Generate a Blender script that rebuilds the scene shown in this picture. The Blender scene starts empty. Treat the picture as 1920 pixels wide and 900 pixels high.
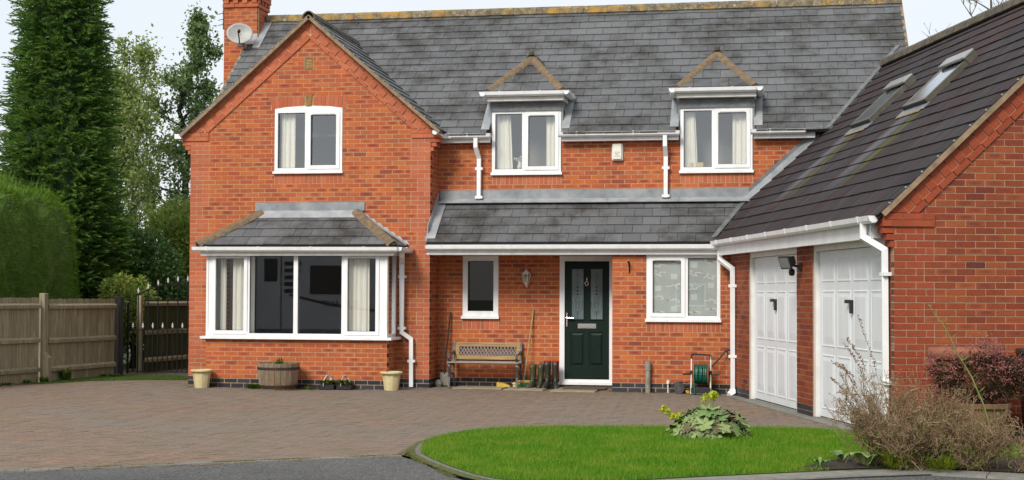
import bpy, bmesh, math, random
import numpy as np
from mathutils import Vector, Matrix, Quaternion

SC = bpy.context.scene
COL = SC.collection
rnd = random.Random(7)
nr = np.random.default_rng(11)

# ------------------------------------------------------------------ camera
CAM_YAW, CAM_PITCH, CAM_ROLL = 0.1741, 0.0315, 0.0043
CAM_LOC = Vector((9.8103, -23.5686, 1.5629))
FPX = 2700.0
def cam_axes():
    fwd = Vector((-math.sin(CAM_YAW), math.cos(CAM_YAW), 0)); right = Vector((math.cos(CAM_YAW), math.sin(CAM_YAW), 0)); up = Vector((0, 0, 1))
    f2 = fwd*math.cos(CAM_PITCH)+up*math.sin(CAM_PITCH); u2 = up*math.cos(CAM_PITCH)-fwd*math.sin(CAM_PITCH)
    r3 = right*math.cos(CAM_ROLL)+u2*math.sin(CAM_ROLL); u3 = u2*math.cos(CAM_ROLL)-right*math.sin(CAM_ROLL)
    return r3, u3, f2
cr, cu, cf = cam_axes()
camd = bpy.data.cameras.new('camera'); cam = bpy.data.objects.new('camera', camd); COL.objects.link(cam)
cam.matrix_world = Matrix(((cr.x, cu.x, -cf.x, CAM_LOC.x), (cr.y, cu.y, -cf.y, CAM_LOC.y), (cr.z, cu.z, -cf.z, CAM_LOC.z), (0, 0, 0, 1)))
camd.sensor_width = 36; camd.lens = FPX/1920*36; camd.shift_y = 18/1920; camd.clip_start = 0.1; camd.clip_end = 3000
SC.camera = cam
def cam_depth(p): return (Vector(p)-CAM_LOC).dot(cf)

# ------------------------------------------------------------------ sky, sun, exposure
SUN_EL, SUN_AZ_VEC = math.radians(38), Vector((-0.32, -0.95, 0)).normalized()   # towards the sun
world = bpy.data.worlds.new('World'); SC.world = world; world.use_nodes = True
wn, wl = world.node_tree.nodes, world.node_tree.links
wn.clear()
wo = wn.new('ShaderNodeOutputWorld'); bg = wn.new('ShaderNodeBackground'); bg.inputs['Strength'].default_value = 0.12
sky = wn.new('ShaderNodeTexSky'); sky.sky_type = 'NISHITA'; sky.sun_disc = False
sky.sun_elevation = SUN_EL; sky.sun_rotation = math.atan2(SUN_AZ_VEC.x, SUN_AZ_VEC.y)
tc = wn.new('ShaderNodeTexCoord'); mp = wn.new('ShaderNodeMapping'); mp.inputs['Scale'].default_value = (1.2, 1.2, 3.0)
nz = wn.new('ShaderNodeTexNoise'); nz.inputs['Scale'].default_value = 2.2; nz.inputs['Detail'].default_value = 6
cr_ = wn.new('ShaderNodeValToRGB'); cr_.color_ramp.elements[0].position = 0.3; cr_.color_ramp.elements[1].position = 0.62
cr_.color_ramp.elements[0].color = (0.76, 0.76, 0.76, 1); cr_.color_ramp.elements[1].color = (0.97, 0.97, 0.97, 1)
mx = wn.new('ShaderNodeMix'); mx.data_type = 'RGBA'
mx.inputs['B'].default_value = (5.2, 5.4, 5.6, 1)
wl.new(tc.outputs['Generated'], mp.inputs['Vector']); wl.new(mp.outputs[0], nz.inputs['Vector']); wl.new(nz.outputs[0], cr_.inputs[0])
wl.new(cr_.outputs[0], mx.inputs['Factor']); wl.new(sky.outputs[0], mx.inputs['A'])
wl.new(mx.outputs['Result'], bg.inputs['Color']); wl.new(bg.outputs[0], wo.inputs['Surface'])
sd = bpy.data.lights.new('sun', 'SUN'); sun = bpy.data.objects.new('sun', sd); COL.objects.link(sun)
sd.energy = 2.3; sd.angle = math.radians(20); sd.color = (1.0, 0.95, 0.87)
sv = SUN_AZ_VEC*math.cos(SUN_EL)+Vector((0, 0, math.sin(SUN_EL)))
sun.rotation_euler = sv.to_track_quat('Z', 'Y').to_euler(); sun.location = (0, -30, 40)
SC.view_settings.view_transform = 'Standard'; SC.view_settings.look = 'None'; SC.view_settings.gamma = 1
SC.view_settings.use_curve_mapping = False
SC.view_settings.exposure = 0.55
SC.render.engine = 'CYCLES'
SC.cycles.max_bounces = 8; SC.cycles.transparent_max_bounces = 12; SC.cycles.diffuse_bounces = 3; SC.cycles.glossy_bounces = 3
SC.cycles.use_denoising = True

# ------------------------------------------------------------------ materials
MATS = {}
def nodes(m): return m.node_tree.nodes, m.node_tree.links
def ramp(n, l, fac, stops, interp='LINEAR'):
    r = n.new('ShaderNodeValToRGB'); r.color_ramp.interpolation = interp
    e = r.color_ramp.elements
    while len(e) < len(stops): e.new(0.5)
    for i, (p, c) in enumerate(stops):
        e[i].position = p; e[i].color = tuple(c)+(1,) if len(c) == 3 else c
    if fac is not None: l.new(fac, r.inputs[0])
    return r.outputs[0]
def noise(n, l, scale, detail=4, vec=None, rough=0.6, kind='Object', stretch=None):
    t = n.new('ShaderNodeTexNoise'); t.inputs['Scale'].default_value = scale; t.inputs['Detail'].default_value = detail; t.inputs['Roughness'].default_value = rough
    if vec is None:
        c = n.new('ShaderNodeTexCoord'); vec = c.outputs[kind]
    if stretch:
        mpn = n.new('ShaderNodeMapping'); mpn.inputs['Scale'].default_value = stretch; l.new(vec, mpn.inputs['Vector']); vec = mpn.outputs[0]
    l.new(vec, t.inputs['Vector']); return t.outputs[0]
def mix(n, l, fac, a, b, mode='MIX'):
    m = n.new('ShaderNodeMix'); m.data_type = 'RGBA'; m.blend_type = mode
    for sock, v in (('Factor', fac), ('A', a), ('B', b)):
        if isinstance(v, (int, float)): m.inputs[sock].default_value = v
        elif isinstance(v, tuple): m.inputs[sock].default_value = v+(1,) if len(v) == 3 else v
        else: l.new(v, m.inputs[sock])
    return m.outputs['Result']
def math_(n, l, op, a, b=0.0, clamp=False):
    m = n.new('ShaderNodeMath'); m.operation = op; m.use_clamp = clamp
    for i, v in enumerate((a, b)):
        if isinstance(v, (int, float)): m.inputs[i].default_value = v
        else: l.new(v, m.inputs[i])
    return m.outputs[0]
def new_mat(name, rough=0.6, metal=0.0, spec=0.5):
    m = bpy.data.materials.new(name); m.use_nodes = True
    b = m.node_tree.nodes['Principled BSDF']
    b.inputs['Roughness'].default_value = rough; b.inputs['Metallic'].default_value = metal
    b.inputs['Specular IOR Level'].default_value = spec
    MATS[name] = m
    return m, b
def bump(n, l, b, h, strength=0.3, dist=0.01):
    bp = n.new('ShaderNodeBump'); bp.inputs['Strength'].default_value = strength; bp.inputs['Distance'].default_value = dist
    l.new(h, bp.inputs['Height']); l.new(bp.outputs[0], b.inputs['Normal'])
def simple(name, ca, cb=None, scale=6, rough=0.6, metal=0.0, detail=5, bumps=0.0, stretch=None, lo=0.35, hi=0.65, spec=0.5, dist=0.01):
    m, b = new_mat(name, rough, metal, spec); n, l = nodes(m)
    if cb is None: b.inputs['Base Color'].default_value = tuple(ca)+(1,)
    else:
        f = noise(n, l, scale, detail, stretch=stretch)
        l.new(ramp(n, l, f, [(lo, ca), (hi, cb)]), b.inputs['Base Color'])
        if bumps: bump(n, l, b, f, bumps, dist)
    return m
def tint_source(n, src):
    if src == 'object':
        a = n.new('ShaderNodeAttribute'); a.attribute_type = 'OBJECT'; a.attribute_name = 'tint'
    else:
        a = n.new('ShaderNodeAttribute'); a.attribute_type = 'GEOMETRY'; a.attribute_name = 'tint'
    return a.outputs['Fac']
def brick_mat(name, src, stops, smear=1.3, rough=0.75):
    m, b = new_mat(name, rough, spec=0.25); n, l = nodes(m)
    t = tint_source(n, src)
    base = ramp(n, l, t, stops)
    g = n.new('ShaderNodeNewGeometry')
    if smear:
        uv = n.new('ShaderNodeUVMap'); sp = n.new('ShaderNodeSeparateXYZ'); l.new(uv.outputs[0], sp.inputs[0])
        du = math_(n, l, 'ABSOLUTE', math_(n, l, 'SUBTRACT', sp.outputs[0], 0.5)); dv = math_(n, l, 'ABSOLUTE', math_(n, l, 'SUBTRACT', sp.outputs[1], 0.5))
        r = math_(n, l, 'ADD', math_(n, l, 'POWER', math_(n, l, 'MULTIPLY', du, 2.3), 3.0), math_(n, l, 'POWER', math_(n, l, 'MULTIPLY', dv, 2.6), 3.0))
        nzv = noise(n, l, 14, 3, vec=g.outputs['Position'], stretch=(1, 1, 2.5))
        k = math_(n, l, 'SUBTRACT', math_(n, l, 'ADD', 1.1, math_(n, l, 'MULTIPLY', nzv, 0.9)), math_(n, l, 'MULTIPLY', r, 1.2))
        k = math_(n, l, 'MULTIPLY', math_(n, l, 'SUBTRACT', k, 0.7), 1.4, clamp=True)
        # strength per brick: hash of the tint
        h = math_(n, l, 'FRACT', math_(n, l, 'MULTIPLY', t, 37.7))
        k = math_(n, l, 'MULTIPLY', k, math_(n, l, 'MULTIPLY', math_(n, l, 'SUBTRACT', h, 0.42), smear, clamp=True))
        base = mix(n, l, k, base, (0.165, 0.040, 0.030))
    nf = noise(n, l, 60, 4, vec=g.outputs['Position'])
    base = mix(n, l, 1.0, base, ramp(n, l, nf, [(0.3, (0.78, 0.78, 0.78)), (0.7, (1.12, 1.1, 1.08))]), 'MULTIPLY')
    big = noise(n, l, 1.1, 5, vec=g.outputs['Position'], stretch=(1.6, 1.6, 0.45), rough=0.65)
    base = mix(n, l, 1.0, base, ramp(n, l, big, [(0.3, (0.80, 0.79, 0.80)), (0.68, (1.08, 1.07, 1.05))]), 'MULTIPLY')
    l.new(base, b.inputs['Base Color']); bump(n, l, b, nf, 0.35, 0.004)
    return m
MULTI = [(0.0, (0.50, 0.145, 0.039)), (0.3, (0.455, 0.116, 0.036)), (0.6, (0.40, 0.094, 0.035)), (0.88, (0.32, 0.072, 0.035)), (1.0, (0.20, 0.066, 0.045))]
PLAIN = [(0.0, (0.50, 0.150, 0.070)), (0.6, (0.45, 0.125, 0.059)), (1.0, (0.41, 0.108, 0.050))]
BLUE = [(0.0, (0.020, 0.022, 0.030)), (1.0, (0.045, 0.047, 0.058))]
for s_ in ('object', 'mass'):
    brick_mat('brick_multi_'+s_, s_, MULTI); brick_mat('brick_plain_'+s_, s_, PLAIN, smear=0); brick_mat('brick_blue_'+s_, s_, BLUE, smear=0, rough=0.55)
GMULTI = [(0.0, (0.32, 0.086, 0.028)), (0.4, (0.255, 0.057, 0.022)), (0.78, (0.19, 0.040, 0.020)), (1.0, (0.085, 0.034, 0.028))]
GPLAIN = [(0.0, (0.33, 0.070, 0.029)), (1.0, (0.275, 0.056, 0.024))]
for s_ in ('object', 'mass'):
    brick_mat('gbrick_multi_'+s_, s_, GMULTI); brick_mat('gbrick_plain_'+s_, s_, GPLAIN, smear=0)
simple('mortar', (0.53, 0.365, 0.235), (0.43, 0.295, 0.185), 25, 0.9, bumps=0.2)
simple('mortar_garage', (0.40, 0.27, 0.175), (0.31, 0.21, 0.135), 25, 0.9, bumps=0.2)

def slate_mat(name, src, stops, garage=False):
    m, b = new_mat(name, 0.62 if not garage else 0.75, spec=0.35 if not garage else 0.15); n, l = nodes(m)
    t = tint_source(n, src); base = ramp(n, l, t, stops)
    g = n.new('ShaderNodeNewGeometry'); P = g.outputs['Position']
    nf = noise(n, l, 45, 4, vec=P); nb = noise(n, l, 1.3, 5, vec=P, rough=0.7); nl = noise(n, l, 7.0, 6, vec=P, rough=0.75)
    base = mix(n, l, 1.0, base, ramp(n, l, nf, [(0.3, (0.82, 0.82, 0.82)), (0.7, (1.12, 1.12, 1.12))]), 'MULTIPLY')
    if not garage:
        base = mix(n, l, ramp(n, l, nb, [(0.45, (0, 0, 0)), (0.64, (0.85, 0.85, 0.85))]), base, (0.034, 0.032, 0.028))      # dark algae patches
        lich = math_(n, l, 'MULTIPLY', ramp(n, l, nl, [(0.60, (0, 0, 0)), (0.70, (1, 1, 1))]), ramp(n, l, noise(n, l, 0.7, 3, vec=P), [(0.42, (0, 0, 0)), (0.58, (1, 1, 1))]))
        base = mix(n, l, math_(n, l, 'MULTIPLY', lich, 0.75), base, (0.22, 0.12, 0.03))
    else:
        # weather streaks that run down the slope (garage local axes: a = along the slope, b = along the ridge)
        dotn = n.new('ShaderNodeVectorMath'); dotn.operation = 'DOT_PRODUCT'; dotn.inputs[1].default_value = (-math.sin(0.2707), math.cos(0.2707), 0); l.new(P, dotn.inputs[0])
        dota = n.new('ShaderNodeVectorMath'); dota.operation = 'DOT_PRODUCT'; dota.inputs[1].default_value = (math.cos(0.2707), math.sin(0.2707), 0); l.new(P, dota.inputs[0])
        b0 = 11.195*-math.sin(0.2707)+-7.4044*math.cos(0.2707); a0 = 11.195*math.cos(0.2707)+-7.4044*math.sin(0.2707)
        bb = math_(n, l, 'SUBTRACT', dotn.outputs['Value'], b0); aa = math_(n, l, 'SUBTRACT', dota.outputs['Value'], a0)
        cv = n.new('ShaderNodeCombineXYZ'); l.new(bb, cv.inputs[0]); l.new(math_(n, l, 'MULTIPLY', aa, 0.18), cv.inputs[1])
        st = noise(n, l, 3.2, 5, vec=cv.outputs[0], rough=0.7); st2 = noise(n, l, 9.0, 4, vec=cv.outputs[0], rough=0.6)
        low = ramp(n, l, aa, [(0.25, (1, 1, 1)), (0.9, (0.25, 0.25, 0.25))]) if False else None
        f1 = ramp(n, l, st, [(0.42, (0, 0, 0)), (0.62, (0.85, 0.85, 0.85))])
        base = mix(n, l, f1, base, (0.050, 0.027, 0.023))
        base = mix(n, l, ramp(n, l, st2, [(0.58, (0, 0, 0)), (0.75, (0.55, 0.55, 0.55))]), base, (0.125, 0.125, 0.155))
        for bc in (5.55, 3.1):      # moss and lead run-off below each rooflight
            below = ramp(n, l, math_(n, l, 'DIVIDE', aa, 2.0, clamp=True), [(0.12, (0.0, 0.0, 0.0)), (0.36, (1, 1, 1)), (0.72, (1, 1, 1)), (0.76, (0, 0, 0))])
            d = math_(n, l, 'ABSOLUTE', math_(n, l, 'ADD', math_(n, l, 'SUBTRACT', bb, bc-0.22), math_(n, l, 'MULTIPLY', math_(n, l, 'SUBTRACT', st2, 0.5), 0.16)))
            k = ramp(n, l, d, [(0.03, (0.6, 0.6, 0.6)), (0.17, (0, 0, 0))])
            base = mix(n, l, math_(n, l, 'MULTIPLY', k, below), base, (0.11, 0.115, 0.012))
            d2 = math_(n, l, 'ABSOLUTE', math_(n, l, 'SUBTRACT', bb, bc+0.22))
            k2 = ramp(n, l, d2, [(0.1, (0.6, 0.6, 0.6)), (0.34, (0, 0, 0))])
            base = mix(n, l, math_(n, l, 'MULTIPLY', math_(n, l, 'MULTIPLY', k2, below), st), base, (0.24, 0.25, 0.27))
    l.new(base, b.inputs['Base Color']); bump(n, l, b, nf, 0.3, 0.003)
    return m
SLATE = [(0.0, (0.092, 0.095, 0.100)), (0.5, (0.114, 0.117, 0.122)), (1.0, (0.138, 0.141, 0.146))]
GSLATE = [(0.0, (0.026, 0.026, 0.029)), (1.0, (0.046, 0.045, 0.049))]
for s_ in ('object', 'mass'):
    slate_mat('slate_'+s_, s_, SLATE); slate_mat('gslate_'+s_, s_, GSLATE, True)
simple('underlay', (0.025, 0.025, 0.027), rough=0.9)
simple('lead_mid', (0.15, 0.165, 0.18), (0.26, 0.275, 0.285), 4, 0.55, metal=0.2, bumps=0.3)
simple('lead', (0.26, 0.28, 0.30), (0.42, 0.43, 0.43), 5, 0.5, metal=0.25, bumps=0.25, lo=0.3, hi=0.7)
simple('lead_dark', (0.10, 0.108, 0.112), (0.17, 0.175, 0.18), 9, 0.55, metal=0.2, bumps=0.3)
simple('upvc', (0.80, 0.81, 0.82), (0.70, 0.70, 0.69), 2.5, 0.38, stretch=(2.5, 2.5, 0.8), lo=0.42, hi=0.72)
simple('upvc_aged', (0.74, 0.73, 0.70), (0.62, 0.61, 0.57), 4, 0.45)
simple('garage_door_paint', (0.70, 0.73, 0.75), (0.62, 0.65, 0.67), 2.2, 0.45, stretch=(3, 3, 0.5), lo=0.3, hi=0.75)
simple('gasket', (0.02, 0.02, 0.022), rough=0.6)
simple('room_wall', (0.30, 0.28, 0.25), (0.24, 0.22, 0.20), 1.0, 0.9)
simple('curtain_cloth', (0.86, 0.82, 0.71), (0.76, 0.71, 0.60), 7, 0.9, stretch=(6, 6, 0.3))
simple('ridge_clay', (0.20, 0.135, 0.075), (0.115, 0.085, 0.055), 12, 0.9, bumps=0.5)
def lichen_ridge():
    m, b = new_mat('ridge_lichen', 0.9); n, l = nodes(m)
    a = noise(n, l, 9, 6, rough=0.75); c = noise(n, l, 2.5, 4, stretch=(1, 1, 1)); d = noise(n, l, 22, 4)
    base = ramp(n, l, a, [(0.3, (0.06, 0.05, 0.035)), (0.5, (0.14, 0.11, 0.065)), (0.65, (0.26, 0.22, 0.14))])
    base = mix(n, l, ramp(n, l, c, [(0.5, (0, 0, 0)), (0.66, (0.9, 0.9, 0.9))]), base, (0.36, 0.20, 0.025))
    base = mix(n, l, ramp(n, l, d, [(0.62, (0, 0, 0)), (0.7, (0.8, 0.8, 0.8))]), base, (0.5, 0.48, 0.42))
    l.new(base, b.inputs['Base Color']); bump(n, l, b, a, 0.7, 0.02)
lichen_ridge()
simple('ridge_dark', (0.045, 0.042, 0.035), (0.12, 0.10, 0.065), 10, 0.9, bumps=0.5)
simple('undercloak', (0.30, 0.215, 0.135), (0.18, 0.125, 0.075), 9, 0.9, bumps=0.4)
simple('buff_stone', (0.29, 0.17, 0.045), (0.18, 0.105, 0.035), 18, 0.9, bumps=0.4)
simple('chrome', (0.75, 0.74, 0.70), rough=0.25, metal=1.0)
simple('white_metal', (0.72, 0.70, 0.64), (0.60, 0.57, 0.5), 20, 0.5)
simple('clip_metal', (0.30, 0.29, 0.27), rough=0.5)
simple('black_plastic', (0.012, 0.012, 0.013), (0.025, 0.025, 0.026), 15, 0.45)
simple('black_iron', (0.006, 0.006, 0.007), (0.012, 0.011, 0.010), 20, 0.6, spec=0.15)
simple('silver_finial', (0.55, 0.54, 0.50), (0.38, 0.37, 0.34), 30, 0.5)
simple('grey_iron', (0.09, 0.09, 0.09), (0.05, 0.05, 0.05), 15, 0.55, metal=0.4)

def glass_mat(name, tint=(0.95, 0.97, 0.97), f0=0.13, rough=0.0):
    """window pane: see-through sheet with a two-sided Schlick reflection"""
    m = bpy.data.materials.new(name); m.use_nodes = True; n, l = nodes(m); n.clear()
    o = n.new('ShaderNodeOutputMaterial'); tr = n.new('ShaderNodeBsdfTransparent'); gl = n.new('ShaderNodeBsdfGlossy'); ms = n.new('ShaderNodeMixShader'); lw = n.new('ShaderNodeLayerWeight')
    fac = math_(n, l, 'ADD', f0, math_(n, l, 'MULTIPLY', math_(n, l, 'POWER', lw.outputs['Facing'], 5.0), 1-f0))
    tr.inputs[0].default_value = tint+(1,); gl.inputs['Roughness'].default_value = rough; gl.inputs['Color'].default_value = (0.93, 0.96, 1.0, 1)
    l.new(fac, ms.inputs[0]); l.new(tr.outputs[0], ms.inputs[1]); l.new(gl.outputs[0], ms.inputs[2]); l.new(ms.outputs[0], o.inputs[0])
    MATS[name] = m
glass_mat('glass', (0.90, 0.92, 0.92), 0.19); glass_mat('glass_bay', (0.86, 0.88, 0.89), 0.11); glass_mat('glass_dark', (0.35, 0.36, 0.37), 0.032)
def frosted():
    m, b = new_mat('frosted_film', 0.35); n, l = nodes(m)
    f = noise(n, l, 3, 3)
    l.new(ramp(n, l, f, [(0.3, (0.44, 0.485, 0.455)), (0.7, (0.56, 0.60, 0.565))]), b.inputs['Base Color'])
frosted()
simple('film_print', (0.86, 0.88, 0.87), rough=0.5)
simple('door_glass', (0.10, 0.145, 0.15), (0.17, 0.215, 0.22), 3, 0.12)
simple('door_lead', (0.012, 0.018, 0.018), rough=0.4)
simple('door_green', (0.0035, 0.013, 0.009), (0.005, 0.017, 0.012), 8, 0.5, stretch=(6, 6, 1), spec=0.18)

# ------------------------------------------------------------------ mesh helpers
class MB:
    """collects polygons; build() makes ONE mesh object"""
    def __init__(self, M=None):
        self.v = []; self.f = []; self.t = []; self.uv = []; self.tint = 0.5; self.M = M; self.has_uv = False
    def add(self, vs, fs, uvs=None):
        b = len(self.v)
        for p in vs:
            p = Vector(p)
            self.v.append(self.M @ p if self.M is not None else p)
        for i, f in enumerate(fs):
            self.f.append([b+k for k in f]); self.t.append(self.tint)
            if uvs is not None and uvs[i] is not None: self.uv.append(uvs[i]); self.has_uv = True
            else: self.uv.append([(0.02, 0.02)]*len(f))
        return self
    def box(self, x0, x1, y0, y1, z0, z1):
        return self.add([(x0, y0, z0), (x1, y0, z0), (x1, y1, z0), (x0, y1, z0), (x0, y0, z1), (x1, y0, z1), (x1, y1, z1), (x0, y1, z1)],
                        [(0, 3, 2, 1), (4, 5, 6, 7), (0, 1, 5, 4), (1, 2, 6, 5), (2, 3, 7, 6), (3, 0, 4, 7)])
    def bbox(self, x0, x1, y0, y1, z0, z1, c=0.008):
        """box with chamfered edges"""
        bm = bmesh.new(); bmesh.ops.create_cube(bm, size=1.0)
        for v in bm.verts: v.co = Vector(((x0+x1)/2+v.co.x*(x1-x0), (y0+y1)/2+v.co.y*(y1-y0), (z0+z1)/2+v.co.z*(z1-z0)))
        c = min(c, 0.45*min(x1-x0, y1-y0, z1-z0))
        bmesh.ops.bevel(bm, geom=bm.edges[:], offset=c, segments=1, affect='EDGES')
        bm.verts.index_update(); self.add([v.co for v in bm.verts], [[v.index for v in f.verts] for f in bm.faces]); bm.free(); return self
    def prism(self, poly, O, U, V, N, n0, n1):
        """poly: 2D points (u,v) counter-clockwise seen against N; extruded from n0 to n1 (n1 > n0, N towards the viewer)"""
        k = len(poly); O, U, V, N = Vector(O), Vector(U), Vector(V), Vector(N)
        a = [O+U*p[0]+V*p[1]+N*n1 for p in poly]; b = [O+U*p[0]+V*p[1]+N*n0 for p in poly]
        fs = [list(range(k)), list(range(2*k-1, k-1, -1))]+[[i, k+i, k+(i+1) % k, (i+1) % k] for i in range(k)]
        return self.add(a+b, fs)
    def sweep(self, path, sec, closed=True, up=Vector((0, 0, 1)), cap=True, scales=None):
        path = [Vector(p) for p in path]; n = len(path); k = len(sec); vs = []
        prev = None
        for i, p in enumerate(path):
            d = ((path[min(i+1, n-1)]-path[i]).normalized()+(path[i]-path[max(i-1, 0)]).normalized())
            if d.length < 1e-6: d = path[min(i+1, n-1)]-path[max(i-1, 0)]
            d.normalize()
            if prev is None:
                s = d.cross(up)
                if s.length < 1e-3: s = d.cross(Vector((0, 1, 0)))
                s.normalize()
            else:
                s = prev-d*prev.dot(d); s.normalize()
            prev = s; w = s.cross(d)
            # mitre widening
            m = 1.0
            if 0 < i < n-1:
                c = (path[i+1]-path[i]).normalized().dot((path[i]-path[i-1]).normalized()); m = 1/max(0.5, math.sqrt((1+c)/2))
            sc = scales[i] if scales else 1.0
            for (a, b) in sec: vs.append(p+(s*a+w*b)*sc*(m if m < 1.5 else 1.5))
        fs = []
        for i in range(n-1):
            for j in range(k if closed else k-1):
                a = i*k+j; b = i*k+(j+1) % k
                fs.append((a, b, b+k, a+k))
        if cap and closed: fs.append(list(range(k-1, -1, -1))); fs.append(list(range((n-1)*k, n*k)))
        return self.add(vs, fs)
    def tube(self, path, r, seg=8, scales=None):
        return self.sweep(path, [(r*math.cos(2*math.pi*i/seg), r*math.sin(2*math.pi*i/seg)) for i in range(seg)], scales=scales)
    def lathe(self, prof, c=(0, 0, 0), seg=24, rx=1.0, ry=1.0, axis='Z'):
        c = Vector(c); vs = []; fs = []; k = len(prof)
        for i in range(seg):
            a = 2*math.pi*i/seg
            for (r, z) in prof:
                p = Vector((r*math.cos(a)*rx, r*math.sin(a)*ry, z))
                if axis == 'Y': p = Vector((p.x, p.z, p.y))
                if axis == 'X': p = Vector((p.z, p.x, p.y))
                vs.append(c+p)
        for i in range(seg):
            for j in range(k-1):
                a = i*k+j; b = ((i+1) % seg)*k+j
                fs.append((a, b, b+1, a+1))
        return self.add(vs, fs)
    def mesh(self, name, mat, smooth=False):
        me = bpy.data.meshes.new(name); me.from_pydata([tuple(p) for p in self.v], [], self.f)
        at = me.attributes.new('tint', 'FLOAT', 'FACE'); at.data.foreach_set('value', self.t)
        if self.has_uv:
            ul = me.uv_layers.new(name='UVMap'); flat = [c for u in self.uv for p in u for c in p]; ul.data.foreach_set('uv', flat)
        if mat: me.materials.append(MATS[mat] if isinstance(mat, str) else mat)
        if smooth: me.polygons.foreach_set('use_smooth', [True]*len(me.polygons))
        me.update(); return me
    def build(self, name, mat, parent=None, smooth=False, fix=True):
        me = self.mesh(name, mat, smooth)
        if fix:
            bm = bmesh.new(); bm.from_mesh(me); bmesh.ops.recalc_face_normals(bm, faces=bm.faces[:]); bm.to_mesh(me); bm.free()
        return link(name, me, parent)
def link(name, data, parent=None):
    o = bpy.data.objects.new(name, data); COL.objects.link(o)
    if parent is not None: adopt(o, parent)
    return o
def adopt(o, parent):
    o.parent = parent
    if parent.type == 'EMPTY' and not parent.get('_local'):
        o.matrix_parent_inverse = Matrix.Translation(-Vector(parent.location))
def tag(o, label, cat, group=None, kind=None):
    if label: o['label'] = label
    if cat: o['category'] = cat
    if group: o['group'] = group
    if kind: o['kind'] = kind
    return o
def thing(name, label, cat, loc=(0, 0, 0), group=None):
    o = bpy.data.objects.new(name, None); COL.objects.link(o); o.location = loc; o.empty_display_size = 0.2
    return tag(o, label, cat, group)
def struct(o):
    o['kind'] = 'structure'; return o
def clip(poly, a, b, c):
    """keep a*u+b*v <= c"""
    out = []
    for i in range(len(poly)):
        p, q = poly[i], poly[(i+1) % len(poly)]
        dp, dq = a*p[0]+b*p[1]-c, a*q[0]+b*q[1]-c
        if dp <= 0: out.append(p)
        if (dp < 0 < dq) or (dq < 0 < dp):
            t = dp/(dp-dq); out.append((p[0]+(q[0]-p[0])*t, p[1]+(q[1]-p[1])*t))
    return out
def area(poly): return 0.5*sum(poly[i][0]*poly[(i+1) % len(poly)][1]-poly[(i+1) % len(poly)][0]*poly[i][1] for i in range(len(poly)))
def frame_matrix(O, U, V, N):
    O, U, V, N = Vector(O), Vector(U), Vector(V), Vector(N)
    return Matrix(((U.x, V.x, N.x, O.x), (U.y, V.y, N.y, O.y), (U.z, V.z, N.z, O.z), (0, 0, 0, 1)))
def np_mesh(name, V, Fc, mat, smooth=False):
    V = np.asarray(V, np.float32); Fc = np.asarray(Fc, np.int32); k = Fc.shape[1]
    me = bpy.data.meshes.new(name); me.vertices.add(len(V)); me.vertices.foreach_set('co', V.ravel())
    me.loops.add(Fc.size); me.loops.foreach_set('vertex_index', Fc.ravel())
    me.polygons.add(len(Fc)); me.polygons.foreach_set('loop_start', np.arange(0, Fc.size, k, dtype=np.int32))
    if smooth: me.polygons.foreach_set('use_smooth', np.ones(len(Fc), bool))
    me.update(calc_edges=True); me.materials.append(MATS[mat]); return me
simple('rooflight_metal', (0.13, 0.12, 0.095), (0.18, 0.168, 0.135), 8, 0.35, metal=0.5)
simple('rooflight_hood', (0.36, 0.36, 0.35), (0.28, 0.28, 0.27), 8, 0.35, metal=0.5)
glass_mat('roof_glass', (0.30, 0.33, 0.35), 0.6, 0.10)
def wood_mat(name, ca, cb, cc, axis=(14, 14, 0.8), moss=None):
    m, b = new_mat(name, 0.85, spec=0.2); n, l = nodes(m)
    oi = n.new('ShaderNodeObjectInfo'); co = n.new('ShaderNodeTexCoord'); ad = n.new('ShaderNodeVectorMath'); ad.operation = 'ADD'; l.new(co.outputs['Object'], ad.inputs[0])
    vm = n.new('ShaderNodeVectorMath'); vm.operation = 'SCALE'; vm.inputs[0].default_value = (13, 7, 5); l.new(oi.outputs['Random'], vm.inputs['Scale']); l.new(vm.outputs[0], ad.inputs[1])
    f = noise(n, l, 3.0, 6, vec=ad.outputs[0], rough=0.65, stretch=axis); k = noise(n, l, 2.2, 3, vec=ad.outputs[0])
    c = ramp(n, l, f, [(0.3, ca), (0.5, cb), (0.7, cc)])
    tone = ramp(n, l, oi.outputs['Random'], [(0, (0.78, 0.78, 0.76)), (1, (1.18, 1.15, 1.1))]); c = mix(n, l, 1.0, c, tone, 'MULTIPLY')
    if moss: c = mix(n, l, ramp(n, l, k, [(0.4, (0, 0, 0)), (0.65, (0.8, 0.8, 0.8))]), c, moss)
    l.new(c, b.inputs['Base Color']); bump(n, l, b, f, 0.5, 0.004)
wood_mat('fence_wood', (0.13, 0.105, 0.072), (0.29, 0.245, 0.175), (0.47, 0.415, 0.32), moss=(0.225, 0.205, 0.12))
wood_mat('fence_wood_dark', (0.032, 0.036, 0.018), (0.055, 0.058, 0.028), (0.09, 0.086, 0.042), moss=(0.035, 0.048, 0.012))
wood_mat('bench_wood', (0.20, 0.125, 0.055), (0.32, 0.21, 0.10), (0.42, 0.30, 0.16), axis=(0.8, 14, 14))
wood_mat('barrel_wood', (0.12, 0.105, 0.082), (0.24, 0.21, 0.165), (0.37, 0.335, 0.275), moss=(0.20, 0.115, 0.062))
simple('barrel_iron', (0.022, 0.020, 0.018), (0.07, 0.032, 0.018), 9, 0.7, metal=0.3)
simple('cream_pot', (0.62, 0.53, 0.30), (0.50, 0.41, 0.21), 7, 0.6)
simple('terracotta', (0.30, 0.10, 0.055), (0.20, 0.075, 0.045), 9, 0.85, bumps=0.2)
simple('planter_brown', (0.22, 0.13, 0.062), (0.15, 0.088, 0.045), 9, 0.85, bumps=0.2)
simple('rubber_green', (0.035, 0.042, 0.018), (0.055, 0.062, 0.028), 6, 0.5)
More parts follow.
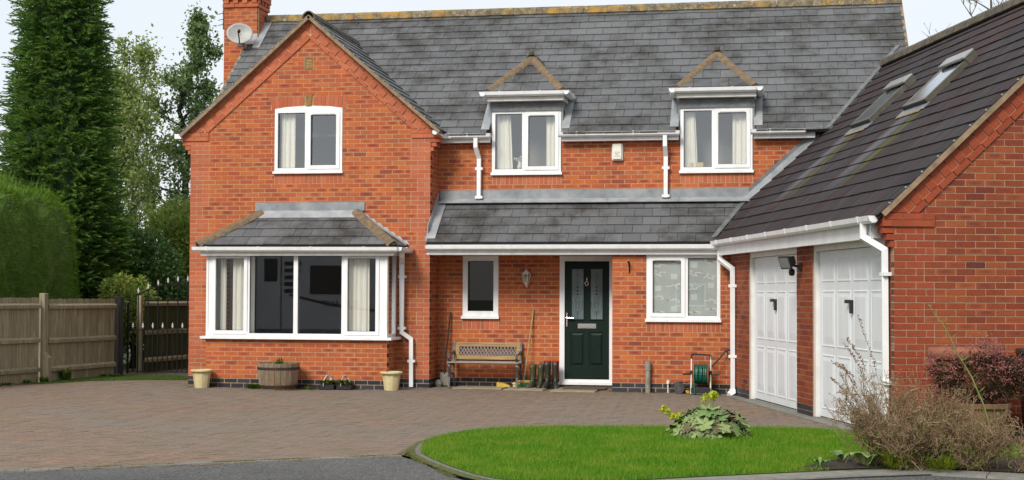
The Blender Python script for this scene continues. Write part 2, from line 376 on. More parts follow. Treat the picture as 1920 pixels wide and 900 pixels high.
simple('rubber_dark', (0.018, 0.022, 0.016), (0.032, 0.036, 0.026), 6, 0.45)
simple('red_lining', (0.36, 0.012, 0.016), rough=0.8)
simple('hose_green', (0.004, 0.085, 0.055), (0.006, 0.115, 0.075), 30, 0.4)
simple('hose_dark', (0.01, 0.035, 0.022), (0.016, 0.05, 0.03), 30, 0.45)
simple('reel_orange', (0.42, 0.17, 0.06), (0.34, 0.13, 0.05), 12, 0.55)
simple('pipe_grey', (0.27, 0.26, 0.22), (0.17, 0.165, 0.13), 9, 0.7)
simple('alarm_white', (0.78, 0.76, 0.68), (0.70, 0.67, 0.58), 10, 0.5)
simple('ink', (0.08, 0.08, 0.10), rough=0.6)
simple('dish_grey', (0.42, 0.415, 0.39), (0.33, 0.325, 0.30), 5, 0.5)
simple('broom_wood', (0.38, 0.26, 0.10), (0.28, 0.19, 0.07), 9, 0.7)
simple('broom_green', (0.012, 0.075, 0.022), (0.02, 0.10, 0.03), 14, 0.7)
simple('bristle_tan', (0.36, 0.22, 0.075), (0.25, 0.15, 0.05), 40, 0.9)
simple('yellow_plastic', (0.55, 0.36, 0.035), (0.45, 0.30, 0.05), 10, 0.5)
simple('cream_plastic', (0.55, 0.42, 0.20), rough=0.6)
simple('bin_black', (0.010, 0.011, 0.014), (0.016, 0.017, 0.020), 6, 0.4)
simple('bin_label', (0.22, 0.24, 0.27), rough=0.6)
simple('van_white', (0.74, 0.76, 0.78), (0.68, 0.70, 0.72), 2, 0.3)
simple('van_dark', (0.015, 0.016, 0.018), rough=0.15)
simple('tyre', (0.015, 0.015, 0.015), rough=0.8)
simple('bark', (0.055, 0.042, 0.030), (0.10, 0.082, 0.062), 12, 0.95, bumps=0.6, stretch=(3, 3, 0.6))
simple('bark_dark', (0.022, 0.018, 0.014), (0.05, 0.042, 0.034), 12, 0.95)
simple('stem_dry', (0.15, 0.095, 0.048), (0.24, 0.165, 0.09), 6, 0.9)
simple('stem_green', (0.12, 0.16, 0.03), (0.20, 0.23, 0.06), 6, 0.7)
glass_mat('lantern_glass', (0.85, 0.85, 0.82), 0.10)
simple('flood_glass', (0.16, 0.17, 0.17), rough=0.1)
# ------------------------------------------------------------------ brickwork and slating builders
GA = 0.2707
GA_A = Vector((math.cos(GA), math.sin(GA), 0)); GA_B = Vector((-math.sin(GA), math.cos(GA), 0)); GA_O = Vector((11.195, -7.4044, 0))
def GP(a, b, z): return GA_O+GA_A*a+GA_B*b+Vector((0, 0, z))
Zv = Vector((0, 0, 1)); Xv = Vector((1, 0, 0)); Yv = Vector((0, 1, 0))

def poly_piece(poly, n0, n1, rect=None):
    """open-backed piece: front polygon at n1, sides down to n0; local (u, v, n)"""
    k = len(poly)
    vs = [(p[0], p[1], n1) for p in poly]+[(p[0], p[1], n0) for p in poly]
    fs = [list(range(k))]+[[i, k+i, k+(i+1) % k, (i+1) % k] for i in range(k)]
    uv = None
    if rect:
        u0, u1, v0, v1 = rect
        uv = [[((p[0]-u0)/(u1-u0), (p[1]-v0)/(v1-v0)) for p in poly]]+[None]*k
    return vs, fs, uv

class Masonry:
    """all bricks (or slates) of one thing: the largest in view become objects, the rest one part"""
    def __init__(self, owner, unit, prefixes):
        self.owner = owner; self.unit = unit; self.prefixes = prefixes   # material prefix per class
        self.mb = MB(); self.mi = []; self.cand = []
    def piece(self, M, poly, n0, n1, rect, cls, tint):
        vs, fs, uv = poly_piece(poly, n0, n1, rect)
        self.mb.tint = tint; self.mb.add([M @ Vector(v) for v in vs], fs, uv); self.mi += [cls]*len(fs)
    def full(self, host, M, size, n0, n1, cls, tint, ok=True):
        """a whole unit: candidate for an object of its own"""
        c = M @ Vector((size[0]/2, size[1]/2, 0))
        self.cand.append((cam_depth(c) if ok else 1e6, host, M, size, n0, n1, cls, tint))
    def finish(self, limit=300, name='brick', mass='brickwork'):
        self.cand.sort(key=lambda c: c[0]); cache = {}
        for i, (d, host, M, size, n0, n1, cls, tint) in enumerate(self.cand):
            if i < limit and d < 1e5:
                key = (size, n0, n1, cls)
                if key not in cache:
                    w, h = size; mb = MB(); vs, fs, uv = self.shape(w, h, n0, n1); mb.add(vs, fs, uv)
                    cache[key] = mb.mesh(name, self.prefixes[cls]+'_object')
                o = bpy.data.objects.new(name, cache[key]); COL.objects.link(o)
                o.parent = host; o.matrix_basis = M; o['tint'] = float(tint)
            else:
                vs, fs, uv = self.shape(size[0], size[1], n0, n1); self.mb.tint = tint
                self.mb.add([M @ Vector(v) for v in vs], fs, uv); self.mi += [cls]*len(fs)
        if self.mb.v:
            me = self.mb.mesh(mass, None)
            for p in self.prefixes: me.materials.append(MATS[p+'_mass'])
            me.polygons.foreach_set('material_index', self.mi); me.update()
            o = link(mass, me, self.owner); o['kind'] = 'stuff'
    def shape(self, w, h, n0, n1):
        if self.unit == 'slate':
            return slate_shape([(0, 0), (w, 0), (w, h), (0, h)], h)
        return poly_piece([(0, 0), (w, 0), (w, h), (0, h)], n0, n1, (0, w, 0, h))

def brick_tint(cls):
    if cls == 0:
        r = rnd.random()
        return min(1, max(0, rnd.betavariate(1.5, 2.3)))*0.9 if r > 0.018 else rnd.uniform(0.88, 1.0)
    return rnd.random()

def wall(ms, name, O, U, N, u0, u1, z0, z1, openings=(), voids=(), clips=(), back_clips=None, cuts=None, cls=None, edges=None, bond=0.0, mortar='mortar', thick=0.1, ok=None, depth=0.1):
    """brick wall part: mortar backing + bricks laid in stretcher bond. openings go through the backing, voids only hold other brickwork"""
    O, U, N = Vector(O), Vector(U), Vector(N)
    us = sorted({u0, u1, *[max(u0, min(u1, o[i])) for o in openings for i in (0, 1)]}); zs = sorted({z0, z1, *[max(z0, min(z1, o[i])) for o in openings for i in (2, 3)]})
    mb = MB()
    for i in range(len(us)-1):
        for j in range(len(zs)-1):
            uc, zc = (us[i]+us[i+1])/2, (zs[j]+zs[j+1])/2
            if any(o[0] < uc < o[1] and o[2] < zc < o[3] for o in openings): continue
            poly = [(us[i], zs[j]), (us[i+1], zs[j]), (us[i+1], zs[j+1]), (us[i], zs[j+1])]
            for c in (back_clips if back_clips is not None else clips):
                poly = clip(poly, *c) if poly else poly
            if len(poly) > 2 and abs(area(poly)) > 1e-6: mb.prism(poly, O, U, Zv, N, -thick-0.005, -0.005)
    host = mb.build(name, mortar, ms.owner)
    holes = list(openings)+list(voids)
    for k in range(int(math.floor(z0/0.075+0.01)), int(math.ceil(z1/0.075-0.01))):
        zb = k*0.075+0.0055; zt = zb+0.064
        e0, e1 = edges(k) if edges else (u0, u1)
        spans = [(e0, e1)]
        for h in holes:
            if min(zt, h[3])-max(zb, h[2]) > 0.02:
                ns = []
                for s in spans:
                    if h[1] <= s[0] or h[0] >= s[1]: ns.append(s)
                    else:
                        if h[0]-s[0] > 0.02: ns.append((s[0], h[0]))
                        if s[1]-h[1] > 0.02: ns.append((h[1], s[1]))
                spans = ns
        bounds = cuts(k) if cuts else []
        off = bond+(0.1125 if k % 2 else 0.0)
        for s in spans:
            pts = [s[0], s[1]]+[b for b in bounds if s[0]+0.03 < b < s[1]-0.03]
            m = math.floor((s[0]-off)/0.225)
            while True:
                p = off+m*0.225
                if p > s[1]: break
                if s[0]+0.045 < p < s[1]-0.045 and all(abs(p-b) > 0.045 for b in bounds): pts.append(p)
                m += 1
            pts = sorted(pts)
            for a, b in zip(pts[:-1], pts[1:]):
                ga = 0.0055 if a > e0+1e-6 else 0.0; gb = 0.0055 if b < e1-1e-6 else 0.0
                ua, ub = a+ga, b-gb
                if ub-ua < 0.02: continue
                c = cls((a+b)/2, k) if cls else (2 if k < 2 else 0)
                poly = [(ua, zb), (ub, zb), (ub, zt), (ua, zt)]
                A0 = abs(area(poly))
                for cc in clips:
                    poly = clip(poly, *cc) if poly else poly
                if len(poly) < 3 or abs(area(poly)) < 4e-4: continue
                whole = abs(abs(area(poly))-A0) < 1e-7 and abs(ub-ua-0.214) < 0.012
                jit = rnd.uniform(-0.0015, 0.0015); t = brick_tint(c)
                if whole:
                    M = frame_matrix(O+U*ua+Zv*zb+N*jit, U, Zv, N)
                    good = True if ok is None else ok((ua+ub)/2, zb)
                    ms.full(host, M, (round(ub-ua, 3), 0.064), -depth, 0.0, c, t, good)
                else:
                    ms.piece(frame_matrix(O+N*jit, U, Zv, N), poly, -depth, 0.0, (ua, ub, zb, zt), c, t)
    return host

def soldiers(ms, O, U, N, u0, u1, z0, z1, proud=0.0, cls=1, n=None):
    O, U, N = Vector(O), Vector(U), Vector(N)
    n = n or max(1, round((u1-u0)/0.075)); w = (u1-u0)/n
    for i in range(n):
        a, b = u0+i*w+0.005, u0+(i+1)*w-0.005
        ms.piece(frame_matrix(O+N*(proud+rnd.uniform(-0.001, 0.001)), U, Zv, N), [(a, z0+0.005), (b, z0+0.005), (b, z1-0.005), (a, z1-0.005)], -0.1, 0.0, (a, b, z0, z1), cls, brick_tint(1))

def raked_band(ms, O, U, N, uc, ztop, slope, half, zmin, side):
    """three rows of plain bricks that follow the verge of a gable; side -1 = rises to uc, +1 = falls from uc"""
    cs = 1/math.sqrt(1+slope*slope); sn = slope*cs
    for (p0, p1, pitch, kind) in ((0.045, 0.108, 0.225, 'o'), (0.116, 0.214, 0.1125, 'm'), (0.222, 0.286, 0.225, 'i')):
        L = (half+0.4)/cs; i = 0; s = 0.0
        while s < L:
            a, b = s+0.005, s+pitch-0.005; s += pitch
            poly = []
            for (q, p) in ((a, p0), (b, p0), (b, p1), (a, p1)):
                # start at the apex, go down the slope q, then inwards p
                u = q*cs-p*sn; z = -q*sn-p*cs
                poly.append((uc+side*u, ztop+z))
            if side > 0: poly = poly[::-1]
            if area(poly) < 0: poly = poly[::-1]
            poly = clip(poly, side*-1, 0, side*-1*uc-0.004) if True else poly
            poly = clip(poly, 0, -1, -(zmin+0.005)) if poly else poly
            if len(poly) < 3 or abs(area(poly)) < 3e-4: i += 1; continue
            n1 = {'o': 0.014, 'i': 0.022, 'm': (-0.003 if i % 2 else 0.012)}[kind]
            ms.piece(frame_matrix(Vector(O), U, Zv, N), poly, -0.08, n1, None, 1, brick_tint(1)); i += 1

def slate_shape(poly, h, lift=0.027, top=0.007, th=0.014):
    k = len(poly)
    f = lambda v: lift+(top-lift)*max(0, min(1, v/max(h, 0.01)))
    vs = [(p[0], p[1], f(p[1])) for p in poly]+[(p[0], p[1], f(p[1])-th) for p in poly]
    fs = [list(range(k))]+[[i, k+i, k+(i+1) % k, (i+1) % k] for i in range(k)]
    return vs, fs, None

def slating(ms, name, O, U, S, L, H, width, rows, clips=(), holes=(), ok=None, base=True, cls=0, u0=0.0, stagger=0.5, thick=0.03, inset=(0.0, 0.0)):
    """slated slope part: dark underlay + slates. O eave corner, U along the eave, S up the slope"""
    O, U, S = Vector(O), Vector(U).normalized(), Vector(S).normalized(); N = U.cross(S).normalized()
    if N.z < 0: N = -N
    poly = [(u0, 0), (L, 0), (L, H), (u0, H)]
    us = sorted({u0+inset[0], L-inset[1], *[h[i] for h in holes for i in (0, 1)]}); vs_ = sorted({0, H, *[min(H, max(0, h[i])) for h in holes for i in (2, 3)]})
    mb = MB()
    for i in range(len(us)-1):
        for j in range(len(vs_)-1):
            uc, vc = (us[i]+us[i+1])/2, (vs_[j]+vs_[j+1])/2
            if any(h[0] < uc < h[1] and h[2] < vc < h[3] for h in holes): continue
            pp = [(us[i], vs_[j]), (us[i+1], vs_[j]), (us[i+1], vs_[j+1]), (us[i], vs_[j+1])]
            for c in clips: pp = clip(pp, *c) if pp else pp
            if len(pp) > 2 and abs(area(pp)) > 1e-5: mb.prism(pp, O, U, S, N, -thick, 0.0)
    host = mb.build(name, 'underlay', ms.owner)
    g = H/rows; lap = 0.07
    for r in range(rows):
        s0 = r*g; s1 = min(H, s0+g+lap)
        off = (stagger*width if r % 2 else 0.0)
        m = math.floor((u0-off)/width)
        while True:
            a = off+m*width; m += 1
            if a > L: break
            a2, b2 = max(a, u0)+0.003, min(a+width, L)-0.003
            if b2-a2 < 0.02: continue
            segs = [(a2, b2)]
            for h in holes:
                if min(s0+g, h[3])-max(s0, h[2]) > 0.02:
                    ns = []
                    for q in segs:
                        if h[1] <= q[0] or h[0] >= q[1]: ns.append(q)
                        else:
                            if h[0]-q[0] > 0.01: ns.append((q[0], h[0]))
                            if q[1]-h[1] > 0.01: ns.append((h[1], q[1]))
                    segs = ns
            for (p, q) in segs:
                pl = [(p, s0), (q, s0), (q, s1), (p, s1)]; A0 = area(pl)
                for c in clips: pl = clip(pl, *c) if pl else pl
                if len(pl) < 3 or abs(area(pl)) < 8e-4: continue
                jit = Vector((0, 0, 0))+N*rnd.uniform(-0.0015, 0.003); t = min(1, max(0, rnd.gauss(0.5, 0.19)))
                if abs(area(pl)-A0) < 1e-7 and abs(q-p-(width-0.006)) < 1e-4 and abs(s1-s0-(g+lap)) < 1e-6:
                    # slight tilt, as laid
                    an = rnd.gauss(0, 0.004); U2 = (U*math.cos(an)+S*math.sin(an)); S2 = (S*math.cos(an)-U*math.sin(an))
                    M = frame_matrix(O+U*p+S*(s0+rnd.gauss(0, 0.0025))+jit, U2, S2, N)
                    good = True if ok is None else ok((p+q)/2, s0)
                    ms.full(host, M, (round(q-p, 4), round(g+lap, 4)), 0, 0, cls, t, good)
                else:
                    vs, fs, _ = slate_shape([(x, y-s0) for x, y in pl], g+lap)
                    M = frame_matrix(O+S*s0+jit, U, S, N); ms.mb.tint = t
                    ms.mb.add([M @ Vector(v) for v in vs], fs); ms.mi += [cls]*len(fs)
    return host, N

def ridge_tiles(parent, name, p0, p1, mat, L=0.45, r=0.10, drop=0.6, up=None, jitter=0.004, sag=None):
    """half-round/angle ridge or hip tiles laid end to end, each a tile of its own"""
    p0, p1 = Vector(p0), Vector(p1); D = (p1-p0); T = D.length; d = D.normalized(); n = max(1, round(T/L)); out = []
    side = d.cross(up or Zv).normalized(); w = side.cross(d).normalized()
    sec = [(-r*1.25, -r*drop), (-r*0.95, -r*0.12), (-r*0.4, r*0.32), (0, r*0.42), (r*0.4, r*0.32), (r*0.95, -r*0.12), (r*1.25, -r*drop)]
    inner = [(a*0.84, b-0.018) for a, b in reversed(sec)]
    for i in range(n):
        a = p0+d*(T*i/n+0.003); b = p0+d*(T*(i+1)/n-0.003)
        dz = w*rnd.uniform(-jitter, jitter)
        mb = MB(); mb.sweep([a+dz, b+dz+w*rnd.uniform(-jitter, jitter)*0.5], [(x, y) for x, y in sec+inner], up=(up or Zv))
        out.append(mb.build(name, mat, parent))
    return out
# ------------------------------------------------------------------ shared building details
def gutter(parent, p0, p1, out, brackets=0.85, mat='upvc', phase=0.4):
    """eaves gutter along p0-p1 (its back top edge), out = horizontal outward direction"""
    p0, p1, out = Vector(p0), Vector(p1), Vector(out).normalized(); d = (p1-p0).normalized(); T = (p1-p0).length
    sec = [(0, 0), (0.0, -0.055), (0.025, -0.078), (0.07, -0.080), (0.102, -0.055), (0.115, 0.0), (0.107, 0.0), (0.094, -0.05), (0.066, -0.07), (0.03, -0.068), (0.008, -0.05), (0.008, 0)]
    mb = MB(); mb.prism([(a, b) for a, b in sec], p0, out, Zv, d, 0, T)
    for q in (0.0, T-0.012): mb.prism([(a, b) for a, b in sec[:6]], p0+d*q, out, Zv, d, 0, 0.012)
    g = mb.build('gutter', mat, parent)
    t = phase
    while t < T-0.1:
        b = MB(); b.prism([(-0.004, 0.006), (-0.004, -0.058), (0.023, -0.084), (0.071, -0.087), (0.107, -0.058), (0.121, 0.006)][::-1], p0+d*t, out, Zv, d, 0, 0.03); b.build('gutter_bracket', mat, g); t += brackets
    return g
def pipe_sq(parent, path, w=0.065, mat='upvc', clips_at=(), n=Vector((0, -1, 0))):
    mb = MB(); h = w/2; mb.sweep(path, [(-h, -h), (h, -h), (h, h), (-h, h)])
    o = mb.build('downpipe', mat, parent)
    for c in clips_at:
        c = Vector(c); m = MB(); m.box(c.x-h-0.03, c.x+h+0.03, c.y-h-0.006, c.y+h+0.03, c.z-0.022, c.z+0.022); m.build('pipe_bracket', mat, o)
    return o
def border(mb, u0, u1, z0, z1, w, n0, n1, O, U, N, wb=None):
    """rectangular ring of four butted bars"""
    wb = w if wb is None else wb
    for (a, b, c, d) in ((u0, u1, z0, z0+wb), (u0, u1, z1-w, z1), (u0, u0+w, z0+wb, z1-w), (u1-w, u1, z0+wb, z1-w)):
        mb.prism([(a, c), (b, c), (b, d), (a, d)], O, U, Zv, N, n0, n1)
def window(parent, O, U, N, w, h, lights, sill=0.045, glass='glass', fw=0.055, depth=0.07, front=0.0, head_pts=None, name='window', vents=True):
    """O = lower left corner of the frame on the wall face; lights = [(u0, u1, opening?)]"""
    O, U, N = Vector(O), Vector(U), Vector(N)
    mb = MB(); border(mb, 0, w, 0, h, fw, front-depth, front, O, U, N)
    for a, b in zip(lights[:-1], lights[1:]):
        mb.prism([(a[1], fw), (b[0], fw), (b[0], h-fw), (a[1], h-fw)], O, U, Zv, N, front-depth, front-0.002)
    if head_pts: mb.prism(head_pts, O, U, Zv, N, front-depth, front-0.001)
    win = mb.build(name, 'upvc', parent)
    for (u0, u1, op) in lights:
        a, b, c, d = u0, u1, fw, h-fw
        if op:
            s = MB(); border(s, a-0.018, b+0.018, c-0.018, d+0.018, 0.062, front-depth+0.01, front+0.016, O, U, N); sh = s.build('sash', 'upvc', win)
            if vents:
                v = MB(); v.prism([(a+0.07, d-0.035), (b-0.07, d-0.035), (b-0.07, d-0.012), (a+0.07, d-0.012)], O, U, Zv, N, front+0.016, front+0.026); v.build('trickle_vent', 'upvc_aged', win)
            a, b, c, d = a+0.044, b-0.044, c+0.044, d-0.044
        gk = MB(); border(gk, a-0.001, b+0.001, c-0.001, d+0.001, 0.007, front-0.035, front-0.02, O, U, N); gk.build('gasket', 'gasket', win)
        g = MB(); g.prism([(a, c), (b, c), (b, d), (a, d)], O, U, Zv, N, front-0.042, front-0.038)
        # a pane is one sheet: keep only its front face so light crosses a single interface
        g2 = MB(); g2.add([O+U*a+Zv*c+N*(front-0.04), O+U*b+Zv*c+N*(front-0.04), O+U*b+Zv*d+N*(front-0.04), O+U*a+Zv*d+N*(front-0.04)], [(0, 1, 2, 3)])
        g2.build('pane', glass, win, fix=False)
    if sill:
        s = MB(); s.prism([(-0.02, -sill), (w+0.02, -sill), (w+0.02, 0.0), (-0.02, 0.0)], O, U, Zv, N, front-depth, 0.055); s.build('sill', 'upvc', win)
    return win
def room(parent, O, U, N, u0, u1, z0, z1, dep, n0=-0.12, mat='room_wall'):
    O, U, N = Vector(O), Vector(U), Vector(N)
    p = lambda u, z, n: O+U*u+Zv*z+N*n
    mb = MB(); v = [p(u0, z0, n0), p(u1, z0, n0), p(u1, z1, n0), p(u0, z1, n0), p(u0, z0, n0-dep), p(u1, z0, n0-dep), p(u1, z1, n0-dep), p(u0, z1, n0-dep)]
    mb.add(v, [(4, 5, 6, 7), (0, 1, 5, 4), (1, 2, 6, 5), (2, 3, 7, 6), (3, 0, 4, 7)]); return mb.build('room_lining', mat, parent, fix=False)
def curtain(label, O, U, N, u0, u1, z0, z1, n=-0.22, folds=None, gather=0.0, group=None, taper=0.0, mat='curtain_cloth'):
    O, U, N = Vector(O), Vector(U), Vector(N); k = max(24, int((u1-u0)*130)); vs = []; fs = []
    folds = folds or max(3, round((u1-u0)/0.085)); ph = rnd.random()*6
    base = O+U*((u0+u1)/2)+Zv*z0+N*n
    for r in range(9):
        t = r/8; z = z0+(z1-z0)*t
        for i in range(k+1):
            q = i/k; u = u0+(u1-u0)*q+taper*(1-t)*q; a = 0.016+0.008*math.sin(q*9+ph)
            w = a*math.sin(q*folds*2*math.pi+ph+0.7*math.sin(q*13+ph)+0.25*math.sin(t*2.0+q*5))
            vs.append(O+U*u+Zv*z+N*(n+w)-base)
    for r in range(8):
        for i in range(k):
            a = r*(k+1)+i; fs.append((a, a+1, a+k+2, a+k+1))
    mb = MB(); mb.add(vs, fs); me = mb.mesh('curtain', mat, True); o = link('curtain', me); o.location = base
    return tag(o, label, 'curtain', group)
def lead_sheet(parent, pts, th=0.012, mat='lead', name='lead_flashing'):
    """flat or folded strip: pts = list of (a, b) point pairs, consecutive pairs make quads; given a little thickness"""
    mb = MB(); vs = []
    for a, b in pts: vs += [Vector(a), Vector(b)]
    k = len(pts); fs = [(2*i, 2*i+1, 2*i+3, 2*i+2) for i in range(k-1)]; mb.add(vs, fs)
    o = mb.build(name, mat, parent); m = o.modifiers.new('thickness', 'SOLIDIFY'); m.thickness = th; m.offset = 0
    return o
def stepped(parent, O, U, N, line, z0, z1, wid, side, proud=0.012, mat='lead'):
    """stepped flashing on a brick face; line(z) gives u of the roof line; side -1 = steps to the left of it"""
    O, U, N = Vector(O), Vector(U), Vector(N); mb = MB(); k = math.ceil(z0/0.075)
    while k*0.075 < z1:
        z = k*0.075; u = line(z); v = line(z+0.075)
        a, b = (min(u, v)-wid, max(u, v)+0.05) if side < 0 else (min(u, v)-0.05, max(u, v)+wid)
        # each step is cut on the slant
        if side < 0: poly = [(a, z), (b, z), (b, z+0.075), (a+0.055, z+0.075)]
        else: poly = [(a, z), (b, z), (b-0.055, z+0.075), (a, z+0.075)]
        mb.prism(poly, O, U, Zv, N, 0.0, proud+0.004*rnd.random()); k += 1
    return mb.build('stepped_flashing', mat, parent)

# ------------------------------------------------------------------ the house
D1, D2 = 0.627, -0.245
WING_W, WX = 4.265, 2.14
house = thing('house', 'red brick detached house with gabled bay wing and slate roof', 'house', (4.6, 0.4, 0))
HB = Masonry(house, 'brick', ['brick_multi', 'brick_plain', 'brick_blue'])
HS = Masonry(house, 'slate', ['slate'])
FRONT = Vector((0, -1, 0)); EAST = Vector((1, 0, 0)); WEST = Vector((-1, 0, 0))

# wing front -----------------------------------------------------
WSL, WTOP = 0.872, 6.315
def quoin(k, wall_w, sides=(True, True)):
    w = 0.3375 if ((k-2)//3) % 2 else 0.225
    if k >= 51: w = 0.3375
    return w
def wing_cuts(k):
    if k < 2: return []
    w = quoin(k, WING_W); return [w, WING_W-w]
def wing_cls(u, k):
    if k < 2: return 2
    w = quoin(k, WING_W)
    return 1 if (u < w or u > WING_W-w) else 0
def wing_edges(k):
    e = {53: 0.05, 54: 0.10, 55: 0.15}.get(k, 0.0)
    return (-e, WING_W+e)
field = [( WSL, 1, WTOP-0.392+WSL*WX), (-WSL, 1, WTOP-0.392-WSL*WX)]
backc = [( WSL, 1, WTOP-0.06+WSL*WX), (-WSL, 1, WTOP-0.06-WSL*WX)]
# the brick field runs under the raked band: below z 4.35 nothing is cut
wing_wall = wall(HB, 'wall', (0, 0, 0), Xv, FRONT, 0, WING_W, 0, 4.35,
     openings=[(1.525, 2.725, 3.66, 4.73), (0.75, 3.5, 0.0, 2.3)], voids=[(1.525, 2.725, 3.45, 3.66), (1.45, 2.80, 4.725, 4.95), (-0.2, 0.335, 4.2, 4.35), (3.93, 4.5, 4.2, 4.35)],
     cuts=wing_cuts, cls=wing_cls, edges=wing_edges, ok=lambda u, z: not (0.3 < u < 3.95 and z < 3.2))
wall(HB, 'gable_wall', (0, 0, 0), Xv, FRONT, 0, WING_W, 4.35, 6.2, openings=[(1.525, 2.725, 4.35, 4.73)], voids=[(1.45, 2.80, 4.725, 4.95), (2.035, 2.195, 5.40, 5.625)], clips=field, back_clips=backc, cls=lambda u, k: 0)
for s in (-1, 1): raked_band(HB, (0, 0, 0), Xv, FRONT, WX, WTOP, WSL, 2.3, 4.35, s)
soldiers(HB, (0, 0, 0), Xv, FRONT, 1.525, 2.725, 3.45, 3.62)
# kneelers
for (a, b) in ((-0.15, 0.335), (3.93, WING_W+0.15)):
    for k in (56, 57):
        off = 0.1125 if k % 2 else 0.0; x = a
        while x < b-0.01:
            e = min(b, x+(0.225 if x > a else 0.225-off)); HB.piece(frame_matrix((0, 0, 0), Xv, Zv, FRONT), [(x+0.004, k*0.075+0.004), (e-0.004, k*0.075+0.004), (e-0.004, k*0.075+0.071), (x+0.004, k*0.075+0.071)], -0.3, 0.022, None, 1, brick_tint(1)); x = e
for (a, b) in ((-0.14, 0.33), (3.935, WING_W+0.14)):
    mb = MB(); mb.box(a, b, -0.012, 0.3, 4.205, 4.345); mb.build('kneeler', 'mortar', house)
for (e, z) in ((0.045, 3.98), (0.095, 4.055), (0.145, 4.13)):
    HB.piece(frame_matrix((WING_W+e, 0, 0), Yv, Zv, EAST), [(0.1, z), (0.32, z), (0.32, z+0.065), (0.1, z+0.065)], -0.15, -0.004, None, 1, brick_tint(1))
# segmental brick arch with keystone
arc = MB(); na = 18; R_ = 2.6; czz = 4.80-R_
for i in range(na):
    u0, u1 = 1.46+i*1.33/na+0.004, 1.46+(i+1)*1.33/na-0.004
    zb = lambda u: czz+math.sqrt(R_*R_-(u-2.125)**2)-0.07
    if abs((u0+u1)/2-2.125) < 0.05: continue
    HB.piece(frame_matrix((0, 0, 0), Xv, Zv, FRONT), [(u0, max(4.728, zb(u0))), (u1, max(4.728, zb(u1))), (u1+(u1-2.125)*0.03, 4.945), (u0+(u0-2.125)*0.03, 4.945)], -0.1, 0.004, None, 1, brick_tint(1))
mb = MB(); mb.prism([(2.075, 4.775), (2.175, 4.775), (2.185, 4.975), (2.065, 4.975)], (0, 0, 0), Xv, Zv, FRONT, -0.1, 0.02); mb.build('keystone', 'buff_stone', house)
mb = MB()
border(mb, 2.04, 2.19, 5.405, 5.62, 0.02, -0.1, 0.004, Vector((0, 0, 0)), Xv, FRONT)
for i in range(6):
    z = 5.43+i*0.029; mb.prism([(2.06, z), (2.17, z), (2.17, z+0.017), (2.06, z+0.017)], (0, 0, 0), Xv, Zv, FRONT, -0.1, 0.0)
mb.box(2.05, 2.18, 0.02, 0.08, 5.41, 5.61)
mb.build('air_brick', 'buff_stone', house)
# wing right return, wing left side
wall(HB, 'wall', (WING_W, 0, 0), Yv, EAST, 0.1125, D1, 0, 4.3, cls=lambda u, k: 2 if k < 2 else (1 if (u < 0.24 and ((k-2)//3) % 2 == 0) else 0), cuts=lambda k: [], bond=0.0)
mb = MB(); mb.box(0.02, 0.12, 0.11, 7.0, 0, 4.3); mb.build('wall', 'mortar', house)
# main wall (recess below, upper storey above) -------------------
MX0 = WING_W
u_ = lambda x: x-MX0
main_open = [(u_(4.70), u_(5.32), 1.20, 2.23), (u_(6.38), u_(7.31), 0.08, 2.23), (u_(5.205), u_(6.395), 3.65, 4.72), (u_(8.415), u_(9.605), 3.65, 4.72), (u_(7.5), u_(12.2), 0.0, 2.55)]
wall(HB, 'wall', (MX0, D1, 0), Xv, FRONT, 0, u_(12.15), 0, 4.36, openings=main_open,
     voids=[(u_(4.70), u_(5.32), 0.975, 1.2), (u_(5.205), u_(6.395), 3.45, 3.65), (u_(8.415), u_(9.605), 3.45, 3.65)], bond=0.06,
     ok=lambda u, z: (z > 3.3 and u < 5.3) or (z < 2.1))
for (a, b, z0, z1) in ((4.70, 5.32, 0.975, 1.165), (5.205, 6.395, 3.45, 3.615), (8.415, 9.605, 3.45, 3.615)):
    soldiers(HB, (MX0, D1, 0), Xv, FRONT, u_(a), u_(b), z0, z1)
# utility block
UX0 = 7.365
wall(HB, 'wall', (UX0, D2, 0), Xv, FRONT, 0, 2.25, 0, 2.42, openings=[(0.555, 1.735, 1.185, 2.225)], voids=[(0.555, 1.735, 0.975, 1.185)], bond=0.03)
soldiers(HB, (UX0, D2, 0), Xv, FRONT, 0.555, 1.735, 0.975, 1.15)
wall(HB, 'wall', (UX0, D2, 0), Yv, WEST, 0.1125, D1-D2, 0, 2.42, ok=lambda u, z: False)
# bay base
BX0, BX1, BY = 0.56, 3.70, -0.62
wall(HB, 'wall', (BX0, BY, 0), Xv, FRONT, 0, BX1-BX0, 0, 0.81, bond=0.0)
wall(HB, 'wall', (BX1, BY, 0), Yv, EAST, 0.1125, -BY, 0, 0.81)
wall(HB, 'wall', (BX0, BY, 0), Yv, WEST, 0.1125, -BY, 0, 0.81, ok=lambda u, z: False)
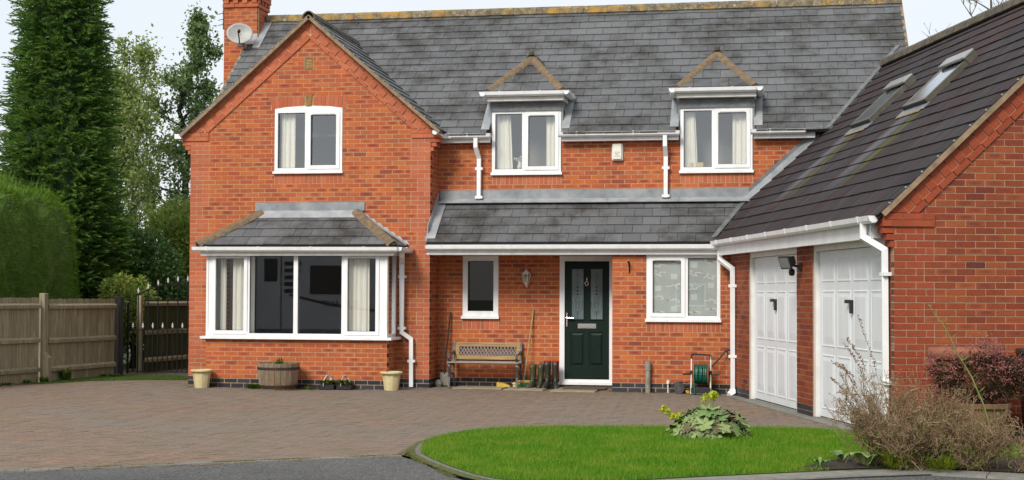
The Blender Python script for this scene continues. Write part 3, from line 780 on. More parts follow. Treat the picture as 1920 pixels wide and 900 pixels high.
# chimney
chim = wall(HB, 'chimney', (-0.55, 2.9, 0), Xv, FRONT, 0, 0.67, 3.0, 7.5, ok=lambda u, z: False, depth=0.05)
wall(HB, 'chimney', (0.12, 2.9, 0), Yv, EAST, 0.1, 0.62, 5.0, 7.5, ok=lambda u, z: False)
mb = MB(); mb.box(-0.53, 0.11, 3.005, 3.5, 3.0, 7.5); mb.build('chimney_core', 'mortar', house)
for (z0, z1, e) in ((7.125, 7.19, 0.03), (7.275, 7.34, 0.05), (7.35, 7.415, 0.05), (7.425, 7.49, 0.03)):
    x = -0.55-e
    for i in range(3):
        w = (0.67+2*e)/3; HB.piece(frame_matrix((0, 2.9, 0), Xv, Zv, FRONT), [(x+i*w+0.004, z0), (x+(i+1)*w-0.004, z0), (x+(i+1)*w-0.004, z1), (x+i*w+0.004, z1)], -0.1, e, None, 1, brick_tint(1))
        w = (0.62+2*e)/3; HB.piece(frame_matrix((0.12, 2.9-e, 0), Yv, Zv, EAST), [(i*w+0.004, z0), ((i+1)*w-0.004, z0), ((i+1)*w-0.004, z1), (i*w+0.004, z1)], -0.1, e, None, 1, brick_tint(1))
for i in range(4):
    HB.piece(frame_matrix((-0.55, 2.9, 0), Xv, Zv, FRONT), [(i*0.19, 7.2), (i*0.19+0.1, 7.2), (i*0.19+0.1, 7.265), (i*0.19, 7.265)], -0.1, 0.04, None, 1, brick_tint(1))
    HB.piece(frame_matrix((0.12, 2.9, 0), Yv, Zv, EAST), [(i*0.18, 7.2), (i*0.18+0.09, 7.2), (i*0.18+0.09, 7.265), (i*0.18, 7.265)], -0.1, 0.04, None, 1, brick_tint(1))
mb = MB(); mb.box(-0.60, 0.17, 2.86, 3.56, 7.49, 7.56); mb.lathe([(0.12, 7.56), (0.10, 7.85), (0.12, 7.87), (0.09, 7.87)], (-0.21, 3.2, 0), 16); mb.build('chimney_cap', 'ridge_clay', house)
HB.finish(300, 'brick', 'brickwork')

# roofs ----------------------------------------------------------
PIT = math.radians(41); MS = Vector((0, math.cos(PIT), math.sin(PIT)))
ME_Y, ME_Z = 0.36, 4.272; RX0, RX1 = -0.05, 12.27
RIDGE_Y = 3.46; HM = (RIDGE_Y-ME_Y)/math.cos(PIT); RIDGE_Z = ME_Z+HM*math.sin(PIT)
def z_main(y): return ME_Z+(y-ME_Y)*math.tan(PIT)
def z_wing(x): return WTOP+0.02-WSL*abs(x-WX)
def z_gar(x, y): return 2.64+0.94*(Vector((x, y, 0))-GA_O).dot(GA_A)
DORM = [(5.80, 5.205, 6.395), (9.01, 8.415, 9.605)]
holes = [(c-0.66-RX0, c+0.66-RX0, 0.0, 1.16) for c, _, _ in DORM]
def main_ok(u, s):
    x, y = RX0+u, ME_Y+s*math.cos(PIT); z = z_main(y)
    if z_wing(x) > z-0.03 and x < 4.6: return False
    if z_gar(x, y) > z-0.03: return False
    for c, _, _ in DORM:
        if abs(x-c) < 0.75 and s < 2.0: return False
    return True
mroof, MN = slating(HS, 'roof', (RX0, ME_Y, ME_Z), Xv, MS, RX1-RX0, HM, 0.30, 18, holes=holes, ok=main_ok)
mb = MB(); mb.add([(RX0, RIDGE_Y, RIDGE_Z-0.02), (RX1, RIDGE_Y, RIDGE_Z-0.02), (RX1, RIDGE_Y+3.2, RIDGE_Z-0.02-3.2*math.tan(PIT)), (RX0, RIDGE_Y+3.2, RIDGE_Z-0.02-3.2*math.tan(PIT))], [(0, 1, 2, 3)]); mb.build('roof', 'underlay', house)
mb = MB()
for x0, x1 in ((0.0, 0.1), (12.05, 12.15)):
    mb.prism([(D1, 0), (6.4, 0), (6.4, 4.3), (RIDGE_Y, RIDGE_Z-0.15), (D1, z_main(D1)-0.15)], (x0, 0, 0), Yv, Zv, Xv, 0, x1-x0)
mb.box(0.1, 12.05, 6.3, 6.4, 0, 4.3); mb.build('wall', 'mortar', house)
ridge_tiles(mroof, 'ridge_tile', (0.14, RIDGE_Y, RIDGE_Z+0.05), (RX1, RIDGE_Y, RIDGE_Z+0.05), 'ridge_lichen', 0.45, 0.115, 0.95)
# verge edge of the main roof (right end)
mb = MB(); mb.prism([(0, -0.06), (HM, -0.06), (HM, 0.02), (0, 0.02)], (RX1, ME_Y, ME_Z), MS, MN, Xv, -0.04, 0.01); mb.build('verge', 'undercloak', house)
mb = MB(); mb.prism([(0, -0.06), (HM, -0.06), (HM, 0.02), (0, 0.02)], (RX0, ME_Y, ME_Z), MS, MN, Xv, -0.01, 0.04); mb.build('verge', 'undercloak', house)
# wing roof
wp = math.atan(WSL); wh = 2.31
for s in (1, -1):
    ex = WX+s*wh; ez = WTOP+0.01-WSL*wh; S = Vector((-s*math.cos(wp), 0, math.sin(wp)))
    r_, _n = slating(HS, 'roof', (ex, -0.115, ez), Yv, S, 3.1, wh/math.cos(wp), 0.30, 13, ok=lambda u, v: False, inset=(0.06, 0.0))
ridge_tiles(house, 'ridge_tile', (WX, -0.12, WTOP+0.045), (WX, 2.66, WTOP+0.045), 'ridge_dark', 0.45, 0.10, 0.9)
for s in (1, -1):
    # verge undercloak: a mortar-bedded strip that follows the gable slope
    c, n = math.cos(wp), math.sin(wp); L = wh/c
    P = Vector((WX, 0, WTOP)); Dn = Vector((s*c, 0, -n)); Pp = Vector((s*n, 0, c))
    mb = MB(); mb.prism([(0.0, -0.046), (L, -0.046), (L, 0.008), (0.0, 0.008)], P, Dn, Pp, FRONT, -0.05, 0.117); vg = mb.build('verge', 'undercloak', house)
    for i in range(13):
        q = P+Dn*(0.12+i*0.235)+FRONT*0.118+Pp*0.016; m = MB(); m.box(q.x-0.008, q.x+0.008, q.y-0.008, q.y+0.01, q.z-0.008, q.z+0.010); m.build('slate_clip', 'clip_metal', vg)
# porch roof
PY0, PZ0 = -0.36, 2.415; pslope = math.atan2(3.15-PZ0, 0.60-PY0); PS = Vector((0, math.cos(pslope), math.sin(pslope))); PH = (0.60-PY0)/math.cos(pslope)
def porch_ok(u, s): return 4.285+u < 8.85+0.55*s
proof, PN = slating(HS, 'roof', (4.285, PY0, PZ0), Xv, PS, 5.4, PH, 0.295, 5, ok=porch_ok)
# bay roof
BE_Y, BE_Z, BT_Z = -0.80, 2.365, 2.93; bsl = math.atan2(BT_Z-BE_Z, -BE_Y); BS = Vector((0, math.cos(bsl), math.sin(bsl))); BH = -BE_Y/math.cos(bsl)
bl, br = 0.44, 3.86; ins = 0.86
broof, BN = slating(HS, 'roof', (bl, BE_Y, BE_Z), Xv, BS, br-bl, BH, 0.295, 4, clips=[(-1, ins/BH, 0.0), (1, ins/BH, br-bl)])
ssl = math.atan2(BT_Z-BE_Z, ins)
for s in (1, -1):
    ex = br if s > 0 else bl; S = Vector((-s*math.cos(ssl), 0, math.sin(ssl))); H = ins/math.cos(ssl)
    slating(HS, 'roof', (ex, BE_Y, BE_Z), Yv, S, 0.80, H, 0.295, 4, clips=[(-1, 0.80/H, 0.0)], ok=lambda u, v: False)
    ridge_tiles(broof, 'hip_tile', (ex-s*0.01, BE_Y+0.01, BE_Z+0.035), (ex-s*ins, -0.02, BT_Z+0.05), 'ridge_clay', 0.36, 0.085, 0.7)
HS_dorm = []
for (cx, wx0, wx1) in DORM:
    # hipped dormer roof
    ey, ez, hw, az = 0.42, 5.015, 0.66, 5.70; run = 0.78; sl = math.atan2(az-ez, run); S = Vector((0, math.cos(sl), math.sin(sl))); H = run/math.cos(sl)
    dr, _n = slating(HS, 'roof', (cx-hw, ey, ez), Xv, S, 2*hw, H, 0.29, 4, clips=[(-1, hw/H, 0.0), (1, hw/H, 2*hw)], u0=0.0)
    s2 = math.atan2(az-ez, hw); H2 = hw/math.cos(s2)
    for s in (1, -1):
        S2 = Vector((-s*math.cos(s2), 0, math.sin(s2)))
        slating(HS, 'roof', (cx+s*hw, ey, ez), Yv, S2, 1.75, H2, 0.29, 4, clips=[(-1, run/H2, 0.0)], ok=lambda u, v: False)
        ridge_tiles(dr, 'hip_tile', (cx+s*(hw-0.01), ey+0.01, ez+0.03), (cx, ey+run, az+0.045), 'ridge_clay', 0.36, 0.075, 0.7)
    ridge_tiles(dr, 'ridge_tile', (cx, ey+run-0.08, az+0.055), (cx, ey+run+0.9, az+0.055), 'ridge_dark', 0.45, 0.085, 0.8)
    m = MB(); m.lathe([(0.0, 0.0), (0.035, 0.0), (0.045, 0.05), (0.03, 0.09), (0.0, 0.10)], (cx, ey+run-0.07, az+0.05), 10); m.build('ridge_end', 'ridge_dark', dr)
    # cheeks, apron, fascia and gutter
    for s in (1, -1):
        m = MB(); x = cx+s*0.60; m.prism([(0.60, 4.25), (1.35, 5.0), (0.60, 5.0)], (x, 0, 0), Yv, Zv, Xv, -0.03, 0.03); m.build('dormer_cheek', 'lead_mid', house)
    m = MB(); m.box(cx-0.615, cx+0.60, 0.575, 0.64, 4.725, 4.90)
    m.box(cx-0.62, cx+0.605, 0.565, 0.575, 4.705, 4.735)
    la = m.build('lead_apron', 'lead_dark', house)
    for dx in (-0.30, 0.235):         # cast fleur-de-lis badges on the lead
        mbb = MB(); y = 0.566
        for an in (-0.75, 0, 0.75):
            c = Vector((cx+dx+math.sin(an)*0.032, y, 4.805+math.cos(an)*0.03)); ca, sa = math.cos(an), math.sin(an)
            mbb.prism([(0.014*ca-0.0*sa, 0.0*ca-0.014*sa), (0.0*ca+0.034*sa, 0.034*ca), (-0.014*ca, 0.014*sa), (-0.03*sa, -0.03*ca)], c, Xv, Zv, FRONT, 0.0, 0.012)
        mbb.box(cx+dx-0.04, cx+dx+0.04, y-0.012, y, 4.777, 4.790); mbb.box(cx+dx-0.008, cx+dx+0.008, y-0.011, y, 4.755, 4.777)
        mbb.build('lead_badge', 'lead_dark', la)
    m = MB(); m.box(cx-0.655, cx+0.66, 0.44, 0.575, 4.86, 4.985); m.box(cx-0.655, cx-0.60, 0.575, 1.3, 4.86, 4.985); m.box(cx+0.605, cx+0.66, 0.575, 1.3, 4.86, 4.985); m.build('fascia', 'upvc_aged', house)
    gutter(house, (cx-0.74, 0.44, 5.01), (cx+0.78, 0.44, 5.01), FRONT, 0.7, phase=0.3)
    gutter(house, (cx+0.665, 0.33, 5.008), (cx+0.665, 1.2, 5.008), EAST, 0.8, phase=0.5)
    gutter(house, (cx-0.665, 1.2, 5.008), (cx-0.665, 0.33, 5.008), WEST, 0.8, phase=0.5)
    window(house, (wx0, D1, 3.655), Xv, FRONT, wx1-wx0, 1.06, [(0.055, 0.52, False), (0.585, 1.135, True)], front=0.03)
    for s in (1, -1):      # lead soakers beside the cheeks, lying on the slates
        a0 = Vector((cx+s*0.62, 0.44, z_main(0.44)+0.035)); a1 = Vector((cx+s*0.76, 0.44, z_main(0.44)+0.035)); b0 = Vector((cx+s*0.62, 1.15, z_main(1.15)+0.035)); b1 = Vector((cx+s*0.76, 1.15, z_main(1.15)+0.035))
        lead_sheet(house, [(a0, a1), (b0, b1)] if s > 0 else [(a1, a0), (b1, b0)])
    room(house, (wx0, D1, 3.655), Xv, FRONT, -0.05, wx1-wx0+0.05, -0.3, 1.06, 0.55, n0=-0.08)
HS.finish(300, 'slate', 'slating')

# eaves: fascias, gutters, downpipes ------------------------------
for a, b in ((4.33, 5.18), (6.42, 8.39), (9.63, 10.62)):
    mb = MB(); mb.box(a, b, 0.47, 0.60, 4.165, 4.275); mb.build('fascia', 'upvc', house)
for a, b in ((4.50, 5.22), (6.38, 8.42), (9.58, 10.47)): gutter(house, (a, 0.47, 4.305), (b, 0.47, 4.305), FRONT, 0.95, phase=0.3)
gutter(house, (4.31, -0.10, 4.315), (4.31, 0.30, 4.305), EAST, 2, phase=0.2)
mb = MB(); mb.sweep([(4.36, 0.28, 4.27), (4.44, 0.40, 4.27), (4.52, 0.415, 4.27)], [(-0.05, -0.04), (0.05, -0.04), (0.05, 0.04), (-0.05, 0.04)]); mb.build('gutter_corner', 'upvc_aged', house)
mb = MB(); mb.box(-0.26, -0.14, -0.1, 2.0, 4.24, 4.32); mb.build('gutter', 'upvc', house)
pipe_sq(house, [(4.955, 0.42, 4.24), (4.955, 0.42, 4.08), (4.99, 0.55, 3.90), (4.99, 0.55, 3.20)], clips_at=[(4.99, 0.56, 3.72), (4.99, 0.55, 3.23)])
pipe_sq(house, [(8.17, 0.42, 4.24), (8.17, 0.42, 4.06), (8.175, 0.55, 3.90), (8.175, 0.55, 3.20)], clips_at=[(8.175, 0.56, 3.70), (8.175, 0.55, 3.23)])
mb = MB(); mb.box(4.30, 9.10, -0.335, -0.305, 2.225, 2.40); mb.box(4.30, 4.33, -0.305, 0.6, 2.225, 2.40); mb.build('fascia', 'upvc', house)
mb = MB(); mb.box(4.27, 7.36, -0.305, 0.62, 2.232, 2.245); mb.box(7.36, 9.3, -0.305, -0.25, 2.232, 2.245); mb.build('soffit', 'upvc_aged', house)
gutter(house, (4.285, -0.335, 2.375), (9.10, -0.335, 2.375), FRONT, 1.15, phase=0.25)
dq = GP(-0.05, 6.88, 0); pipe_sq(house, [(9.10, -0.40, 2.32), (9.10, -0.42, 2.14), (dq.x, dq.y, 1.98), (dq.x, dq.y, 0.06)], clips_at=[(dq.x, dq.y, 1.72), (dq.x, dq.y, 0.62)])
mb = MB(); mb.sweep([(dq.x, dq.y, 0.11), (dq.x, dq.y, 0.05), (dq.x-0.05, dq.y-0.05, 0.012)], [(-0.045, -0.045), (0.045, -0.045), (0.045, 0.045), (-0.045, 0.045)]); mb.build('pipe_shoe', 'upvc', house)
gutter(house, (0.38, BE_Y+0.06, 2.345), (3.92, BE_Y+0.06, 2.335), FRONT, 0.9, phase=0.25)
gutter(house, (3.88, BE_Y+0.02, 2.335), (3.88, -0.02, 2.335), EAST, 0.6, phase=0.3)
mb = MB(); mb.box(0.50, 3.83, -0.74, -0.70, 2.20, 2.31); mb.box(3.79, 3.83, -0.70, 0, 2.20, 2.31); mb.box(0.50, 3.79, -0.70, 0.0, 2.285, 2.30); mb.build('fascia', 'upvc_aged', house)
pipe_sq(house, [(3.90, -0.50, 2.28), (3.90, -0.46, 2.20), (3.815, -0.12, 2.10), (3.815, -0.10, 0.93), (3.97, -0.07, 0.82), (3.975, -0.07, 0.02)], clips_at=[(3.815, -0.09, 1.86), (3.815, -0.09, 1.0), (3.975, -0.06, 0.45)])

# lead work -------------------------------------------------------
for a, b in ((4.30, 5.62), (5.60, 7.02), (7.0, 8.22), (8.2, 9.55)): lead_sheet(house, [((a, D1-0.012-0.003*(a > 5), 3.358+rnd.uniform(-.004, .004)), (a, D1-0.020, 3.20)), ((b, D1-0.012, 3.358+rnd.uniform(-.004, .004)), (b, D1-0.020, 3.2))], mat='lead_mid')
ap = lambda x: ((x, D1-0.018, 3.205), (x, D1-0.02-0.16, 3.205-0.075))
for a, b in ((4.32, 5.75), (5.74, 7.2), (7.19, 8.4), (8.39, 9.62)): lead_sheet(house, [ap(a), ap(b)])
# porch roof against the wing return, turned on to the wing face
pz = lambda y: PZ0+(y-PY0)*math.tan(pslope)
lead_sheet(house, [((4.275, -0.30, pz(-0.30)+0.03), (4.42, -0.30, pz(-0.30)+0.03)), ((4.275, 0.58, pz(0.58)+0.035), (4.42, 0.58, pz(0.58)+0.035))])
lead_sheet(house, [((4.272, -0.20, pz(-0.20)), (4.272, -0.20, pz(-0.2)+0.17)), ((4.272, 0.60, pz(0.60)+0.02), (4.272, 0.60, pz(0.6)+0.17))])
mb = MB(); mb.prism([(4.20, 2.44), (4.30, 2.42), (4.30, 2.66), (4.235, 2.62), (4.19, 2.53)], (0, -0.012, 0), Xv, Zv, FRONT, 0, 0.016); mb.build('lead_flashing', 'lead', house)
# bay: cover flashing and stepped sides
lead_sheet(house, [((1.19, -0.012, 3.13), (1.19, -0.018, 2.98)), ((2.1, -0.012, 3.128), (2.1, -0.018, 2.98))], mat='lead_mid'); lead_sheet(house, [((2.08, -0.016, 3.128), (2.08, -0.022, 2.98)), ((3.13, -0.012, 3.125), (3.13, -0.018, 2.98))], mat='lead_mid')
lead_sheet(house, [((1.28, -0.018, 2.985), (1.2, -0.16, 2.855)), ((3.0, -0.018, 2.985), (3.08, -0.16, 2.855))])
stepped(house, (0, 0, 0), Xv, FRONT, lambda z: br-(z-BE_Z)/(BT_Z-BE_Z)*ins, 2.34, 3.05, 0.11, 1)
stepped(house, (0, 0, 0), Xv, FRONT, lambda z: bl+(z-BE_Z)/(BT_Z-BE_Z)*ins, 2.70, 3.05, 0.03, -1)
lead_sheet(house, [((br+0.02, -0.10, BE_Z+0.03), (br+0.02, -0.005, BE_Z+0.05)), ((3.0, -0.10, BT_Z+0.04), (3.0, -0.005, BT_Z+0.06))])
# upper wall against the garage roof
gl = lambda z: (lambda t: t)((z-2.64+0.94*(GA_O.dot(GA_A)-D1*GA_A.y))/(0.94*GA_A.x))   # x on y = D1 where the garage roof is at height z
stepped(house, (0, D1, 0), Xv, FRONT, gl, 3.15, 4.17, 0.20, -1, mat='lead_dark')
g0, g1 = Vector((gl(3.15), D1, 3.15)), Vector((gl(4.22), D1, 4.22))
lead_sheet(house, [(g0+Vector((-0.10, -0.025, 0.02)), g0+Vector((0.04, -0.09, -0.01))), (g1+Vector((-0.10, -0.025, 0.02)), g1+Vector((0.04, -0.09, -0.01)))], mat='lead_mid')
# chimney flashings
lead_sheet(house, [((0.125, 2.62, z_main(2.62)+0.04), (0.27, 2.62, z_main(2.62)+0.04)), ((0.125, RIDGE_Y-0.05, z_main(RIDGE_Y-0.05)+0.04), (0.27, RIDGE_Y-0.05, z_main(RIDGE_Y-0.05)+0.04))])
stepped(house, (0.12, 0, 0), Yv, EAST, lambda z: 2.9+(z-z_main(2.9))/math.tan(PIT), z_main(2.9)+0.02, z_main(3.4), 0.03, -1)
mb = MB(); mb.box(-0.10, 0.135, 2.88, 2.90, z_main(2.9)-0.1, z_main(2.9)+0.12); mb.build('lead_flashing', 'lead', house)
lead_sheet(house, [((-0.06, 2.885, z_main(2.885)+0.04), (0.135, 2.885, z_main(2.885)+0.04)), ((-0.06, 2.72, z_main(2.72)+0.04), (0.135, 2.72, z_main(2.72)+0.04))])

# windows and door -------------------------------------------------
window(house, (1.525, 0, 3.66), Xv, FRONT, 1.20, 1.06, [(0.06, 0.54, False), (0.60, 1.14, True)], front=0.012, sill=0.04,
       head_pts=[(0.0, 1.061), (1.20, 1.061), (1.20, 1.075), (1.0, 1.105), (0.6, 1.125), (0.2, 1.105), (0.0, 1.075)])
room(house, (1.525, 0, 3.66), Xv, FRONT, -0.3, 1.5, -0.6, 1.0, 2.2)
window(house, (4.70, D1, 1.20), Xv, FRONT, 0.62, 1.03, [(0.075, 0.545, False)], front=0.0, fw=0.085, glass='glass_dark')
room(house, (4.70, D1, 1.20), Xv, FRONT, -0.2, 0.9, -0.8, 1.1, 1.6)
uw = window(house, (7.92, D2, 1.185), Xv, FRONT, 1.18, 1.04, [(0.055, 0.60, True), (0.665, 1.125, False)], front=0.0)
room(house, (7.92, D2, 1.185), Xv, FRONT, -0.2, 1.3, -0.8, 1.1, 0.6)
# frosted film with script print on the inside of the utility window
mb = MB(); mb.box(7.97, 9.06, D2+0.050, D2+0.054, 1.22, 2.19); fm = mb.build('frosted_film', 'frosted_film', uw)
pr = MB(); y = D2+0.0485
def squiggle(cx, cz, w, h, ph):
    pts = []
    for i in range(26):
        t = i/25; pts.append((cx-w/2+w*t+0.035*math.sin(t*15+ph), cz+h*math.sin(t*9.5+ph)*(0.5+0.5*math.cos(t*3+ph))))
    for (a, b) in zip(pts[:-1], pts[1:]):
        d = Vector((b[0]-a[0], b[1]-a[1])); q = Vector((-d.y, d.x)); q = q.normalized()*0.006 if q.length > 1e-6 else Vector((0.006, 0))
        pr.add([(a[0]-q.x, y, a[1]-q.y), (b[0]-q.x, y, b[1]-q.y), (b[0]+q.x, y, b[1]+q.y), (a[0]+q.x, y, a[1]+q.y)], [(0, 1, 2, 3)])
k = 0
for cx in (8.10, 8.36, 8.68, 8.95):
    for j in range(5):
        cz = 1.30+j*0.19+(0.05 if k % 2 else 0); k += 1
        if k % 3: squiggle(cx, cz, 0.20, 0.055, k*1.3)
        else:
            for q in range(5): pr.box(cx-0.05, cx+0.05, y-0.0005, y, cz-0.04+q*0.018, cz-0.03+q*0.018)
pr.build('film_print', 'film_print', uw)
# bay window
bw = MB(); O = Vector((0, BY, 0)); n0, n1 = -0.075, 0.0
zb, zt = 0.855, 2.275
bars = [(0.57, 0.672), (1.287, 1.324), (2.09, 2.163), (2.918, 2.964), (3.56, 3.69)]
bw.prism([(0.57, zb), (3.69, zb), (3.69, zb+0.05), (0.57, zb+0.05)], O, Xv, Zv, FRONT, n0, n1)
bw.prism([(0.57, zt-0.075), (3.69, zt-0.075), (3.69, zt), (0.57, zt)], O, Xv, Zv, FRONT, n0, n1)
for a, b in bars: bw.prism([(a, zb+0.05), (b, zb+0.05), (b, zt-0.075), (a, zt-0.075)], O, Xv, Zv, FRONT, n0, n1-0.001)
bw.box(0.565, 0.60, BY-0.012, BY+0.06, zb, zt); bw.box(3.655, 3.70, BY-0.012, BY+0.05, zb, zt)
for (y0, y1) in ((BY+0.05, BY+0.11), (-0.07, 0.0)): bw.box(3.63, 3.695, y0, y1, zb+0.05, zt-0.075)
bw.box(3.63, 3.695, BY+0.05, 0, zb, zb+0.05); bw.box(3.63, 3.695, BY+0.05, 0, zt-0.075, zt)
bw.box(0.575, 0.64, BY+0.06, 0, zb, zt)
bay = bw.build('bay_window', 'upvc', house)
for (a, b, op) in ((0.672, 1.287, 1), (1.324, 2.09, 0), (2.163, 2.918, 0), (2.964, 3.56, 1)):
    c, d = zb+0.05, zt-0.075
    if op:
        s = MB(); border(s, a, b, c-0.012, d+0.012, 0.058, -0.06, 0.018, O, Xv, FRONT); s.build('sash', 'upvc', bay)
        v = MB(); v.prism([(a+0.07, d-0.045), (b-0.07, d-0.045), (b-0.07, d-0.022), (a+0.07, d-0.022)], O, Xv, Zv, FRONT, 0.018, 0.028); v.build('trickle_vent', 'upvc_aged', bay)
        a, b, c, d = a+0.058, b-0.058, c+0.046, d-0.046
    g = MB(); border(g, a-0.001, b+0.001, c-0.001, d+0.001, 0.007, -0.035, -0.022, O, Xv, FRONT); g.build('gasket', 'gasket', bay)
    g = MB(); g.add([(a, BY+0.04, c), (b, BY+0.04, c), (b, BY+0.04, d), (a, BY+0.04, d)], [(0, 1, 2, 3)]); g.build('pane', 'glass_bay', bay, fix=False)
g = MB(); g.add([(3.665, BY+0.11, zb+0.05), (3.665, -0.07, zb+0.05), (3.665, -0.07, zt-0.075), (3.665, BY+0.11, zt-0.075)], [(0, 1, 2, 3)]); g.build('pane', 'glass', bay, fix=False)
mb = MB(); mb.box(0.49, 3.79, BY-0.085, BY+0.02, 0.812, 0.854); mb.box(3.70, 3.79, BY+0.02, 0.0, 0.812, 0.854); mb.box(0.49, 0.56, BY+0.02, 0, 0.812, 0.854); mb.box(0.56, 3.70, BY+0.02, 0.1, 0.82, 0.85); mb.build('sill', 'upvc', bay)
room(house, (0.15, 0.12, 0), Xv, FRONT, 0.0, 3.95, 0.02, 2.4, 3.2, n0=0.0)
mb = MB(); mb.box(0.6, 3.66, BY+0.06, 0.12, 0.80, 0.815); mb.build('window_board', 'upvc', bay)

# front door
DO = Vector((6.38, D1, 0.10)); DW, DH = 0.93, 2.125
mb = MB(); border(mb, 0, DW, 0, DH, 0.085, -0.07, 0.02, DO, Xv, FRONT, wb=0.045); mb.prism([(-0.01, -0.045), (DW+0.01, -0.045), (DW+0.01, 0.0), (-0.01, 0.0)], DO, Xv, Zv, FRONT, -0.07, 0.055); mb.build('door_frame', 'upvc', house)
du0, du1, dz0, dz1 = 0.088, DW-0.088, 0.06, DH-0.088; dw = du1-du0
mb = MB(); P_ = lambda a, b, c, d, n0, n1: mb.prism([(a, c), (b, c), (b, d), (a, d)], DO, Xv, Zv, FRONT, n0, n1)
gl_ = [(du0+0.115, du0+0.315), (du1-0.315, du1-0.115)]; gz0, gz1 = 1.06, dz1-0.13
P_(du0, du1, dz0, dz1, -0.055, -0.022)                                # slab
st = -0.010
for (a, b) in ((du0, du0+0.095), (du1-0.095, du1), ((du0+du1)/2-0.04, (du0+du1)/2+0.04)): P_(a, b, dz0+0.2, dz1-0.12, -0.03, st)
P_(du0, du1, dz1-0.12, dz1, -0.03, st); P_(du0, du1, dz0, dz0+0.2, -0.03, st); P_(du0+0.095, (du0+du1)/2-0.04, 0.84, 1.03, -0.03, st); P_((du0+du1)/2+0.04, du1-0.095, 0.84, 1.03, -0.03, st)
for (a, b) in ((du0+0.115, (du0+du1)/2-0.06), ((du0+du1)/2+0.06, du1-0.115)):                            # raised lower panels
    mb.add([DO+Xv*x+Zv*z+FRONT*n for (x, z, n) in ((a, 0.29, -0.022), (b, 0.29, -0.022), (b, 0.82, -0.022), (a, 0.82, -0.022), (a+0.03, 0.32, -0.008), (b-0.03, 0.32, -0.008), (b-0.03, 0.79, -0.008), (a+0.03, 0.79, -0.008))],
           [(0, 1, 5, 4), (1, 2, 6, 5), (2, 3, 7, 6), (3, 0, 4, 7), (4, 5, 6, 7)])
door = mb.build('door', 'door_green', house)
for (a, b) in ((du0+0.115, (du0+du1)/2-0.06), ((du0+du1)/2+0.06, du1-0.115)):
    g = MB(); g.prism([(a, gz0), (b, gz0), (b, gz1), (a, gz1)], DO, Xv, Zv, FRONT, -0.022, -0.016); g.build('door_pane', 'door_glass', door)
    m = MB(); border(m, a-0.02, b+0.02, gz0-0.02, gz1+0.02, 0.02, -0.022, -0.002, DO, Xv, FRONT); m.build('glazing_bead', 'door_green', door)
    c = (a+b)/2; le = MB()
    def strip(pts, w=0.003):
        for p, q in zip(pts[:-1], pts[1:]):
            d = Vector((q[0]-p[0], q[1]-p[1])); nn = Vector((-d.y, d.x)).normalized()*w
            le.add([DO+Xv*(x)+Zv*(z)+FRONT*-0.0145 for x, z in ((p[0]-nn.x, p[1]-nn.y), (q[0]-nn.x, q[1]-nn.y), (q[0]+nn.x, q[1]+nn.y), (p[0]+nn.x, p[1]+nn.y))], [(0, 1, 2, 3)])
    def oval(cx, cz, rx, rz): strip([(cx+rx*math.sin(i/14*2*math.pi), cz+rz*math.cos(i/14*2*math.pi)*(1.0)) for i in range(15)])
    strip([(c, gz0), (c, gz0+0.14)]); strip([(c, gz1), (c, gz1-0.25)]); oval(c, gz0+0.25, 0.042, 0.13); oval(c, gz0+0.24, 0.022, 0.06)
    for zz in (0.42, 0.48, 0.54):
        s = 0.024; le.add([DO+Xv*(c+x)+Zv*(gz0+zz+z)+FRONT*-0.0145 for x, z in ((-s, 0), (0, -s), (s, 0), (0, s))], [(0, 1, 2, 3)])
    strip([(a+0.012, gz0+0.30), (a+0.03, gz0+0.16), (c, gz0+0.08), (b-0.03, gz0+0.16), (b-0.012, gz0+0.30)]); oval(c, gz1-0.17, 0.03, 0.1); strip([(a+0.008, gz0+0.42), (b-0.008, gz0+0.42)], 0.002)
    le.build('lead_pattern', 'door_lead', door)
hc = (du0+du1)/2
m = MB(); m.prism([(hc-0.155, 0.905), (hc+0.155, 0.905), (hc+0.155, 0.985), (hc-0.155, 0.985)], DO, Xv, Zv, FRONT, -0.01, 0.004); m.prism([(hc-0.13, 0.925), (hc+0.13, 0.925), (hc+0.13, 0.962), (hc-0.13, 0.962)], DO, Xv, Zv, FRONT, 0.004, 0.014); m.build('letterbox', 'chrome', door)
m = MB(); m.lathe([(0.0, 0.0), (0.035, 0.0), (0.045, 0.012), (0.03, 0.03), (0.0, 0.034)], (DO.x+hc, D1+0.01, DO.z+1.675), 14, axis='Y')
m.tube([(DO.x+hc+0.026*math.sin(a), D1-0.03, DO.z+1.66+0.036*math.cos(a)) for a in [i*math.pi/8 for i in range(17)]], 0.008, 6); m.tube([(DO.x+hc, D1-0.01, DO.z+1.70), (DO.x+hc, D1-0.02, DO.z+1.76)], 0.012, 6)
m.build('knocker', 'chrome', door)
m = MB(); m.bbox(DO.x+du0+0.02, DO.x+du0+0.05, D1-0.012, D1+0.012, DO.z+0.93, DO.z+1.17, 0.005); m.tube([(DO.x+du0+0.035, D1-0.012, DO.z+1.08), (DO.x+du0+0.035, D1-0.05, DO.z+1.08), (DO.x+du0+0.155, D1-0.052, DO.z+1.075)], 0.010, 7); m.build('door_handle', 'chrome', door)
mb = MB(); mb.box(6.36, 7.33, D1+0.03, D1+0.10, 0.0, 0.10); mb.box(6.36, 7.33, D1-0.03, D1+0.03, 0.0, 0.055); mb.build('threshold', 'ridge_dark', house)
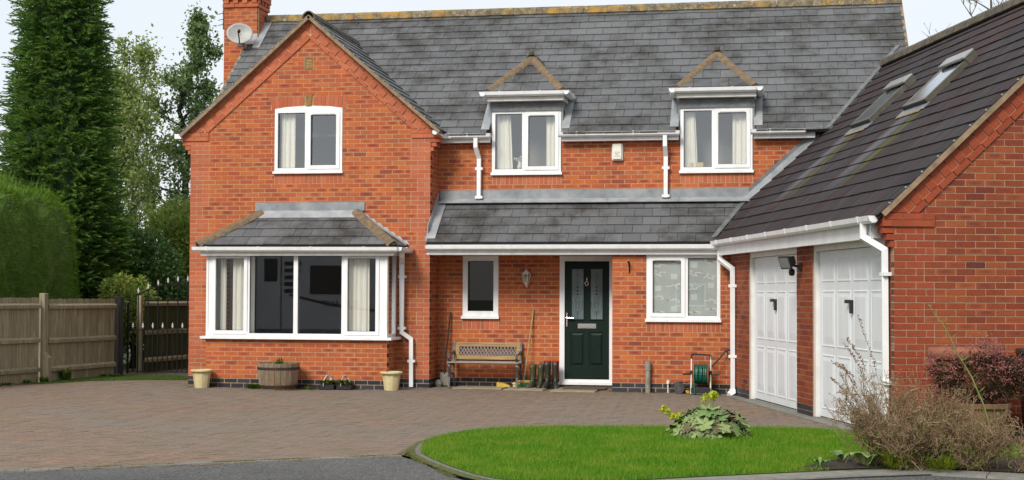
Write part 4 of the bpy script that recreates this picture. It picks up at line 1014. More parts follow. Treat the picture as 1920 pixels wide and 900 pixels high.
# ------------------------------------------------------------------ the garage
garage = thing('garage', 'attached brick double garage with white doors and two rooflights', 'garage', tuple(GP(1.5, 2.5, 0)))
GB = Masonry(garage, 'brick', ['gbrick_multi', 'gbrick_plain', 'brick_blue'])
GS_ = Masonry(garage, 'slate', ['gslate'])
GF, GW = -GA_B, -GA_A
GWID, GSL, GC, GTOP = 6.26, 0.94, 3.13, 2.62+0.94*3.13
def g_cuts(k):
    if k < 2: return []
    w = 0.3375 if ((k-2)//3) % 2 else 0.45
    return [w, GWID-w]
def g_cls(u, k):
    if k < 2: return 2
    w = 0.3375 if ((k-2)//3) % 2 else 0.45
    return 1 if (u < w or u > GWID-w) else 0
g_edges = lambda k: (-{28: 0.04, 29: 0.08, 30: 0.12}.get(k, 0.0), GWID+{28: 0.04, 29: 0.08, 30: 0.12}.get(k, 0.0))
in_view = lambda u, z: u < 1.45 and z > 0.95
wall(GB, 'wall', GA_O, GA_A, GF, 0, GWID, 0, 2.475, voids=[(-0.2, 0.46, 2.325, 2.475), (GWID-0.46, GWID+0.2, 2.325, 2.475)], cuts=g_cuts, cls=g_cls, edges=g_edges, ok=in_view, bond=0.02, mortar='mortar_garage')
field = [(GSL, 1, GTOP-0.41+GSL*GC), (-GSL, 1, GTOP-0.41-GSL*GC)]; backc = [(GSL, 1, GTOP-0.06+GSL*GC), (-GSL, 1, GTOP-0.06-GSL*GC)]
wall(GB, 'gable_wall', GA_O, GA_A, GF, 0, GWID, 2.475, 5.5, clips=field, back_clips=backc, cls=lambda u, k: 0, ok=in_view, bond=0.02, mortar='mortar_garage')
for s in (-1, 1): raked_band(GB, GA_O, GA_A, GF, GC, GTOP, GSL, 3.3, 2.475, s)
for (a, b) in ((-0.135, 0.455), (GWID-0.455, GWID+0.135)):
    for k in (31, 32):
        off = 0.1125 if k % 2 else 0.0; x = a
        while x < b-0.01:
            e = min(b, x+(0.225 if x > a else 0.225-off)); GB.piece(frame_matrix(GA_O, GA_A, Zv, GF), [(x+0.004, k*0.075+0.004), (e-0.004, k*0.075+0.004), (e-0.004, k*0.075+0.071), (x+0.004, k*0.075+0.071)], -0.2, 0.024, None, 1, brick_tint(1)); x = e
GM = frame_matrix(GA_O, GA_A, GA_B, Zv)
for (a, b) in ((-0.13, 0.45), (GWID-0.45, GWID+0.13)):
    mb = MB(GM); mb.box(a, b, -0.014, 0.2, 2.33, 2.47); mb.build('kneeler', 'mortar_garage', garage)
for (e, z) in ((0.036, 2.105), (0.076, 2.18), (0.116, 2.255)): GB.piece(frame_matrix(GA_O-GA_A*e, GA_B, Zv, GW), [(0.09, z), (0.2, z), (0.2, z+0.065), (0.09, z+0.065)], -0.12, -0.004, None, 1, brick_tint(1))
D_A, D_B = (0.26, 2.93), (3.63, 6.09)
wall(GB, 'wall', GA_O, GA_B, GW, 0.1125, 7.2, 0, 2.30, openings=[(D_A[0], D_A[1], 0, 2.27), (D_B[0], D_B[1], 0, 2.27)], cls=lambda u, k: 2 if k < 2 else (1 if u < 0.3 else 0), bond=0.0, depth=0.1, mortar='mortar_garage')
GB.finish(300, 'brick', 'brickwork')
mb = MB(GM); mb.box(0.12, GWID-0.12, 7.2, 7.3, 0, 2.4); mb.box(GWID-0.1, GWID, 0.11, 9, 0, 2.4); mb.box(0.5, 0.55, 0.12, 7.2, 0, 2.4); mb.build('wall', 'mortar', garage)
# doors
def garage_door(b0, b1):
    fr = MB(GM); a0, a1 = 0.02, 0.12
    fr.box(a0, a1, b0, b0+0.07, 0, 2.27); fr.box(a0, a1, b1-0.07, b1, 0, 2.27); fr.box(a0, a1, b0+0.07, b1-0.07, 2.14, 2.27); fr.build('door_frame', 'upvc_aged', garage)
    c0, c1 = b0+0.075, b1-0.075; mb = MB(GM); mb.box(0.075, 0.105, c0, c1, 0.035, 2.135); d = mb.build('garage_door', 'garage_door_paint', garage)
    n = 4; w = (c1-c0-0.10)/n
    for (z0, z1) in ((0.13, 0.83), (0.92, 1.64), (1.74, 2.05)):
        for i in range(n):
            p, q = c0+0.05+i*w+0.045, c0+0.05+(i+1)*w-0.045
            m = MB(GM); e = 0.035; a = 0.075
            # moulded field: outer ridge, groove, raised field
            ring = [(a, 0.0), (a-0.008, 0.016), (a-0.002, 0.032), (a-0.002, 0.045), (a-0.010, 0.085)]
            vs = []; fs = []
            for (aa, off) in ring:
                lo = off*1.0+(0.05 if off > 0.08 else 0.0)
                vs += [(aa, p+off, z0+lo), (aa, q-off, z0+lo), (aa, q-off, z1-off), (aa, p+off, z1-off)]
            for r in range(len(ring)-1):
                for j in range(4): fs.append((r*4+j, r*4+(j+1) % 4, r*4+4+(j+1) % 4, r*4+4+j))
            k = 4*(len(ring)-1); fs.append((k, k+1, k+2, k+3)); m.add(vs, fs); m.build('door_panel', 'garage_door_paint', d)
    hm = MB(GM); hc = (c0+c1)/2-0.02; hm.box(0.035, 0.075, hc-0.022, hc+0.022, 1.36, 1.52); hm.bbox(0.0, 0.05, hc-0.02, hc+0.11, 1.48, 1.525, 0.01); hm.build('door_handle', 'black_plastic', d)
    mb = MB(GM); mb.box(0.115, 0.2, b0, b1, -0.01, 2.3); mb.build('door_lining', 'gasket', garage)
garage_door(*D_A); garage_door(*D_B)
# roof
gp_ = math.atan(GSL); GSv = GA_A*math.cos(gp_)+Zv*math.sin(gp_); GE_A = -0.20
GE = GP(GE_A, -0.07, 2.64+GSL*GE_A-0.02); GH = (GC-GE_A)/math.cos(gp_)
VEL = [(4.98, 5.80), (2.84, 3.66)]; va0, va1 = 1.54, 2.20
vs0, vs1 = (va0-GE_A)/math.cos(gp_), (va1-GE_A)/math.cos(gp_)
def groof_ok(u, s):
    p = GE+GA_B*u+GSv*s
    if p.y > D1-0.05 and p.z < z_main(p.y)+0.03: return False
    if p.y > D1 and z_main(p.y) > p.z: return False
    return u < 7.6+0.5*s
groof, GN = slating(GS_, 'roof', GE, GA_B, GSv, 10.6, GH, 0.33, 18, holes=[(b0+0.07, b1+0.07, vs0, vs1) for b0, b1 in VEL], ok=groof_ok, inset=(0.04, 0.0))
mb = MB(GM); zz = 2.62+GSL*GC; mb.add([(GC, -0.07, zz), (GC, 10.5, zz), (GWID+0.2, 10.5, zz-GSL*(GC+0.2)), (GWID+0.2, -0.07, zz-GSL*(GC+0.2))], [(0, 1, 2, 3)]); mb.build('roof', 'underlay', garage)
GS_.finish(300, 'slate', 'slating')
ridge_tiles(groof, 'ridge_tile', GP(GC, -0.07, zz+0.07), GP(GC, 9.9, zz+0.07), 'ridge_dark', 0.45, 0.12, 0.95)
# verge: mortar undercloak strip with slate clips
c, n_ = math.cos(gp_), math.sin(gp_); Lg = (GC+0.16)/c
for s in (-1, 1):
    Dn = GA_A*(s*c)-Zv*n_; Pp = GA_A*(s*n_)+Zv*c; P = GP(GC, 0, GTOP)
    mb = MB(); mb.prism([(0, -0.05), (Lg, -0.05), (Lg, 0.008), (0, 0.008)], P, Dn, Pp, GF, -0.04, 0.072); vg = mb.build('verge', 'undercloak', garage)
    if s < 0:
        for i in range(18):
            q = P+Dn*(0.12+i*0.2505)+GF*0.07+Pp*0.022; m = MB(); m.lathe([(0, -0.011), (0.012, -0.006), (0.013, 0.003), (0.006, 0.010), (0, 0.011)], q, 8); m.build('slate_clip', 'clip_metal', vg)
# rooflights
for (b0, b1) in VEL:
    RM = frame_matrix(GP(GE_A, 0, 2.62+GSL*GE_A), GA_B, GSv, GN)
    fr = MB(RM); h = 0.095
    fr.box(b0, b0+0.07, vs0, vs1, -0.05, h); fr.box(b1-0.07, b1, vs0, vs1, -0.05, h); fr.box(b0+0.07, b1-0.07, vs0+0.003, vs0+0.06, -0.05, h-0.004); fr.box(b0+0.07, b1-0.07, vs1-0.10, vs1, -0.05, h-0.002)
    rl = fr.build('rooflight', 'rooflight_metal' if 'rooflight_metal' in MATS else 'grey_iron', garage)
    g = MB(RM); g.box(b0+0.065, b1-0.065, vs0+0.055, vs1-0.10, h-0.010, h-0.006); g.build('pane', 'roof_glass', rl)
    g = MB(RM); g.bbox(b0-0.015, b1+0.015, vs1-0.16, vs1+0.03, h+0.012, h+0.05, 0.01); g.build('hood', 'rooflight_hood', rl)
    g = MB(RM); g.box(b0-0.012, b0+0.02, vs1-0.15, vs1+0.025, -0.03, h+0.012); g.build('hood_side', 'rooflight_metal', rl)
    g = MB(RM); g.box(b0+0.001, b1-0.001, vs0-0.012, vs0-0.001, 0.0, h-0.012); g.build('sash_end', 'gasket', rl)
    g = MB(RM); g.box(b0+0.02, b1-0.02, vs0+0.02, vs1-0.02, -0.12, -0.06); g.build('dark_lining', 'room_wall', rl)  # no real blind: lining box added so the hole under the pane looks dark
    ap_ = MB(RM); ap_.box(b0-0.06, b1+0.06, vs0-0.13, vs0, 0.024, 0.034); ap_.build('lead_apron', 'lead_mid', rl)
    ap_ = MB(RM); ap_.box(b0+0.02, b1+0.03, vs0-0.175, vs0-0.125, 0.026, 0.036); ap_.build('mortar_fillet', 'undercloak', rl)
# valley leads
def plane_cross(f1, f2, y0, y1):
    pts = []
    for y in (y0, y1):
        lo, hi = 8.0, 13.5
        for _ in range(50):
            m = (lo+hi)/2
            if f1(m, y) > f2(m, y): lo = m
            else: hi = m
        pts.append(Vector((m, y, f1(m, y))))
    return pts
v0, v1 = plane_cross(lambda x, y: PZ0+(y-PY0)*math.tan(pslope), z_gar, -0.30, 0.52)
up_ = Vector((0, 0, 0.03))
lead_sheet(garage, [(v0+Vector((-0.075, 0, 0.0))+up_, v0+Vector((0.02, 0, 0.02))+up_), (v1+Vector((-0.075, 0, 0.0))+up_, v1+Vector((0.02, 0, 0.02))+up_)], mat='lead_dark', name='valley_lead')
v0, v1 = plane_cross(lambda x, y: z_main(y), z_gar, 0.36, 2.25)
lead_sheet(garage, [(v0+Vector((-0.07, 0, 0.0))+up_, v0+Vector((0.01, 0, 0.01))+up_), (v1+Vector((-0.07, 0, 0.0))+up_, v1+Vector((0.01, 0, 0.01))+up_)], mat='lead_dark', name='valley_lead')
# eaves
mb = MB(GM); mb.box(-0.175, -0.15, 0.24, 7.42, 2.205, 2.43); mb.box(-0.15, 0.0, 0.24, 7.3, 2.215, 2.235); mb.box(-0.15, 0.0, 0.235, 0.26, 2.21, 2.44); mb.build('fascia', 'upvc', garage)
gutter(garage, GP(-0.175, 0.02, 2.445), GP(-0.175, 7.55, 2.435), GW, 0.95, mat='upvc', phase=0.35)
mbp = MB(); h = 0.034; mbp.sweep([GP(-0.235, 0.33, 2.38), GP(-0.235, 0.33, 2.22), GP(-0.05, 0.16, 2.07), GP(-0.05, 0.15, 0.03)], [(-h, -h), (h, -h), (h, h), (-h, h)]); dpo = mbp.build('downpipe', 'upvc', garage)
for z in (1.79, 0.6):
    mb = MB(GM); mb.box(-0.09, 0.0, 0.08, 0.22, z, z+0.04); mb.build('pipe_bracket', 'upvc', dpo)
# ------------------------------------------------------------------ ground, drive, road, lawn
def poly_sheet(name, pts, z, mat, kind='structure', th=0.0):
    me = bpy.data.meshes.new(name); bm = bmesh.new(); vs = [bm.verts.new((p[0], p[1], z)) for p in pts]; f = bm.faces.new(vs)
    if f.normal.z < 0: f.normal_flip()
    bmesh.ops.triangulate(bm, faces=[f]); bm.to_mesh(me); bm.free(); me.materials.append(MATS[mat]); o = link(name, me); o['kind'] = kind; return o
def asphalt():
    m, b = new_mat('asphalt', 0.85, spec=0.3); n, l = nodes(m)
    a = noise(n, l, 55, 4, rough=0.85); c = noise(n, l, 30, 3); d = noise(n, l, 0.8, 4)
    base = ramp(n, l, a, [(0.30, (0.022, 0.022, 0.023)), (0.5, (0.080, 0.079, 0.079)), (0.70, (0.29, 0.285, 0.275))])
    base = mix(n, l, ramp(n, l, c, [(0.58, (0, 0, 0)), (0.66, (0.6, 0.6, 0.6))]), base, (0.19, 0.185, 0.175))
    base = mix(n, l, 1.0, base, ramp(n, l, d, [(0.3, (0.8, 0.8, 0.8)), (0.7, (1.15, 1.15, 1.12))]), 'MULTIPLY')
    l.new(base, b.inputs['Base Color']); bump(n, l, b, a, 0.9, 0.008)
asphalt()
def paver_mat(name, src):
    m, b = new_mat(name, 0.88, spec=0.25); n, l = nodes(m); g = n.new('ShaderNodeNewGeometry'); P = g.outputs['Position']
    t = tint_source(n, src)
    base = ramp(n, l, t, [(0.0, (0.183, 0.133, 0.102)), (0.4, (0.208, 0.147, 0.11)), (0.75, (0.226, 0.154, 0.112)), (1.0, (0.255, 0.168, 0.118))])
    # weathered, greyer ground towards the road; mossy patches with their own outline
    big = noise(n, l, 0.35, 5, vec=P, rough=0.65); fine = noise(n, l, 40, 4, vec=P); ms = noise(n, l, 1.6, 7, vec=P, rough=0.78)
    base = mix(n, l, ramp(n, l, big, [(0.40, (0, 0, 0)), (0.62, (0.75, 0.75, 0.75))]), base, (0.192, 0.165, 0.136))
    base = mix(n, l, ramp(n, l, ms, [(0.52, (0, 0, 0)), (0.68, (0.65, 0.65, 0.65))]), base, (0.135, 0.132, 0.058))
    base = mix(n, l, 1.0, base, ramp(n, l, fine, [(0.3, (0.72, 0.72, 0.72)), (0.7, (1.2, 1.2, 1.2))]), 'MULTIPLY')
    l.new(base, b.inputs['Base Color']); bump(n, l, b, fine, 0.5, 0.004)
paver_mat('paver_object', 'object'); paver_mat('paver_mass', 'mass')
def joint_mat():
    m, b = new_mat('paver_joint', 0.95); n, l = nodes(m)
    a = noise(n, l, 0.9, 6, rough=0.7); c = noise(n, l, 30, 3)
    base = ramp(n, l, a, [(0.40, (0.075, 0.062, 0.045)), (0.52, (0.09, 0.088, 0.035)), (0.62, (0.125, 0.135, 0.035))])
    base = mix(n, l, 1.0, base, ramp(n, l, c, [(0.3, (0.7, 0.7, 0.7)), (0.7, (1.3, 1.3, 1.3))]), 'MULTIPLY'); l.new(base, b.inputs['Base Color'])
joint_mat()
simple('earth', (0.055, 0.040, 0.026), (0.10, 0.078, 0.05), 9, 0.95, bumps=0.6)
simple('soil', (0.022, 0.015, 0.010), (0.055, 0.038, 0.026), 28, 0.95, bumps=1.0, dist=0.03)
simple('far_grass', (0.05, 0.075, 0.02), (0.09, 0.11, 0.035), 4, 0.95)
simple('concrete', (0.22, 0.21, 0.185), (0.15, 0.145, 0.125), 7, 0.9, bumps=0.3)
simple('kerb_stone', (0.165, 0.155, 0.135), (0.11, 0.105, 0.085), 14, 0.9, bumps=0.4)
simple('buff_slab', (0.33, 0.27, 0.19), (0.23, 0.185, 0.13), 5, 0.9, bumps=0.3)
simple('moss', (0.045, 0.065, 0.010), (0.10, 0.115, 0.022), 18, 0.95, bumps=1.0, dist=0.02)
simple('lawn_base', (0.045, 0.105, 0.008), (0.062, 0.13, 0.010), 6, 0.95)

g = poly_sheet('ground', [(-400, -400), (400, -400), (400, 400), (-400, 400)], -0.08, 'far_grass')
LAWN = [(6.38, -9.35), (6.30, -8.8), (6.34, -8.15), (6.5, -7.49), (6.8, -7.1), (7.14, -6.88), (8.67, -6.54), (10.21, -6.36), (10.75, -6.62), (11.3, -7.75), (13.6, -8.4), (16, -9.2), (16, -11.2), (11.09, -9.98), (10.4, -10.33), (9.65, -10.80), (9.07, -11.15), (8.77, -11.37), (8.3, -11.62), (7.9, -11.70), (7.57, -11.55), (7.33, -11.27), (7.04, -10.83), (6.74, -10.29), (6.5, -9.79)]
def inside(p, poly):
    x, y = p; c = False; j = len(poly)-1
    for i in range(len(poly)):
        xi, yi = poly[i]; xj, yj = poly[j]
        if (yi > y) != (yj > y) and x < (xj-xi)*(y-yi)/(yj-yi)+xi: c = not c
        j = i
    return c
def inside_np(P, poly):
    x, y = P[:, 0], P[:, 1]; c = np.zeros(len(P), bool); j = len(poly)-1
    for i in range(len(poly)):
        xi, yi = poly[i]; xj, yj = poly[j]
        with np.errstate(divide='ignore', invalid='ignore'):
            t = ((yi > y) != (yj > y)) & (x < (xj-xi)*(y-yi)/(yj-yi+1e-12)+xi)
        c ^= t; j = i
    return c
# road edge line: from far left to the lawn tip
RE = [(-22.0, -27.3), (-3.0, -15.75), (3.21, -11.88), (4.79, -10.89), (6.33, -9.93)]
road = poly_sheet('road', RE+[(6.62, -10.35), (6.95, -11.0), (7.25, -11.5), (7.6, -11.85), (8.4, -11.85), (9.2, -11.25), (9.75, -10.92), (10.5, -10.47), (11.2, -10.12), (16.1, -11.35), (30, -14), (60, -20), (60, -60), (-60, -60), (-60, -40)], -0.010, 'asphalt')
# footpath edge at the lower right: worn concrete edging stones between the bed and the road
foot = [(8.35, -11.78), (9.2, -11.20), (9.75, -10.87), (10.5, -10.42), (11.2, -10.07), (13.5, -10.7)]
path = link('footpath', bpy.data.meshes.new('footpath')); path['kind'] = 'structure'
mbp = MB(); mbp.box(0, 0.01, 0, 0.01, -0.3, -0.29)
for (p, q) in zip(foot[:-1], foot[1:]):
    p, q = Vector(p+(0,)), Vector(q+(0,)); d = (q-p); L = d.length; d.normalize(); nn = Vector((d.y, -d.x, 0)); k = max(1, round(L/0.6))
    for i in range(k):
        a = p+d*(L*i/k+0.004); b = p+d*(L*(i+1)/k-0.004); h = 0.018+rnd.uniform(-0.003, 0.003)
        m = MB(); m.add([a+Zv*-0.06, b+Zv*-0.06, b+nn*0.30+Zv*-0.06, a+nn*0.30+Zv*-0.06, a+Zv*h, b+Zv*h, b+nn*0.29+Zv*(h-0.004), a+nn*0.29+Zv*(h-0.004)], [(0, 3, 2, 1), (4, 5, 6, 7), (0, 1, 5, 4), (1, 2, 6, 5), (2, 3, 7, 6), (3, 0, 4, 7)])
        st = m.build('paving_stone', 'concrete'); st.parent = path
# pavement slab sheet under the stones so that the path reads as one strip
bm = bmesh.new(); vsn = [bm.verts.new((x, y-0.02, 0.006)) for x, y in foot]+[bm.verts.new((x+0.12, y-0.29, 0.004)) for x, y in reversed(foot)]; f_ = bm.faces.new(vsn); bmesh.ops.triangulate(bm, faces=[f_]); bm.to_mesh(path.data); bm.free(); path.data.materials.append(MATS['concrete'])

# ---- block paving: 45 degree herringbone
DRIVE = [(-3.35, -4.8), (-2.85, -1.24), (-2.30, 2.4), (-1.6, 6.0), (0.0, 6.0), (0.0, 0.0), (0.56, 0.0), (0.56, -0.62), (3.70, -0.62), (3.70, 0.0), (4.265, 0.0), (4.265, 0.627), (7.365, 0.627), (7.365, -0.245), (9.28, -0.245)]
DRIVE += [tuple(GP(-0.16, b, 0))[:2] for b in (7.0, 4.0, 1.0, 0.0)]+[(10.75, -6.62), (10.21, -6.36), (8.67, -6.54), (7.14, -6.88), (6.8, -7.1), (6.5, -7.49), (6.34, -8.15), (6.30, -8.8), (6.28, -9.25), (6.33, -9.93), (4.79, -10.89), (3.21, -11.88), (-3.0, -15.75), (-9.0, -19.4), (-9.0, -12.0), (-4.2, -8.0)]
drive = poly_sheet('driveway', DRIVE, -0.006, 'paver_joint')
PV = Masonry(drive, 'paver', ['paver'])
SLABS = [(4.66, 5.50, -0.02, 0.58), (5.56, 6.22, -0.20, 0.50), (6.36, 7.10, -0.38, 0.54)]
def paver(x, y, w, h, th):
    c, s = math.cos(th), math.sin(th); cx, cy = x+c*w/2-s*h/2, y+s*w/2+c*h/2
    if not inside((cx, cy), DRIVE): return
    if any(a-0.06 < cx < b+0.06 and c_-0.06 < cy < d+0.06 for a, b, c_, d in SLABS): return
    U, V = Vector((c, s, 0)), Vector((-s, c, 0)); rx, ry = rnd.gauss(0, 0.004), rnd.gauss(0, 0.004)
    N = Vector((rx, ry, 1)).normalized(); U = (U-N*U.dot(N)).normalized(); V = N.cross(U)
    M = frame_matrix(Vector((x, y, rnd.gauss(0, 0.0012)))+U*0.003+V*0.003, U, V, N)
    q = (Vector((cx, cy, 0))-CAM_LOC); dz = q.dot(cf); px = 960+FPX*q.dot(cr)/dz; py = 468-FPX*q.dot(cu)/dz
    PV.full(drive, M, (round(w-0.006, 4), round(h-0.006, 4)), -0.03, 0.0, 0, min(1, max(0, rnd.gauss(0.5, 0.25))), 5 < px < 1915 and 5 < py < 895)
TH = math.radians(45)+CAM_YAW*0.3; ct, st_ = math.cos(TH), math.sin(TH); W_ = 0.1
ctr = Vector((2.5, -5.0))
for i in range(-115, 115):
    for j in range(-60, 60):
        # herringbone cell: period (1,1) steps and (2,-2)... horizontal brick at (i, i+4j), vertical brick beside it
        for kind in (0, 1):
            gx, gy = (i+4*j*0.0, 0) if False else (0, 0)
            if kind == 0: a, b, w, h = i+2*j*1.0, i-2*j*1.0, 2, 1
            else: a, b, w, h = i+2*j*1.0+2, i-2*j*1.0-1+0.0, 1, 2
            lx, ly = a*W_, b*W_
            x, y = ctr.x+ct*lx-st_*ly, ctr.y+st_*lx+ct*ly
            if not (-9 < x < 12 and -19.5 < y < 6.2): continue
            paver(x, y, w*W_, h*W_, TH)
PV.finish(300, 'paver', 'block_paving')
# laid slabs by the door, mat-like stone course
for i, (a, b, c, d) in enumerate(SLABS):
    m = MB(); m.bbox(a, b, c, d, -0.03, 0.012, 0.006); s_ = m.build('paving_slab', 'buff_slab'); s_.parent = drive
# edging between drive and road
mb = MB()
for (p, q) in zip(RE[1:-1], RE[2:]):
    p, q = Vector(p+(0,)), Vector(q+(0,)); d = q-p; L = d.length; d.normalize(); nn = Vector((-d.y, d.x, 0)); k = round(L/0.21)
    for i in range(k):
        a = p+d*(L*i/k+0.003); b = p+d*(L*(i+1)/k-0.003); h = 0.004+rnd.uniform(-0.002, 0.003)
        mb.tint = rnd.random(); mb.add([a-nn*0.03+Zv*h, b-nn*0.03+Zv*h, b+nn*0.08+Zv*h, a+nn*0.08+Zv*h, a-nn*0.03+Zv*-0.03, b-nn*0.03+Zv*-0.03, b+nn*0.08+Zv*-0.03, a+nn*0.08+Zv*-0.03], [(0, 1, 2, 3), (0, 4, 5, 1), (1, 5, 6, 2), (2, 6, 7, 3), (3, 7, 4, 0)])
e_ = mb.build('edging', 'concrete', None); e_['kind'] = 'structure'
# kerb round the lawn
def kerb_run(pts, name, w=0.06, z=0.009):
    root = link(name, bpy.data.meshes.new(name)); root['kind'] = 'structure'; root.data.from_pydata([(pts[0][0], pts[0][1], -0.2), (pts[1][0], pts[1][1], -0.2), (pts[1][0], pts[1][1], -0.21)], [], [(0, 1, 2)])
    P = [Vector(p+(0,)) for p in pts]; seg = []
    for p, q in zip(P[:-1], P[1:]):
        k = max(1, round((q-p).length/0.45)); seg += [p+(q-p)*i/k for i in range(k)]
    seg.append(P[-1])
    def nrm(i):
        d = (seg[min(i+1, len(seg)-1)]-seg[max(i-1, 0)]).normalized(); return Vector((d.y, -d.x, 0))
    for i in range(len(seg)-1):
        d = (seg[i+1]-seg[i]).normalized()*0.004; a, b = seg[i]+d, seg[i+1]-d; na, nb = nrm(i)*w, nrm(i+1)*w
        m = MB(); m.add([a, b, b+nb, a+na, a+Zv*z+na*0.08, b+Zv*z+nb*0.08, b+nb*0.92+Zv*(z-0.002), a+na*0.92+Zv*(z-0.002), a-Zv*0.06, b-Zv*0.06, b+nb-Zv*0.06, a+na-Zv*0.06], [(4, 5, 6, 7), (0, 1, 5, 4), (1, 2, 6, 5), (2, 3, 7, 6), (3, 0, 4, 7), (8, 9, 1, 0), (9, 10, 2, 1), (10, 11, 3, 2), (11, 8, 0, 3)])
        o = m.build('kerb_stone', 'kerb_stone'); o.parent = root
    return root
kerb_run([(8.6, -11.48), (8.3, -11.62), (7.9, -11.70), (7.57, -11.55), (7.33, -11.27), (7.04, -10.83), (6.74, -10.29), (6.5, -9.79), (6.38, -9.35), (6.30, -8.8), (6.33, -8.35)][::-1], 'kerb')
# concrete threshold strip along the garage
mb = MB(GM); mb.box(-0.17, 0.02, 0.0, 7.15, -0.05, 0.012); mb.box(0.02, 0.11, 0.1, 7.1, -0.05, 0.02); o = mb.build('threshold_strip', 'concrete'); o['kind'] = 'structure'
cxl, cyl = 9.5, -9.0
poly_sheet('lawn_verge', [(cxl+(x-cxl)*1.035, cyl+(y-cyl)*1.075) for x, y in LAWN], 0.007, 'moss')
lawn = poly_sheet('lawn', LAWN, 0.012, 'lawn_base')
BED = [(10.05, -10.45), (10.4, -10.33), (11.09, -9.98), (13.5, -10.6), (13.5, -9.3), (12.2, -9.0), (11.2, -8.95), (10.55, -9.35), (10.25, -9.95)]
bed = poly_sheet('soil_bed', BED, 0.018, 'soil')
poly_sheet('planting_strip', [tuple(GP(0.02, -0.02, 0))[:2], tuple(GP(6.2, -0.02, 0))[:2], tuple(GP(6.2, -0.6, 0))[:2], tuple(GP(0.02, -0.7, 0))[:2]], 0.016, 'earth')
# verge of earth and moss along the fence
poly_sheet('fence_verge', [(-3.45, -5.5), (-2.95, -1.9), (-2.4, 2.0), (-1.2, 2.3), (0.0, 1.9), (0.0, 6.5), (-4, 7), (-6, -5)], 0.008, 'earth')
# grass blades
def blades(n, poly, hmin, hmax, mat, name, wid=0.0035, excl=None, z=0.012, density_edge=None, dens_near=True):
    xs = [p[0] for p in poly]; ys = [p[1] for p in poly]
    P = np.column_stack([nr.uniform(min(xs), max(xs), n*3), nr.uniform(min(ys), max(ys), n*3)]); k = inside_np(P, poly)
    if excl: k &= ~inside_np(P, excl)
    P = P[k][:n]; m = len(P); h = nr.uniform(hmin, hmax, m); an = nr.uniform(0, 2*np.pi, m); le = nr.uniform(0.1, 0.7, m)*h; la = nr.uniform(0, 2*np.pi, m); w = wid*nr.uniform(0.7, 1.4, m)
    dx, dy = np.cos(an)*w, np.sin(an)*w
    b0 = np.column_stack([P[:, 0]-dx, P[:, 1]-dy, np.full(m, z)]); b1 = np.column_stack([P[:, 0]+dx, P[:, 1]+dy, np.full(m, z)]); t = np.column_stack([P[:, 0]+np.cos(la)*le, P[:, 1]+np.sin(la)*le, z+h])
    V = np.stack([b0, b1, t], 1).reshape(-1, 3); F = np.arange(3*m).reshape(-1, 3); return np_mesh(name, V, F, mat)
def leafmat(name, cols, trans=0.35, rough=0.55, patch=None, spec=0.3):
    m = bpy.data.materials.new(name); m.use_nodes = True; n, l = nodes(m); b = n['Principled BSDF']; b.inputs['Roughness'].default_value = rough; b.inputs['Specular IOR Level'].default_value = spec
    g = n.new('ShaderNodeNewGeometry'); k = len(cols)
    c = ramp(n, l, g.outputs['Random Per Island'], [(i/max(1, k-1), q) for i, q in enumerate(cols)])
    if patch:
        f = noise(n, l, patch[0], 4, vec=g.outputs['Position']); c = mix(n, l, ramp(n, l, f, [(0.42, (0, 0, 0)), (0.62, (patch[2],)*3)]), c, patch[1])
    l.new(c, b.inputs['Base Color']); o = n['Material Output']; tr = n.new('ShaderNodeBsdfTranslucent'); l.new(c, tr.inputs[0]); mxs = n.new('ShaderNodeMixShader'); mxs.inputs[0].default_value = trans
    l.new(b.outputs[0], mxs.inputs[1]); l.new(tr.outputs[0], mxs.inputs[2]); l.new(mxs.outputs[0], o.inputs[0]); MATS[name] = m
leafmat('grass_blade', [(0.072, 0.205, 0.006), (0.108, 0.27, 0.009), (0.15, 0.325, 0.015)], 0.4, patch=(2.2, (0.24, 0.33, 0.03), 0.65))
leafmat('moss_blade', [(0.10, 0.12, 0.03), (0.15, 0.16, 0.04), (0.20, 0.19, 0.06)], 0.3)
leafmat('weed_leaf', [(0.045, 0.09, 0.012), (0.08, 0.15, 0.02), (0.13, 0.19, 0.03)], 0.3)
gr = link('grass', blades(150000, LAWN, 0.022, 0.055, 'grass_blade', 'grass', 0.0032, BED)); g2_ = blades(9000, LAWN, 0.04, 0.085, 'grass_blade', 'grass', 0.0035, BED)
V_ = np.empty(len(g2_.vertices)*3, np.float32); g2_.vertices.foreach_get('co', V_); V_ = V_.reshape(-1, 3); V0_ = np.empty(len(gr.data.vertices)*3, np.float32); gr.data.vertices.foreach_get('co', V0_); V_ = np.concatenate([V0_.reshape(-1, 3), V_])
gr.data = np_mesh('grass', V_, np.arange(len(V_)).reshape(-1, 3), 'grass_blade')
tag(gr, 'short green lawn grass on the island by the drive', 'grass', kind='stuff')
# ------------------------------------------------------------------ things behind the glass
F0 = Vector((0, 0, 0))
W1 = dict(O=(1.525, 0, 3.66), U=Xv, N=FRONT)
curtain('cream curtain at the left of the gable bedroom window', u0=0.08, u1=0.33, z0=0.05, z1=1.02, n=-0.11, **W1)
for (cx, wx0, wx1), nm in zip(DORM, ('dormer window nearer the gable', 'dormer window nearer the garage')):
    Wd = dict(O=(wx0, D1, 3.655), U=Xv, N=FRONT)
    curtain('cream curtain at the left side of the '+nm, u0=0.06, u1=0.30 if cx < 7 else 0.24, z0=0.03, z1=1.0, n=-0.11, taper=0.04, **Wd)
    curtain('cream curtain at the right side of the '+nm, u0=0.92 if cx < 7 else 0.86, u1=1.13, z0=0.03, z1=1.0, n=-0.11, **Wd)
Wb = dict(O=(0, BY, 0), U=Xv, N=FRONT)
curtain('cream curtain behind the left sash of the bay window', u0=0.98, u1=1.36, z0=0.88, z1=2.2, n=-0.13, **Wb)
curtain('cream curtain behind the right sash of the bay window', u0=3.0, u1=3.36, z0=0.88, z1=2.2, n=-0.13, **Wb)
